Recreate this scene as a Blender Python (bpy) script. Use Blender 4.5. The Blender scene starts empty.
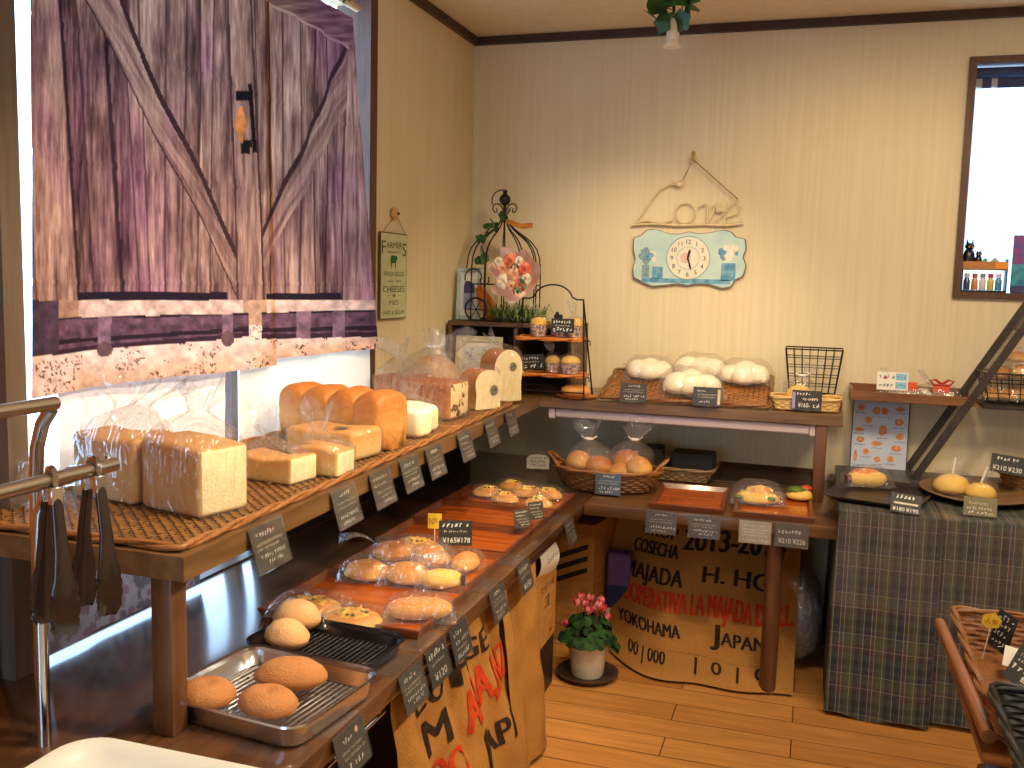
import bpy, bmesh, math, random
import numpy as np
from mathutils import Vector as V, Matrix as MX, noise as NZ
random.seed(11)
SC = bpy.context.scene
COL = SC.collection
PI = math.pi
def R(d): return math.radians(d)
# ---------------------------------------------------------------- camera
W, H = 1024, 768
CX, CY = 512.0, 384.0
CAMZ = 1.48
_v1 = np.array([-2511 - CX, 205.0 - CY]); _v2 = np.array([818 - CX, 287.0 - CY])
F = math.sqrt(-float(_v1 @ _v2))
_Y = np.array([_v2[0], _v2[1], F]); _Y /= np.linalg.norm(_Y)
_X = -np.array([_v1[0], _v1[1], F]); _X -= _Y * (_X @ _Y); _X /= np.linalg.norm(_X)
_Z = np.cross(_X, _Y)
RM = np.array([_X, _Y, _Z])
def ray(px, py): return RM @ np.array([(px - CX) / F, (py - CY) / F, 1.0])
def zc(px, py, z):
    r = ray(px, py); t = (z - CAMZ) / r[2]; return V((r[0] * t, r[1] * t, z))
def yc(px, py, y):
    r = ray(px, py); t = y / r[1]; return V((r[0] * t, y, CAMZ + r[2] * t))
def xc(px, py, x):
    r = ray(px, py); t = x / r[0]; return V((x, r[1] * t, CAMZ + r[2] * t))
cd = bpy.data.cameras.new('camera'); cam = bpy.data.objects.new('camera', cd); COL.objects.link(cam)
cd.sensor_width = 36; cd.sensor_fit = 'HORIZONTAL'; cd.lens = F / W * 36; cd.clip_start = .05
cam.matrix_world = MX(((RM[0][0], -RM[0][1], -RM[0][2], 0), (RM[1][0], -RM[1][1], -RM[1][2], 0),
                       (RM[2][0], -RM[2][1], -RM[2][2], CAMZ), (0, 0, 0, 1)))
SC.camera = cam
# ---------------------------------------------------------------- colours / materials
def lin(c):
    c = c / 255.0
    return c / 12.92 if c <= .04045 else ((c + .055) / 1.055) ** 2.4
def rgb(*c): return (lin(c[0]), lin(c[1]), lin(c[2]), 1)
MATS = {}
def mat(name, c1, c2=None, scale=8, stretch=(1, 1, 1), rough=.5, metal=0, bump=0, detail=4, coord='Object',
        spec=.5, ramp=(.35, .65), bscale=None, trans=0, emit=0, alpha=1, sheen=0, coat=0, sss=0):
    if name in MATS: return MATS[name]
    m = bpy.data.materials.new(name); m.use_nodes = True; nt = m.node_tree; N = nt.nodes; L = nt.links
    b = N['Principled BSDF']
    b.inputs['Roughness'].default_value = rough; b.inputs['Metallic'].default_value = metal
    b.inputs['Specular IOR Level'].default_value = spec
    if trans: b.inputs['Transmission Weight'].default_value = trans
    if coat: b.inputs['Coat Weight'].default_value = coat; b.inputs['Coat Roughness'].default_value = .12
    if sheen: b.inputs['Sheen Weight'].default_value = sheen
    if sss:
        b.inputs['Subsurface Weight'].default_value = sss; b.inputs['Subsurface Radius'].default_value = (.012, .007, .004)
    if alpha < 1: b.inputs['Alpha'].default_value = alpha
    if emit:
        b.inputs['Emission Color'].default_value = c1; b.inputs['Emission Strength'].default_value = emit
    tc = N.new('ShaderNodeTexCoord'); mp = N.new('ShaderNodeMapping'); mp.inputs['Scale'].default_value = stretch
    L.new(tc.outputs[coord], mp.inputs['Vector'])
    nz = N.new('ShaderNodeTexNoise'); nz.inputs['Scale'].default_value = scale; nz.inputs['Detail'].default_value = detail
    L.new(mp.outputs['Vector'], nz.inputs['Vector'])
    if c2 is None: b.inputs['Base Color'].default_value = c1
    else:
        r = N.new('ShaderNodeValToRGB'); r.color_ramp.elements[0].position = ramp[0]; r.color_ramp.elements[1].position = ramp[1]
        r.color_ramp.elements[0].color = c1; r.color_ramp.elements[1].color = c2
        L.new(nz.outputs['Fac'], r.inputs['Fac']); L.new(r.outputs['Color'], b.inputs['Base Color'])
    if bump:
        n2 = nz
        if bscale:
            n2 = N.new('ShaderNodeTexNoise'); n2.inputs['Scale'].default_value = bscale; n2.inputs['Detail'].default_value = 5
            L.new(mp.outputs['Vector'], n2.inputs['Vector'])
        bp = N.new('ShaderNodeBump'); bp.inputs['Strength'].default_value = bump; bp.inputs['Distance'].default_value = .01
        L.new(n2.outputs['Fac'], bp.inputs['Height']); L.new(bp.outputs['Normal'], b.inputs['Normal'])
    MATS[name] = m
    return m
def vcol_mat(name, rough=.9, transl=0, bump=0, bscale=300):
    m = bpy.data.materials.new(name); m.use_nodes = True; nt = m.node_tree; N = nt.nodes; L = nt.links
    b = N['Principled BSDF']; b.inputs['Roughness'].default_value = rough; b.inputs['Specular IOR Level'].default_value = .2
    a = N.new('ShaderNodeVertexColor'); a.layer_name = 'Col'
    L.new(a.outputs['Color'], b.inputs['Base Color'])
    if transl:
        t = N.new('ShaderNodeBsdfTranslucent'); L.new(a.outputs['Color'], t.inputs['Color'])
        mx = N.new('ShaderNodeMixShader'); mx.inputs[0].default_value = transl
        L.new(b.outputs[0], mx.inputs[1]); L.new(t.outputs[0], mx.inputs[2]); L.new(mx.outputs[0], N['Material Output'].inputs['Surface'])
    if bump:
        tc = N.new('ShaderNodeTexCoord'); nz = N.new('ShaderNodeTexNoise'); nz.inputs['Scale'].default_value = bscale
        L.new(tc.outputs['Object'], nz.inputs['Vector']); bp = N.new('ShaderNodeBump'); bp.inputs['Strength'].default_value = bump
        bp.inputs['Distance'].default_value = .004
        L.new(nz.outputs['Fac'], bp.inputs['Height']); L.new(bp.outputs['Normal'], b.inputs['Normal'])
    return m
def bread_mat(name, low, side, top, scale=14, bump=.25, bscale=70, rough=.55, z=(.08, .4, .8)):
    "baked crust: pale band low down, browner on top, blotched"
    m = bpy.data.materials.new(name); m.use_nodes = True; nt = m.node_tree; N = nt.nodes; L = nt.links
    b = N['Principled BSDF']; b.inputs['Roughness'].default_value = rough; b.inputs['Specular IOR Level'].default_value = .35
    tc = N.new('ShaderNodeTexCoord'); sp = N.new('ShaderNodeSeparateXYZ'); L.new(tc.outputs['Generated'], sp.inputs[0])
    nz = N.new('ShaderNodeTexNoise'); nz.inputs['Scale'].default_value = scale; nz.inputs['Detail'].default_value = 5
    L.new(tc.outputs['Object'], nz.inputs['Vector'])
    ma = N.new('ShaderNodeMath'); ma.operation = 'MULTIPLY_ADD'; L.new(nz.outputs['Fac'], ma.inputs[0])
    ma.inputs[1].default_value = .5; ma.inputs[2].default_value = -.25
    ad = N.new('ShaderNodeMath'); ad.operation = 'ADD'; L.new(sp.outputs['Z'], ad.inputs[0]); L.new(ma.outputs[0], ad.inputs[1])
    r = N.new('ShaderNodeValToRGB'); e = r.color_ramp.elements
    e[0].position = z[0]; e[0].color = low; e[1].position = z[2]; e[1].color = top
    k = e.new(z[1]); k.color = side
    L.new(ad.outputs[0], r.inputs['Fac']); L.new(r.outputs['Color'], b.inputs['Base Color'])
    n2 = N.new('ShaderNodeTexNoise'); n2.inputs['Scale'].default_value = bscale; n2.inputs['Detail'].default_value = 4
    L.new(tc.outputs['Object'], n2.inputs['Vector'])
    bp = N.new('ShaderNodeBump'); bp.inputs['Strength'].default_value = bump; bp.inputs['Distance'].default_value = .004
    L.new(n2.outputs['Fac'], bp.inputs['Height']); L.new(bp.outputs['Normal'], b.inputs['Normal'])
    return m
def film_mat(name, tint=(.985, .985, .99, 1), white=.03, gloss=.05, rough=.06, wr=22, st=(1, 1, .35), bd=.006):
    "clear cellophane: mostly see-through, glossy creases, a trace of milkiness"
    m = bpy.data.materials.new(name); m.use_nodes = True; nt = m.node_tree; N = nt.nodes; L = nt.links
    N.remove(N['Principled BSDF'])
    t = N.new('ShaderNodeBsdfTransparent'); t.inputs[0].default_value = tint
    g = N.new('ShaderNodeBsdfGlossy'); g.inputs['Roughness'].default_value = rough
    d = N.new('ShaderNodeBsdfDiffuse'); d.inputs[0].default_value = (.9, .9, .9, 1)
    tc = N.new('ShaderNodeTexCoord'); mp = N.new('ShaderNodeMapping'); mp.inputs['Scale'].default_value = st; mp.inputs['Rotation'].default_value = (.5, .4, .3)
    L.new(tc.outputs['Object'], mp.inputs[0])
    nz = N.new('ShaderNodeTexNoise'); nz.inputs['Scale'].default_value = wr; nz.inputs['Detail'].default_value = 2
    nz.inputs['Distortion'].default_value = .8
    L.new(mp.outputs[0], nz.inputs['Vector'])
    bp = N.new('ShaderNodeBump'); bp.inputs['Strength'].default_value = 1; bp.inputs['Distance'].default_value = bd
    L.new(nz.outputs['Fac'], bp.inputs['Height']); L.new(bp.outputs['Normal'], g.inputs['Normal'])
    lw = N.new('ShaderNodeLayerWeight'); lw.inputs['Blend'].default_value = .3; L.new(bp.outputs['Normal'], lw.inputs['Normal'])
    mr = N.new('ShaderNodeMapRange'); mr.inputs['To Min'].default_value = gloss; mr.inputs['To Max'].default_value = gloss + .2
    L.new(lw.outputs['Facing'], mr.inputs['Value'])
    m1 = N.new('ShaderNodeMixShader'); m1.inputs[0].default_value = white; L.new(t.outputs[0], m1.inputs[1]); L.new(d.outputs[0], m1.inputs[2])
    m2 = N.new('ShaderNodeMixShader'); L.new(mr.outputs[0], m2.inputs[0]); L.new(m1.outputs[0], m2.inputs[1]); L.new(g.outputs[0], m2.inputs[2])
    L.new(m2.outputs[0], N['Material Output'].inputs['Surface'])
    return m
# ---------------------------------------------------------------- mesh builder
class MB:
    def __init__(s): s.v = []; s.f = []; s.mi = []
    def add(s, vs, fs, mi=0, M=None):
        o = len(s.v)
        s.v += [tuple(M @ V(p)) for p in vs] if M is not None else [tuple(p) for p in vs]
        s.f += [tuple(i + o for i in f) for f in fs]; s.mi += [mi] * len(fs)
        return s
    def box(s, c, d, mi=0, M=None):
        x, y, z = c; a, b, e = d[0] / 2, d[1] / 2, d[2] / 2
        vs = [(x + i * a, y + j * b, z + k * e) for k in (-1, 1) for j in (-1, 1) for i in (-1, 1)]
        return s.add(vs, [(0, 2, 3, 1), (4, 5, 7, 6), (0, 1, 5, 4), (2, 6, 7, 3), (0, 4, 6, 2), (1, 3, 7, 5)], mi, M)
    def rbox(s, c, d, r=.003, seg=1, mi=0, M=None, sub=0, fn=None, mfn=None):
        bm = bmesh.new(); bmesh.ops.create_cube(bm, size=1)
        for v in bm.verts: v.co = V((v.co.x * d[0], v.co.y * d[1], v.co.z * d[2]))
        bmesh.ops.bevel(bm, geom=bm.edges[:], offset=min(r, min(d) * .49), segments=seg, profile=.5, affect='EDGES')
        if sub: bmesh.ops.subdivide_edges(bm, edges=bm.edges[:], cuts=sub, use_grid_fill=True)
        bm.normal_update(); bm.verts.ensure_lookup_table()
        mis = [mfn(f.normal, f.calc_center_median()) if mfn else mi for f in bm.faces]
        vs = [v.co + V(c) for v in bm.verts]
        if fn: vs = [fn(v) for v in vs]
        for v in bm.verts: pass
        bm.verts.index_update()
        o = len(s.f); s.add(vs, [[v.index for v in f.verts] for f in bm.faces], 0, M); s.mi[o:] = mis
        bm.free(); return s
    def tube(s, pts, r, n=8, mi=0, closed=False, M=None, cap=True):
        pts = [V(p) for p in pts]; k = len(pts); rr = r if isinstance(r, (list, tuple)) else [r] * k
        vs = []; fs = []; up = None
        for i, p in enumerate(pts):
            if closed: t = pts[(i + 1) % k] - pts[i - 1]
            else: t = pts[min(i + 1, k - 1)] - pts[max(i - 1, 0)]
            t = t.normalized() if t.length > 1e-9 else V((0, 0, 1))
            if up is None: up = V((0, 0, 1)) if abs(t.z) < .9 else V((1, 0, 0))
            a = up - t * up.dot(t)
            if a.length < 1e-6: a = t.orthogonal()
            a.normalize(); b = t.cross(a); up = a
            vs += [p + (a * math.cos(2 * PI * j / n) + b * math.sin(2 * PI * j / n)) * rr[i] for j in range(n)]
        for i in range(k if closed else k - 1):
            i2 = (i + 1) % k
            for j in range(n): fs.append((i * n + j, i * n + (j + 1) % n, i2 * n + (j + 1) % n, i2 * n + j))
        if cap and not closed: fs += [tuple(range(n - 1, -1, -1)), tuple((k - 1) * n + j for j in range(n))]
        return s.add(vs, fs, mi, M)
    def lathe(s, prof, n=24, mi=0, M=None, c=(0, 0, 0), sx=1, sy=1):
        vs = []; fs = []; k = len(prof)
        for r, z in prof:
            vs += [(c[0] + sx * r * math.cos(2 * PI * j / n), c[1] + sy * r * math.sin(2 * PI * j / n), c[2] + z) for j in range(n)]
        for i in range(k - 1):
            for j in range(n): fs.append((i * n + j, i * n + (j + 1) % n, (i + 1) * n + (j + 1) % n, (i + 1) * n + j))
        if prof[0][0] > 1e-5: fs.append(tuple(range(n - 1, -1, -1)))
        if prof[-1][0] > 1e-5: fs.append(tuple((k - 1) * n + j for j in range(n)))
        return s.add(vs, fs, mi, M)
    def ell(s, c, d, nu=24, nv=14, mi=0, M=None, flat=.45, disp=None):
        "ellipsoid, flattened below; d = half sizes; its base sits at c"
        vs = []; fs = []
        for i in range(nv + 1):
            th = PI * i / nv
            for j in range(nu):
                ph = 2 * PI * j / nu
                n = V((math.sin(th) * math.cos(ph), math.sin(th) * math.sin(ph), -math.cos(th)))
                k = 1 + (disp(n) if disp else 0)
                z = n.z * d[2] * k
                if z < 0: z *= flat
                vs.append((c[0] + n.x * d[0] * k, c[1] + n.y * d[1] * k, c[2] + z + d[2] * flat))
        for i in range(nv):
            for j in range(nu): fs.append((i * nu + j, i * nu + (j + 1) % nu, (i + 1) * nu + (j + 1) % nu, (i + 1) * nu + j))
        return s.add(vs, fs, mi, M)
    def grid(s, fn, nu, nv, mi=0, closeu=False, M=None):
        vs = [fn(i / nu, j / nv) for j in range(nv + 1) for i in range(nu if closeu else nu + 1)]
        w = nu if closeu else nu + 1; fs = []
        for j in range(nv):
            for i in range(nu):
                i2 = (i + 1) % w; fs.append((j * w + i, j * w + i2, (j + 1) * w + i2, (j + 1) * w + i))
        return s.add(vs, fs, mi, M)
    def prism(s, poly, y0, y1, mi=0, M=None, mface=None):
        "polygon in the XZ plane extruded along Y; mface = material of the y0 cap"
        n = len(poly); vs = [(x, y0, z) for x, z in poly] + [(x, y1, z) for x, z in poly]
        s.add(vs, [(i, (i + 1) % n, n + (i + 1) % n, n + i) for i in range(n)], mi, M)
        o = len(s.v) - 2 * n
        s.f += [tuple(o + i for i in range(n - 1, -1, -1)), tuple(o + n + i for i in range(n))]
        s.mi += [mi if mface is None else mface, mi]
        return s
    def build(s, name, mats, parent=None, smooth=40, cols=None, solid=0):
        me = bpy.data.meshes.new(name); me.from_pydata(s.v, [], s.f)
        ms = mats if isinstance(mats, (list, tuple)) else [mats]
        for m in ms: me.materials.append(m)
        if len(ms) > 1: me.polygons.foreach_set('material_index', s.mi)
        if smooth:
            me.polygons.foreach_set('use_smooth', [True] * len(me.polygons))
            if smooth < 180: me.set_sharp_from_angle(angle=R(smooth))
        if cols is not None:
            at = me.color_attributes.new('Col', 'FLOAT_COLOR', 'POINT')
            at.data.foreach_set('color', np.asarray(cols, dtype=np.float32).ravel())
        me.update()
        o = bpy.data.objects.new(name, me); COL.objects.link(o)
        if parent is not None: o.parent = parent
        if solid:
            md = o.modifiers.new('thick', 'SOLIDIFY'); md.thickness = solid; md.offset = 0
        return o
def tag(o, label, cat, group=None, kind=None):
    o['label'] = label; o['category'] = cat
    if group: o['group'] = group
    if kind: o['kind'] = kind
    return o
def thing(name, label, cat, loc=(0, 0, 0), rz=0, group=None, rx=0, ry=0):
    o = bpy.data.objects.new(name, None); COL.objects.link(o); o.empty_display_size = .05
    o.location = loc; o.rotation_euler = (rx, ry, rz)
    return tag(o, label, cat, group)
def dup(root, loc=None, rz=None, label=None, group=None, scale=None, rot=None):
    r = root.copy(); COL.objects.link(r)
    if loc is not None: r.location = loc
    if rz is not None: r.rotation_euler = (0, 0, rz)
    if rot is not None: r.rotation_euler = rot
    if scale: r.scale = scale if isinstance(scale, (tuple, list)) else (scale,) * 3
    if label: r['label'] = label
    if group: r['group'] = group
    for ch in list(root.children):
        c = ch.copy(); COL.objects.link(c); c.parent = r
        for g in list(ch.children):
            d = g.copy(); COL.objects.link(d); d.parent = c
    return r
def under(child, par):
    "make child a sub-part of par, keeping it in place"
    child.parent = par; child.matrix_parent_inverse = par.matrix_basis.inverted(); return child
def struct(o):
    o['kind'] = 'structure'; return o
def TR(x=0, y=0, z=0, rz=0, rx=0, ry=0, s=1):
    return MX.Translation((x, y, z)) @ MX.Rotation(rz, 4, 'Z') @ MX.Rotation(ry, 4, 'Y') @ MX.Rotation(rx, 4, 'X') @ MX.Scale(s, 4)
def nz(p, s=1): return NZ.noise(V(p) * s)
def arc(c, r, a0, a1, n, ax='xz'):
    out = []
    for i in range(n + 1):
        a = R(a0 + (a1 - a0) * i / n); p = (math.cos(a) * r, math.sin(a) * r)
        out.append(V((c[0] + p[0], c[1], c[2] + p[1])) if ax == 'xz' else V((c[0] + p[0], c[1] + p[1], c[2])) if ax == 'xy' else V((c[0], c[1] + p[0], c[2] + p[1])))
    return out
# ---------------------------------------------------------------- lettering
_TXT = {}
def text(sx, bold=False):
    "glyph outlines of a string as (verts, faces), 1 unit high, centred in x, base on 0"
    if (sx, bold) in _TXT: return _TXT[(sx, bold)]
    c = bpy.data.curves.new('t', 'FONT'); c.body = sx; c.align_x = 'CENTER'; c.size = 1; c.resolution_u = 3
    o = bpy.data.objects.new('t', c); sc2 = _TS; sc2.collection.objects.link(o)
    me = bpy.data.meshes.new_from_object(o)
    vs = [(v.co.x, v.co.y) for v in me.vertices]; fs = [tuple(p.vertices) for p in me.polygons]
    bpy.data.objects.remove(o); bpy.data.curves.remove(c); bpy.data.meshes.remove(me)
    _TXT[(sx, bold)] = (vs, fs); return (vs, fs)
_TS = SC
def put_text(mb, sx, x, z, h, mi, fn, wide=1.0, maxw=None, anchor='c', shear=0):
    "writes sx at (x, z) of a sheet; fn(x, z) gives the 3-D point on the sheet"
    vs, fs = text(sx)
    if not vs: return
    x0 = min(v[0] for v in vs); x1 = max(v[0] for v in vs)
    if maxw: wide = maxw / ((x1 - x0) * h)
    off = -(x0 + x1) / 2 if anchor == 'c' else -x0
    mb.add([fn(x + (vx + off) * h * wide + vy * h * shear, z + vy * h) for vx, vy in vs], fs, mi)
def scribble(mb, x0, x1, z, h, mi, fn, rng, w=.19):
    "a line of small handwritten characters too small to read"
    x = x0
    while x < x1 - h * .5:
        cw = h * rng.uniform(.7, .95)
        for k in range(rng.choice((2, 3, 3, 4))):
            t = rng.random()
            if t < .4: a = (rng.uniform(0, .25), rng.uniform(.1, 1)); b = (rng.uniform(.6, .9), a[1] + rng.uniform(-.1, .15))
            elif t < .75: a = (rng.uniform(.15, .75), rng.uniform(.6, 1)); b = (a[0] + rng.uniform(-.1, .1), rng.uniform(0, .4))
            else: a = (rng.uniform(.4, .8), rng.uniform(.6, 1)); b = (rng.uniform(0, .3), rng.uniform(0, .3))
            ax, az, bx, bz = x + a[0] * cw, z + a[1] * h, x + b[0] * cw, z + b[1] * h
            dx, dz = bx - ax, bz - az; l = math.hypot(dx, dz) or 1
            ox, oz = -dz / l * h * w / 2, dx / l * h * w / 2
            mb.add([fn(ax + ox, az + oz), fn(bx + ox, bz + oz), fn(bx - ox, bz - oz), fn(ax - ox, az - oz)], [(0, 1, 2, 3)], mi)
        x += cw * (1.15 if rng.random() > .12 else 1.8)
# lighting numbers
WORLD_STRENGTH = 7.0
SUN_E = 0.0
EXPO = 0.0
LAMPS = [((-.46, 2.9, 2.3), (-1.2, 2.6, .9), 70, 75), ((-.35, 1.5, 2.5), (-1.2, 2.0, .9), 90, 75), ((-.526, 3.4, 2.275), (-.9, 4.2, 1.0), 34, 95),
         ((.2, 2.8, 2.55), (.0, 4.3, 1.1), 32, 90), ((1.2, 2.6, 2.55), (.7, 4.2, 1.1), 38, 90), ((-.1, 2.4, 2.55), (-.5, 3.6, .5), 60, 80), ((.6, 1.9, 2.3), (-1.15, 2.1, 1.0), 120, 58)]  # last spot is unseen, added on the aisle side to brighten the loaf ends
ROOM_LAMPS = [((.8, .4, 2.6), 26), ((.9, 2.2, 2.6), 26)]
# ================================================================ ROOM
WX, WY, CZ = -1.64, 4.45, 2.63
XR, YF = 2.3, -1.6
FZ = -.05            # floor level
m_wall = mat('wallpaper', rgb(226, 209, 170), rgb(232, 216, 180), scale=60, stretch=(1, 1, .02), rough=.85, bump=.1, spec=.2)
m_ceil = mat('ceiling_paper', rgb(226, 208, 172), rgb(232, 216, 182), scale=30, rough=.9, spec=.1)
m_trim = mat('dark_trim', rgb(52, 30, 20), rgb(70, 42, 28), scale=20, stretch=(1, 1, 1), rough=.45)
m_frame = mat('brown_frame', rgb(74, 44, 28), rgb(98, 60, 38), scale=9, stretch=(6, 6, .6), rough=.5)
m_greypost = mat('taupe_post', rgb(92, 76, 62), rgb(104, 88, 72), scale=9, stretch=(6, 6, .4), rough=.6)
m_orange = mat('orange_wood', rgb(150, 82, 34), rgb(182, 106, 48), scale=8, stretch=(5, 5, .4), rough=.4)
m_glass = film_mat('window_glass', (.97, .98, 1, 1), 0, .03, .02, 2)
def floor_mat():
    m = bpy.data.materials.new('floor_boards'); m.use_nodes = True; nt = m.node_tree; N = nt.nodes; L = nt.links
    b = N['Principled BSDF']; b.inputs['Roughness'].default_value = .33
    tc = N.new('ShaderNodeTexCoord')
    br = N.new('ShaderNodeTexBrick'); br.inputs['Scale'].default_value = 1; br.inputs['Brick Width'].default_value = 1.1
    br.inputs['Row Height'].default_value = .135; br.inputs['Mortar Size'].default_value = .0022; br.inputs['Bias'].default_value = 0
    br.inputs['Color1'].default_value = rgb(196, 138, 74); br.inputs['Color2'].default_value = rgb(172, 112, 54); br.inputs['Mortar'].default_value = rgb(92, 54, 24)
    br.offset = .37; br.offset_frequency = 2
    L.new(tc.outputs['Object'], br.inputs['Vector'])
    mp = N.new('ShaderNodeMapping'); mp.inputs['Scale'].default_value = (1.2, 16, 1); L.new(tc.outputs['Object'], mp.inputs[0])
    nz_ = N.new('ShaderNodeTexNoise'); nz_.inputs['Scale'].default_value = 3; nz_.inputs['Detail'].default_value = 6; L.new(mp.outputs[0], nz_.inputs['Vector'])
    r = N.new('ShaderNodeValToRGB'); r.color_ramp.elements[0].position = .3; r.color_ramp.elements[0].color = (.80, .77, .73, 1); r.color_ramp.elements[1].position = .65; r.color_ramp.elements[1].color = (1.1, 1.1, 1.1, 1)
    L.new(nz_.outputs['Fac'], r.inputs[0])
    mx = N.new('ShaderNodeMix'); mx.data_type = 'RGBA'; mx.blend_type = 'MULTIPLY'; mx.inputs['Factor'].default_value = 1
    L.new(br.outputs['Color'], mx.inputs[6]); L.new(r.outputs['Color'], mx.inputs[7]); L.new(mx.outputs[2], b.inputs['Base Color'])
    bp = N.new('ShaderNodeBump'); bp.inputs['Strength'].default_value = .35; bp.inputs['Distance'].default_value = .003; bp.invert = True
    L.new(br.outputs['Fac'], bp.inputs['Height']); L.new(bp.outputs['Normal'], b.inputs['Normal'])
    return m
def room_box(name, lo, hi, m):
    mb = MB(); mb.box([(a + b) / 2 for a, b in zip(lo, hi)], [b - a for a, b in zip(lo, hi)]); return struct(mb.build(name, m, smooth=0))
room_box('floor', (WX - .1, YF - .1, FZ - .1), (XR + .1, WY + .1, FZ), floor_mat())
room_box('ceiling', (WX - .1, YF - .1, CZ), (XR + .1, WY + .1, CZ + .1), m_ceil)
room_box('wall_right', (XR, YF, FZ), (XR + .1, WY, CZ), m_wall)
def holed_wall(name, rects, m):
    mb = MB()
    for lo, hi in rects: mb.box([(a + b) / 2 for a, b in zip(lo, hi)], [b - a for a, b in zip(lo, hi)])
    return struct(mb.build(name, m, smooth=0))
# shop-front wall behind the viewer, with an unseen tall window added to bring cool daylight onto the near end of the counter
FX0, FX1, FZ0, FZ1 = -1.5, -.45, .55, 2.15
holed_wall('wall_front', [((WX, YF - .1, FZ), (FX0, YF, CZ)), ((FX1, YF - .1, FZ), (XR, YF, CZ)), ((FX0, YF - .1, FZ), (FX1, YF, FZ0)), ((FX0, YF - .1, FZ1), (FX1, YF, CZ))], m_wall)
f = MB()
for x in (FX0 + .025, FX1 - .025): f.box((x, YF - .05, (FZ0 + FZ1) / 2), (.05, .12, FZ1 - FZ0))
for z in (FZ0 + .025, FZ1 - .025): f.box(((FX0 + FX1) / 2, YF - .05, z), (FX1 - FX0 - .1, .12, .05))
w3 = struct(f.build('added_window', m_frame, smooth=0))
g = MB(); g.box(((FX0 + FX1) / 2, YF - .06, (FZ0 + FZ1) / 2), (FX1 - FX0 - .1, .004, FZ1 - FZ0 - .1)); g.build('window_glass', m_glass, w3, smooth=0)
# left wall: window y 1.60..3.36, z .66..2.55
LY0, LY1, LZ0, LZ1 = 1.58, 3.36, .60, 2.55
holed_wall('wall_left', [((WX - .1, LY1, FZ), (WX, WY, CZ)), ((WX - .1, YF, FZ), (WX, LY0, CZ)), ((WX - .1, LY0, LZ1), (WX, LY1, CZ)), ((WX - .1, LY0, FZ), (WX, LY1, LZ0))], m_wall)
# back wall: window x .56.., z 1.45..2.44
BX0, BX1, BZ0, BZ1 = .546, 1.35, 1.447, 2.44
holed_wall('wall_back', [((WX, WY, FZ), (BX0, WY + .1, CZ)), ((BX1, WY, FZ), (XR, WY + .1, CZ)), ((BX0, WY, FZ), (BX1, WY + .1, BZ0)), ((BX0, WY, BZ1), (BX1, WY + .1, CZ))], m_wall)
mb = MB(); mb.box(((WX + XR) / 2, WY - .012, CZ - .02), (XR - WX, .024, .036)); struct(mb.build('trim_1', m_trim, smooth=0))
mb = MB(); mb.box((WX + .012, (YF + WY) / 2, CZ - .02), (.024, WY - YF, .036)); struct(mb.build('trim_2', m_trim, smooth=0))
# left window frame: jambs, head, sill, mullion
f = MB()
for y in (LY0, LY1): f.box((WX - .055, y + (.03 if y == LY0 else -.03), (LZ0 + LZ1) / 2), (.14, .06, LZ1 - LZ0))
for z in (LZ0, LZ1): f.box((WX - .03, (LY0 + LY1) / 2, z + (.012 if z == LZ0 else -.03)), (.14, LY1 - LY0 - .12, .024 if z == LZ0 else .06))
f.box((WX - .05, 2.478, (LZ0 + LZ1) / 2), (.05, .035, LZ1 - LZ0 - .06))
w1 = struct(f.build('window_1', m_frame, smooth=0))
g = MB(); g.box((WX - .06, (LY0 + LY1) / 2, (LZ0 + LZ1) / 2), (.004, LY1 - LY0 - .12, LZ1 - LZ0 - .06)); g.build('window_glass', m_glass, w1, smooth=0)
# dark boarding under the right half of the left window and on along the wall
m_dark = mat('dark_stain', rgb(40, 28, 24), rgb(58, 40, 32), scale=10, stretch=(2, .4, 2), rough=.5)
mb = MB(); mb.box((WX + .012, (2.5 + WY) / 2, .77), (.022, WY - 2.5 - .01, .29)); mb.box((WX + .012, (2.5 + WY) / 2, .915), (.03, WY - 2.5 - .01, .014)); struct(mb.build('trim_3', m_dark, smooth=0))
# taupe post and the orange wooden door on the near side of the window
mb = MB(); mb.box((WX + .045, 1.538, 1.28), (.09, .052, 2.66)); struct(mb.build('trim_4', m_greypost, smooth=0))
d = MB(); d.box((WX + .03, 1.06, .67), (.05, .88, 1.44))
for z in (.3, .95): d.rbox((WX + .058, 1.06, z), (.012, .62, .42), .004)
dd = struct(d.build('door_1', m_orange, smooth=0))
mb = MB(); mb.box((WX + .03, 1.06, 2.01), (.05, .88, 1.22)); struct(mb.build('trim_5', m_greypost, smooth=0))
# right window: reveal + frame + glass
f = MB(); t = .028
for x in (BX0, BX1): f.box((x + (t / 2 if x == BX0 else -t / 2), WY + .03, (BZ0 + BZ1) / 2), (t, .1, BZ1 - BZ0))
for z in (BZ0, BZ1): f.box(((BX0 + BX1) / 2, WY + .03, z + (t / 2 if z == BZ0 else -t / 2)), (BX1 - BX0 - 2 * t, .1, t))
w2 = struct(f.build('window_2', m_frame, smooth=0))
g = MB(); g.box(((BX0 + BX1) / 2, WY + .075, (BZ0 + BZ1) / 2), (BX1 - BX0 - 2 * t, .004, BZ1 - BZ0 - 2 * t)); g.build('window_glass', m_glass, w2, smooth=0)
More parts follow.
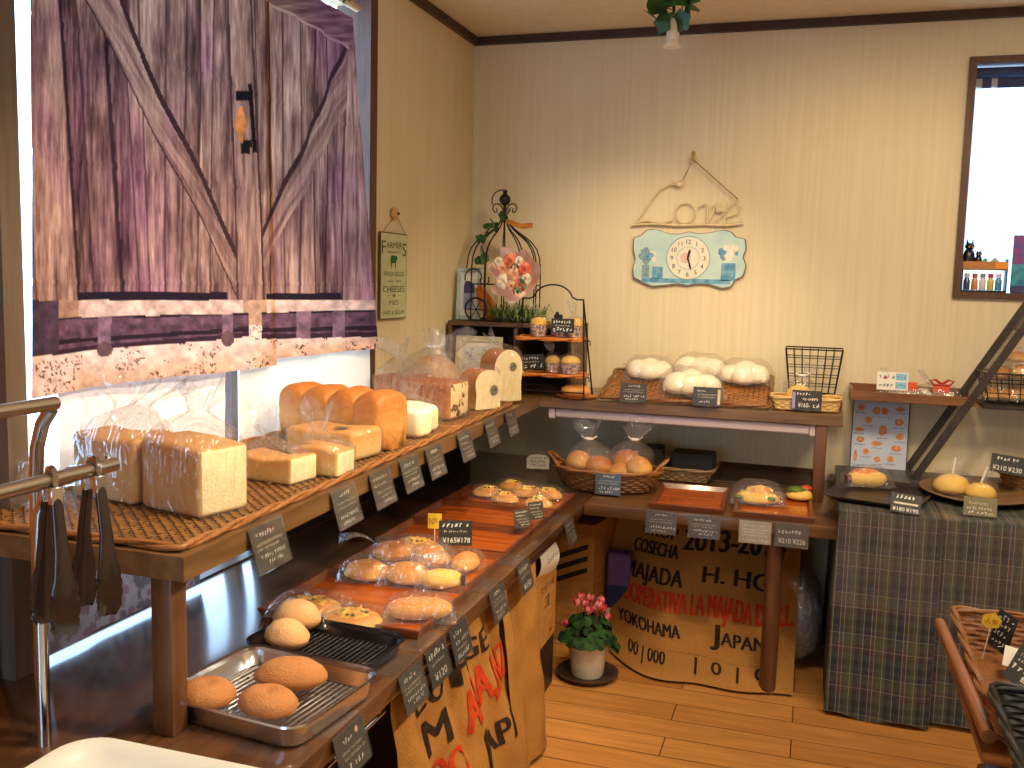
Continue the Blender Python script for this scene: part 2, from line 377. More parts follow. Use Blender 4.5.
# ================================================================ LIGHT
wd = bpy.data.worlds.new('world'); SC.world = wd; wd.use_nodes = True
bg = wd.node_tree.nodes['Background']; bg.inputs[0].default_value = (.46, .71, 1.0, 1); bg.inputs[1].default_value = WORLD_STRENGTH
def lamp(kind, name, loc, energy, col, size=.1, target=None, spot=None, blend=.6, sy=None):
    ld = bpy.data.lights.new(name, kind); ld.energy = energy; ld.color = col
    if kind == 'AREA':
        ld.size = size
        if sy: ld.shape = 'RECTANGLE'; ld.size_y = sy
    elif kind != 'SUN': ld.shadow_soft_size = size
    if spot: ld.spot_size = R(spot); ld.spot_blend = blend
    o = bpy.data.objects.new(name, ld); COL.objects.link(o); o.location = loc
    if target is not None: o.rotation_euler = (V(target) - V(loc)).to_track_quat('-Z', 'Y').to_euler()
    return o
WARM = (1.0, .785, .50)
# ceiling downlights of the shop (the row that lights the counters, an added aisle spot, and the room behind the camera)
for i, (p, tg, e, s) in enumerate(LAMPS):
    lamp('SPOT', 'ceiling_spot', p, e, WARM, .045, tg, s, .7)
for p, e in ROOM_LAMPS:
    lamp('AREA', 'ceiling_panel', p, e, (1.0, .84, .64), .5, (p[0], p[1], 0))
sd = lamp('SUN', 'sun', (-6, 2, 5), SUN_E, (.86, .92, 1), 0, None); sd.data.angle = R(3)
sd.rotation_euler = V((.75, .0, -.66)).to_track_quat('-Z', 'Y').to_euler()

SC.view_settings.view_transform = 'Standard'; SC.view_settings.look = 'None'; SC.view_settings.gamma = 1
SC.view_settings.use_curve_mapping = False; SC.view_settings.exposure = EXPO
SC.cycles.transparent_max_bounces = 24; SC.cycles.max_bounces = 8; SC.cycles.use_denoising = True
# ================================================================ PRINTED CURTAINS
rs = np.random.RandomState(5)
def vnoise(x, y, sx, sy, oct=4, seed=0):
    out = np.zeros_like(x); a = 1; tot = 0
    for o in range(oct):
        r = np.random.RandomState(seed * 17 + o); T = r.rand(257, 257)
        u = x * sx * 2 ** o; v = y * sy * 2 ** o
        i = np.floor(u).astype(int); j = np.floor(v).astype(int); fu = u - i; fv = v - j
        fu = fu * fu * (3 - 2 * fu); fv = fv * fv * (3 - 2 * fv); i0 = i % 256; j0 = j % 256; i1 = (i + 1) % 256; j1 = (j + 1) % 256
        out += a * ((T[i0, j0] * (1 - fu) + T[i1, j0] * fu) * (1 - fv) + (T[i0, j1] * (1 - fu) + T[i1, j1] * fu) * fv); tot += a; a *= .55
    return out / tot
def lerp(a, b, t): return a + (b - a) * t
def paint_door(y, z):
    "printed barn door; y, z metres on the cloth. The print is laid out on a 400 x 360 sheet, u across, v down"
    P = RM.T @ np.stack([np.full_like(y, -1.6), y, z - CAMZ]); u = CX + F * P[0] / P[2]; v = CY + F * P[1] / P[2]
    n = len(y)
    C = np.zeros((n, 3))
    # planks
    tops = np.array([-40, 8, 51, 70, 95, 117, 135, 161, 180, 195, 209, 219, 250, 266, 281, 297, 312, 326, 344, 400.])
    bots = np.array([-40, 27, 73, 92, 117, 135, 146, 161, 174, 188, 201, 236, 258, 269, 283, 297, 311, 324, 342, 400.])
    t = v / 300.0
    edges = tops[None, :] * (1 - t[:, None]) + bots[None, :] * t[:, None]
    k = (u[:, None] > edges).sum(1) - 1; k = np.clip(k, 0, len(tops) - 2)
    e0 = np.take_along_axis(edges, k[:, None], 1)[:, 0]; e1 = np.take_along_axis(edges, k[:, None] + 1, 1)[:, 0]
    d = np.minimum(u - e0, e1 - u)
    val = np.array([.72, .74, .42, .52, .46, .60, .62, .58, .5, .66, .55, .78, .56, .7, .62, .58, .5, .52, .66, .6])[k]
    grain = vnoise(u + k * 37, v, .35, .02, 5, 1); fine = vnoise(u + k * 91, v, .9, .05, 3, 2); blot = vnoise(u + k * 11, v, .05, .02, 4, 3)
    b = val + (grain - .5) * .75 + (fine - .5) * .45 + (blot - .5) * .7
    gap = np.where(np.isin(k, [1]), 0, 0)
    crack = np.clip(1 - d / 1.3, 0, 1)
    crack = np.maximum(crack, np.where((k == 2) | (k == 4), np.clip(1 - (u - e0) / 4.5, 0, 1) > .25, 0))
    b = b * (1 - .8 * crack)
    def line_d(p0, p1):
        dx, dy = p1[0] - p0[0], p1[1] - p0[1]; l = math.hypot(dx, dy)
        return ((u - p0[0]) * dy - (v - p0[1]) * dx) / l
    def seg_x(p0, p1): return p0[0] + (v - p0[1]) * (p1[0] - p0[0]) / (p1[1] - p0[1])
    # diagonal brace of the big leaf
    xr = np.where(v < 101, seg_x((113, 0), (156, 101)), seg_x((156, 101), (236, 270)))
    xl = np.where(v < 113, seg_x((80, 0), (140, 113)), seg_x((140, 113), (234, 300)))
    inb = (u > xl) & (u < xr) & (v < 300) & (u < 236)
    gb = .62 + (vnoise(u * .8 - v * .45, v * .8 + u * .45, .3, .02, 4, 7) - .5) * .9 + (fine - .5) * .3
    b = np.where(inb, gb, b); b = np.where((np.abs(u - xr - 2) < 2.6) & (v < 272) & (u < 238), .1, b)
    b = np.where((np.abs(u - xl) < .9) & (v < 300) & (u < 236), b * .35, b)
    # brace of the narrow leaf
    xl2 = np.where(v < 176, seg_x((345, 48), (288, 176)), seg_x((288, 176), (259, 236)))
    xr2 = seg_x((352, 92), (262, 268))
    inb = (u > xl2) & (u < xr2) & (v > 46) & (v < 268) & (u < 345)
    gb2 = .64 + (vnoise(u * .8 + v * .45, v * .8 - u * .45, .3, .02, 4, 8) - .5) * .9 + (fine - .5) * .3
    b = np.where(inb, gb2, b); b = np.where((np.abs(u - xl2 + 1) < 2.4) & (v > 47) & (v < 238), .1, b)
    # top rail of the narrow leaf
    ylow = 0 + (u - 262) * (48 / 86.0)
    rail = (u > 254) & (v < ylow) & (u < 351)
    gr = .5 + (vnoise(u, v, .03, .25, 4, 9) - .5) * .9
    b = np.where(rail, gr, b); b = np.where((u > 254) & (np.abs(v - ylow) < 1.2) & (u < 348), .8, b)
    # stile between the leaves
    sl = seg_x((221, 0), (233, 300)); sr = seg_x((246, 0), (261, 300))
    st = (u > sl) & (u < sr) & (v < 312)
    b = np.where(st, .66 + (vnoise(u, v, .3, .03, 4, 10) - .5) * .8 + (fine - .5) * .3, b)
    b = np.where((np.abs(u - sl) < .9) | (np.abs(u - sr) < 1.3), np.where(v < 312, .2, b), b)
    C = np.stack([lerp(38, 200, np.clip(b, 0, 1.1)), lerp(22, 156, np.clip(b, 0, 1.1) ** 1.12), lerp(26, 130, np.clip(b, 0, 1.1) ** 1.15)], 1)
    purple = np.clip((vnoise(u, v, .02, .008, 3, 12) - .45) * 2.2, 0, .55)[:, None]  # violet of daylight through the cloth, painted into the print colour
    C = C * (1 - purple) + (C * np.array([.78, .62, .86]) + np.array([4, 0, 10])) * purple
    def put(mask, col, tex=0, seed=20):
        q = (vnoise(u, v, .15, .15, 4, seed) - .5) * tex
        for c in range(3): C[mask, c] = (col[c] * (1 + q))[mask]
    # black gap under the leaves, ledge, iron bar with bolts, gravel
    put((v > 292) & (v < 300) & (u > 73) & (u < 222), (28, 18, 30)); put((v > 293 + (300 - u) * .01) & (v < 301) & (u > 264) & (u < 340), (28, 18, 30))
    foot = 330 - (u - 28) * .02
    led = (v >= 300) & (v < 318 - (u - 60) * .01)
    put(led & (u > 60), (196, 156, 136), .6, 21); put(led & (np.abs(v - 300 - 8) < 20) & (u <= 74), (150, 108, 84), .7, 22)
    put((v >= 300) & (v < 340) & (u > 238) & (u < 264), (180, 136, 106), .6, 26)
    bt = 318 - (u - 40) * .025; bb = np.where(u < 250, 356 - (u - 28) * .09, 339 - (u - 262) * .02)
    bar = (v >= bt) & (v < bb) & (np.abs(u - 251) > 7)
    put(bar, (86, 56, 66), 1.1, 23); put(bar & (np.abs(v - (bt + bb * 2) / 3) < 2.2), (36, 22, 32)); put(bar & (np.abs(v - bt) < 1.6), (30, 20, 30)); put(bar & (bb - v < 5), (48, 28, 38), .5, 27)
    for bx in (102, 222, 300, 338):
        put(bar & (np.abs(u - bx) < 6), (112, 80, 88), .8, 24)
    put((v >= 300) & (u < 50) & (v < bb), (70, 48, 60), .8, 29)
    gv = (v >= bb) | ((np.abs(u - 251) <= 7) & (v > 325))
    put(gv, (216, 178, 158), .45, 25)
    sp = gv & (vnoise(u, v, .55, .55, 2, 31) > .66) & (vnoise(u, v, .04, .06, 2, 32) > .52); put(sp, (96, 58, 44))
    for bx in (102, 222): put((u - bx) ** 2 + (v - (bb[0] * 0 + 356 - (bx - 28) * .09)) ** 2 < 60, (92, 62, 62), .5, 33)
    # latch
    put((v > 84) & (v < 153) & (np.abs(u - seg_x((244, 84), (248, 130))) < 2.6), (22, 16, 20))
    put((u > 229) & (u < 246) & (v > 91) & (v < 101), (22, 16, 20)); put((u > 234) & (u < 244) & (v > 144) & (v < 154), (22, 16, 20))
    put((np.abs(u - 234) < 6 - np.abs(v - 124) * .25) & (np.abs(v - 124) < 18), (206, 122, 62), .5, 34)
    put((v > 140) & (v < 147) & (u > 236) & (u < 246), (22, 16, 20))
    C = np.clip(C, 0, 255) / 255
    C = np.where(C <= .04045, C / 12.92, ((C + .055) / 1.055) ** 2.4)
    return np.concatenate([C, np.ones((n, 1))], 1)
m_print = vcol_mat('printed_cloth', .9, .22)
def cloth_panel(name, label, yfn, ztop, zbot, x0, seed, nu, nv, paint, m, cat='curtain', amp=.008, parent=None):
    us = np.linspace(0, 1, nu + 1); vs_ = np.linspace(0, 1, nv + 1); U, Vv = np.meshgrid(us, vs_); U = U.ravel(); Vv = Vv.ravel()
    y0, y1 = yfn(Vv); y = y0 + (y1 - y0) * U; z = lerp(ztop, np.array([zbot(a) for a in U]), Vv)
    x = x0 + amp * np.sin(U * 9 + seed + 1.3 * Vv) * (.4 + .6 * Vv) + amp * .5 * np.sin(U * 23 + seed * 2 - Vv * 2) + .6 * amp * (vnoise(U + seed, Vv, 5, 5, 3, seed) - .5)
    x += .0022 * sum(np.exp(-((z - zz) / .006) ** 2) for zz in (1.45, 1.72, 2.0))      # fold creases from the packet
    mb = MB(); w = nu + 1
    mb.v = list(zip(x.tolist(), y.tolist(), z.tolist()))
    mb.f = [(j * w + i, j * w + i + 1, (j + 1) * w + i + 1, (j + 1) * w + i) for j in range(nv) for i in range(nu)]; mb.mi = [0] * len(mb.f)
    o = mb.build(name, m, smooth=180, cols=paint(y, z) if paint else None, parent=parent)
    if parent is None: tag(o, label, cat)
    return o
cloth_panel('barn_door_curtain', 'wide curtain printed with a weathered plank door, black latch and long diagonal brace', lambda v: (1.64 - .035 * v, 2.545 + .055 * v), 2.37, lambda a: 1.203 + .006 * math.sin(a * 5) , -1.583, 1, 250, 320, paint_door, m_print)
cloth_panel('barn_door_curtain', 'narrower printed plank door curtain beside the bare wall with the hanging farm sign', lambda v: (2.525 + .045 * v, 3.09 + .22 * v), 2.37, lambda a: 1.218 - .012 * a, -1.592, 4, 190, 320, paint_door, m_print)
m_rod = mat('pale_rod', rgb(206, 176, 134), rgb(222, 196, 156), scale=12, stretch=(4, .3, 4), rough=.4)
t = thing('curtain_rod', 'pale wooden curtain rod above the printed curtains', 'curtain rod', (-1.6, 2.3, 2.415))
MB().tube([(0, -.74, 0), (0, .84, 0)], .013, 12).build('rod', m_rod, t)
b_ = MB()
for y in (-.7, .74): b_.rbox((-.025, y, 0), (.06, .016, .03), .003)
b_.build('bracket', m_rod, t)
# cafe curtains below, and the printed cloth behind the shelf
m_lace = vcol_mat('thin_white_cloth', .9, .04)
def white_paint(c0, c1, sd):
    def fn(y, z):
        n = vnoise(y * 60, z * 60, 1, 1, 3, sd)[:, None]; a = np.array([lin(k) for k in c0]); b = np.array([lin(k) for k in c1])
        return np.concatenate([a + (b - a) * n, np.ones((len(y), 1))], 1)
    return fn
def gravel_paint(y, z):
    n = vnoise(y * 40, z * 40, 1, 1, 4, 41); C = np.outer(.75 + .5 * n, [lin(214), lin(174), lin(150)])
    C[z > .965] = [lin(238), lin(234), lin(220)]
    C[(vnoise(y * 130, z * 130, 1, 1, 2, 42) > .68) & (z < .96)] = [lin(96), lin(60), lin(48)]
    return np.concatenate([np.clip(C, 0, 1), np.ones((len(y), 1))], 1)
cloth_panel('cafe_curtain', 'thin white half curtain glowing behind the bagged square loaves', lambda v: (1.72 + 0 * v, 2.375 + 0 * v), 1.25, lambda a: .985, -1.622, 7, 60, 30, white_paint((236, 238, 246), (250, 250, 255), 3), m_lace, amp=.006)
cloth_panel('cafe_curtain', 'opaque white half curtain with a speckled pink border behind the ridged loaf', lambda v: (2.435 + 0 * v, 3.30 + 0 * v), 1.25, lambda a: .955 - .0 * a, -1.618, 9, 120, 60, gravel_paint, vcol_mat('white_cotton', .9, .12), amp=.006)
def old_print(y, z):
    n = vnoise(y * 16, z * 16, 1, 1, 4, 51); m_ = vnoise(y * 30, z * 30, 1, 1, 3, 52)
    C = np.outer(.7 + .6 * n, [lin(170), lin(146), lin(136)]); C[m_ > .6] *= np.array([.75, .5, .52]); C[m_ < .36] *= np.array([.45, .42, .45])
    return np.concatenate([np.clip(C, 0, 1), np.ones((len(y), 1))], 1)
cloth_panel('print_cloth', 'faded patchy printed cloth hanging to the counter under the upper shelf', lambda v: (1.60 + 0 * v, 2.17 + 0 * v), .925, lambda a: .632, -1.575, 12, 90, 50, old_print, vcol_mat('old_print_cloth', .9, .15), amp=.006)
# ================================================================ SHARED BUILDERS
S = .975; L = .62            # upper shelf top, counter top
m_film = film_mat('clear_film', white=.025, gloss=.06, wr=26, bd=.02)
m_film2 = film_mat('creased_film', white=.035, gloss=.08, wr=30, bd=.03)
m_film3 = film_mat('tuft_film', white=.08, gloss=.14, wr=44, bd=.02)
m_tie = mat('white_tie', rgb(236, 232, 222), rough=.5)
m_shelf = mat('shelf_wood', rgb(100, 72, 44), rgb(126, 94, 60), scale=7, stretch=(5, .5, 5), rough=.33, bump=.05, coat=.25)
m_shelfb = mat('shelf_wood_across', rgb(100, 72, 44), rgb(126, 94, 60), scale=7, stretch=(.5, 5, 5), rough=.33, bump=.05, coat=.25)
m_counter = mat('counter_wood', rgb(74, 48, 32), rgb(100, 66, 42), scale=7, stretch=(5, .5, 5), rough=.22, coat=.7)
m_counterb = mat('counter_wood_across', rgb(84, 56, 34), rgb(112, 76, 44), scale=7, stretch=(.5, 5, 5), rough=.28, coat=.3)
m_legw = mat('leg_wood', rgb(84, 52, 30), rgb(112, 72, 42), scale=8, stretch=(4, 4, .4), rough=.4)
m_chrome = mat('chrome', rgb(200, 202, 206), rough=.16, metal=1)
m_steel = mat('steel', rgb(222, 224, 230), rough=.22, metal=1)
m_black = mat('black_metal', rgb(30, 25, 23), rough=.45, metal=.4)
m_board = mat('chalk_black', rgb(34, 33, 31), rgb(48, 47, 43), scale=30, rough=.45)
m_grey = mat('grey_card', rgb(62, 57, 50), rgb(76, 70, 62), scale=20, rough=.35, coat=.2)
m_grey2 = mat('pale_card', rgb(168, 158, 136), rgb(184, 174, 150), scale=20, rough=.35, coat=.3)
m_chalk = mat('chalk_white', rgb(232, 228, 214), rough=.8)
m_cream = mat('cream_ink', rgb(206, 196, 168), rough=.8)
m_pink = mat('pink_dot', rgb(228, 190, 170), rough=.8)
m_yel = mat('yellow_sticker', rgb(236, 190, 40), rough=.6)
m_acr = film_mat('acrylic', (.95, .95, .96, 1), .02, .05, .05, 1, (1, 1, 1), .0005)
m_white = mat('white_paper', rgb(236, 230, 214), rough=.7)
m_ink = mat('dark_ink', rgb(40, 32, 28), rough=.7)
m_black_s = mat('sticker_black', rgb(40, 26, 22), rough=.4)
# bread
B_TOAST = bread_mat('loaf_crust', rgb(206, 146, 80), rgb(190, 122, 58), rgb(150, 84, 36), 10, .2)
B_PALE = bread_mat('pale_crust', rgb(232, 200, 138), rgb(228, 190, 122), rgb(208, 152, 82), 9, .15)
B_RIDGE = bread_mat('ridged_crust', rgb(176, 116, 56), rgb(208, 152, 82), rgb(180, 112, 50), 38, .7, 70, .5, (.05, .4, .85))
B_SIDE = bread_mat('bagged_crust', rgb(228, 192, 134), rgb(222, 184, 124), rgb(204, 152, 88), 9, .15)
B_CRUMB = mat('crumb', rgb(248, 228, 176), rgb(252, 238, 196), scale=30, rough=.85, bump=.3, bscale=160, spec=.2)
B_RAISIN = mat('raisin_crumb', rgb(92, 52, 30), rgb(238, 210, 154), scale=46, rough=.85, ramp=(.37, .42), bump=.2, detail=1.5, spec=.2)
B_BUN = bread_mat('bun_crust', rgb(228, 176, 102), rgb(218, 152, 76), rgb(180, 104, 44), 12, .12, 90, .4)
B_GOLD = bread_mat('golden_crust', rgb(240, 200, 128), rgb(232, 178, 96), rgb(206, 136, 62), 14, .2, 80, .45)
B_WHITE = bread_mat('white_bread', rgb(236, 210, 162), rgb(244, 228, 190), rgb(250, 240, 214), 8, .1, 60, .7)
B_DONUT = bread_mat('fried_dough', rgb(146, 90, 46), rgb(170, 110, 62), rgb(186, 126, 76), 60, .8, 240, .85)
B_SUGAR = bread_mat('sugared_dough', rgb(176, 116, 66), rgb(210, 158, 106), rgb(222, 176, 126), 60, .6, 260, .9)
B_MELON = bread_mat('melon_crust', rgb(216, 160, 70), rgb(234, 188, 90), rgb(236, 190, 92), 14, .2, 120, .7)
B_CHEESE = mat('baked_cheese', rgb(206, 120, 40), rgb(246, 206, 96), scale=46, rough=.45, bump=.5, ramp=(.36, .6))
M_HERB = mat('green_topping', rgb(62, 92, 26), rgb(104, 124, 40), scale=40, rough=.6)
def wob(sd, a=.08, s=2.2): return lambda n: a * NZ.noise(n * s + V((sd, sd * 2, 0)))
def bag_mb(w, d, h, neck=.018, flare=.05, sh=.05, nh=.07, seed=0, exp=4, n=44, tilt=(0, 0)):
    "bag standing round its contents, gathered above"
    rng = random.Random(seed); ph = [rng.uniform(0, 6.3) for _ in range(6)]
    rings = [(0, 1, 0)] + [(h * t, 1.0, 0) for t in (.02, .12, .22, .32, .42, .52, .62, .72, .82, .92)] + [(h + sh * t, (1 - t) ** .8, t) for t in (.25, .5, .75, 1)] + [(h + sh + nh * t, 0, 1 + t) for t in (.3, .65, 1)]
    vs = []; fs = []
    for z, k, g in rings:
        for j in range(n):
            a = 2 * PI * j / n; c, s_ = math.cos(a), math.sin(a)
            r = (abs(c) ** exp + abs(s_) ** exp) ** (-1 / exp)
            bx, by = c * r * w / 2, s_ * r * d / 2
            pl = sum(math.sin(a * q + ph[q % 6]) for q in (5, 8, 13)) / 3
            if g <= 1:
                nr = neck * (1 + .35 * pl); mixk = k
                x = bx * mixk + c * nr * (1 - mixk); y = by * mixk + s_ * nr * (1 - mixk); wr = .02 * (1 + 1.5 * g) * pl + (.02 + .16 * g) * NZ.noise(V((c * 3, s_ * 3, z * 25 + seed))) + .10 * g * NZ.noise(V((c * 8, s_ * 8, z * 50 + seed)))
                cr = abs(NZ.noise(V((c * 4 + z * 22, s_ * 4 + z * 14, seed)))) * .035 * (z > .01)
                x *= 1 + wr + cr; y *= 1 + wr + cr
            else:
                fr = neck + (flare - neck) * (g - 1) * (1 + .45 * pl); x = c * fr; y = s_ * fr * .6; z2 = z + .020 * math.sin(a * 3 + ph[0]) * (g - 1) + .03 * NZ.noise(V((c * 2, s_ * 2, seed))) * (g - 1)
            zz = z if g <= 1 else z2
            q = max(0, g - .4)
            vs.append((x + tilt[0] * q, y + tilt[1] * q, zz))
    k = len(rings)
    for i in range(k - 1):
        for j in range(n): fs.append((i * n + j, i * n + (j + 1) % n, (i + 1) * n + (j + 1) % n, (i + 1) * n + j))
    mb = MB(); mb.add(vs, fs); return mb
def pillow_mb(w, d, h, seed=0, crimp=.016):
    "flat bag lying round its contents, sealed at both ends"
    mb = MB()
    for sg in (1, -1):
        def fn(u, v):
            a, b = 2 * u - 1, 2 * v - 1
            e = max(0, 1 - a ** 4) ** .6 * max(0, 1 - b ** 4) ** .5
            wr = .10 * NZ.noise(V((a * 5, b * 5, seed))) + .06 * NZ.noise(V((a * 14, b * 3, seed + 5)))
            z = h * .12 + (h * .95 if sg > 0 else -h * .12) * e * (1 + wr)
            if e < .25: z += .006 * math.sin(b * 40 + seed) * (1 - e)
            return (a * w / 2, b * d / 2, max(.001, z))
        mb.grid(fn, 22, 16)
    return mb
def tie_mb(z, r=.018, n=8):
    mb = MB(); mb.tube(arc((0, 0, z), r, 0, 360, 12, 'xy')[:-1], .004, 6, closed=True)
    mb.tube([(r, 0, z), (r + .02, .004, z + .012)], .003, 5); mb.tube([(-r, 0, z), (-r - .016, .004, z + .008)], .003, 5); return mb
def loaf_mb(Lx, D, Hh, face=1, r=.014, seed=0, dent=.006):
    "square sandwich loaf along X, crumb on the cut end(s)"
    mb = MB()
    def fn(v):
        t = .5 + v.z / Hh
        k = 1 + .02 * NZ.noise(V((v.x * 9, v.y * 9, v.z * 9 + seed)))
        return V((v.x, v.y * k, (v.z + dent * math.sin(v.x * 30 + seed)) * k if t > .6 else v.z))
    mb.rbox((0, 0, Hh / 2), (Lx, D, Hh), r, 3, sub=1, fn=None, mfn=lambda n, c: 1 if (n.x > .9 and face & 1) or (n.x < -.9 and face & 2) else 0)
    mb.v = [tuple(fn(V((x, y, z - Hh / 2))) + V((0, 0, Hh / 2))) for x, y, z in mb.v]
    return mb
def arch_poly(w, h, top=.35, n=10, waist=.0):
    "mountain-loaf section in XZ: square below, domed and slightly wider on top"
    p = [(-w / 2, 0.004), (-w / 2 + .005, 0), (w / 2 - .005, 0), (w / 2, .004), (w / 2 - waist, h * (1 - top) * .6)]
    hw = w / 2 * 1.03; z0 = h * (1 - top)
    p += [(hw * math.cos(a) * (1 if i else 1), z0 + h * top * math.sin(a) ** .8) for i, a in enumerate([PI * k / n for k in range(n + 1)])]
    p += [(-w / 2 + waist, h * (1 - top) * .6)]; return p
def disc(r, n=20):
    return [(r * math.cos(2 * PI * i / n), r * math.sin(2 * PI * i / n)) for i in range(n)]
def sticker(parent, loc, nrm, r=.016):
    mb = MB(); mb.add([(x, 0, z) for x, z in disc(r)], [tuple(range(20))]); mb.add([(x * .8, -.0004, z * .8) for x, z in disc(r)], [tuple(range(20))], 1)
    mb.add([(x * .7, -.0008, z * .7) for x, z in disc(r)], [tuple(range(20))], 0)
    fn = lambda x, z: (x, -.0012, z)
    rng = random.Random(3); scribble(mb, -r * .5, r * .5, r * .05, r * .45, 1, fn, rng, .2); scribble(mb, -r * .4, r * .5, -r * .45, r * .35, 1, fn, rng, .2)
    o = mb.build('sticker', [m_black_s, m_white], parent, smooth=0); o.location = loc
    o.rotation_euler = V(nrm).to_track_quat('-Y', 'Z').to_euler(); return o
# ---------------------------------------------------------------- price cards
def card_mesh(name, w, h, rows, mats, parent, seed, rim=None, th=.0016):
    """card in the XZ plane facing -Y, bottom edge on z=0. rows: (kind, z, height, material, x0, x1 or text) in fractions of the card"""
    mb = MB(); mb.rbox((0, th / 2, h / 2), (w, th, h), .0004, 1)
    if rim is not None:
        for x in (-1, 1): mb.box((x * (w / 2 + .001), 0, h / 2), (.003, .003, h + .004), rim)
        for z in (0, 1): mb.box((0, 0, z * h), (w + .005, .003, .003), rim)
    rng = random.Random(seed); fn = lambda x, z: (x, -.0007, z)
    for r in rows:
        k, z, hh, mi = r[:4]
        if k == 's': scribble(mb, r[4] * w / 2, r[5] * w / 2, z * h, hh * h, mi, fn, rng)
        elif k == 't': put_text(mb, r[5], r[4] * w / 2, z * h, hh * h * 1.2, mi, fn, maxw=(r[6] * w if len(r) > 6 else None))
        elif k == 'd': mb.add([fn(r[4] * w / 2 + x, z * h + zz) for x, zz in disc(hh * h)], [tuple(range(20))], mi)
        elif k == 'b':
            mb.add([fn(r[4] * w / 2, z * h), fn(r[5] * w / 2, z * h), fn(r[5] * w / 2, (z + hh) * h), fn(r[4] * w / 2, (z + hh) * h)], [(0, 1, 2, 3)], mi)
    o = mb.build(name, mats, parent, smooth=0); return o
CM = [m_board, m_chalk, m_cream, m_yel, m_pink]
CG = [m_grey, m_chalk, m_cream, m_yel, m_pink]
CP = [m_grey2, m_white, m_cream, m_yel, m_ink]
def hang_tag(label, loc, rz, w, h, rows, mats, seed, tilt=14, depth=.05, group='price tags along the shelf edges', rim=None, rmat=None):
    "clear angle strip: lies on the board, folds over the edge; the card slides in behind it"
    t = thing('price_tag', label, 'price tag', loc, rz, group)
    c = card_mesh('card', w, h * .94, rows, mats + ([rmat] if rmat else []), t, seed, rim)
    a = R(tilt); c.location = (0, -.004 - math.sin(a) * h, -math.cos(a) * h + .002); c.rotation_euler = (-a, 0, 0)
    b = MB(); b.box((0, depth / 2, .001), (w + .006, depth, .0015))
    M = MX.Translation((0, -.004, .001)) @ MX.Rotation(-a, 4, 'X'); b.box((0, -.002, -h / 2), (w + .006, .0012, h), 0, M)
    b.build('holder', m_acr, t, smooth=0); return t
def stand_card(label, loc, rz, w, h, rows, mats, seed, tilt=-14, rise=.012, group=None, cat='price sign', ry=0, name='price_sign', rmats=None, block=True):
    "card standing in a small clear foot"
    t = thing(name, label, cat, loc, rz, group)
    c = card_mesh('card', w, h, rows, mats, t, seed); c.location = (0, 0, rise); c.rotation_euler = (R(tilt), ry, 0)
    if block:
        b = MB(); b.rbox((0, .004, .007), (.03, .024, .014), .002); b.box((0, .003, rise + .004), (.02, .006, .012)); b.build('holder', m_acr, t)
    return t
G1 = [('s', .76, .11, 1, -.7, .5), ('s', .58, .07, 2, -.8, .8), ('s', .47, .07, 2, -.8, .6), ('s', .28, .10, 1, -.7, .85), ('s', .13, .10, 1, -.3, .6)]
G2 = [('s', .80, .12, 1, -.4, .5), ('s', .62, .06, 2, -.7, .8), ('s', .50, .06, 2, -.8, .8), ('s', .24, .12, 1, -.7, .9), ('s', .08, .10, 1, -.6, .4)]
G3 = [('s', .78, .10, 1, -.8, .7), ('s', .60, .08, 1, -.8, .4), ('s', .40, .08, 2, -.7, .8), ('s', .26, .08, 2, -.5, .8), ('s', .10, .09, 1, -.2, .9)]
def K(p, p2=None): # chalk board with a bold price
    return [('s', .72, .18, 1, -.8, .8), ('s', .52, .09, 2, -.7, .75), ('t', .12, .24, 1, -.35 if p2 else 0, p, .42 if p2 else .6)] + ([('t', .12, .24, 1, .48, p2, .4)] if p2 else [])
# ---------------------------------------------------------------- wicker
def weave_wall(mb, fn, N, rows, A, nz_=3, mi=0):
    "fn(u, v) -> (point, outward normal); strands pass in front of and behind N stakes"
    nu = N * 4; nv = rows * nz_
    vs = []; fs = []
    for j in range(nv + 1):
        v = j / nv; row = min(rows - 1, int(v * rows - 1e-6)); fr = v * rows - row
        for i in range(nu):
            p, n = fn(i / nu, v)
            o = A * math.cos(PI * (N * i / nu) + PI * row) * math.sin(PI * min(1, max(0, fr))) ** .7 + A * .9 * (math.sin(PI * fr) - .5)
            vs.append(p + n * o)
    for j in range(nv):
        for i in range(nu): fs.append((j * nu + i, j * nu + (i + 1) % nu, (j + 1) * nu + (i + 1) % nu, (j + 1) * nu + i))
    mb.add(vs, fs, mi); return mb
def weave_floor(mb, w, d, z, cell, A, M=None, mi=0, mask=None):
    nx, ny = max(2, round(w / cell)), max(2, round(d / cell))
    def fn(u, v):
        i = u * nx; j = v * ny; s_ = 1 if (int(min(i, nx - .001)) + int(min(j, ny - .001))) % 2 else -1
        q = abs(math.sin(PI * i)) * abs(math.sin(PI * j))
        return V(((u - .5) * w, (v - .5) * d, z + A * s_ * q))
    mb.grid(fn, nx * 2, ny * 2, mi, M=M); return mb
def rope(mb, pts, r, closed=True, mi=0, tw=16):
    "two strands twisted round each other along pts"
    P = [V(p) for p in pts]; k = len(P); ds = [0]
    for i in range(1, k): ds.append(ds[-1] + (P[i] - P[i - 1]).length)
    for s0 in (0, PI):
        q = []
        for i, p in enumerate(P):
            t = (P[(i + 1) % k] - P[i - 1]) if closed else (P[min(k - 1, i + 1)] - P[max(0, i - 1)])
            t.normalize(); up = V((0, 0, 1)); a = t.cross(up)
            if a.length < 1e-4: a = V((1, 0, 0))
            a.normalize(); b = a.cross(t); an = ds[i] / (r * 5) + s0
            q.append(p + a * math.cos(an) * r * .55 + b * math.sin(an) * r * .55)
        mb.tube(q, r * .72, 6, mi, closed)
    return mb
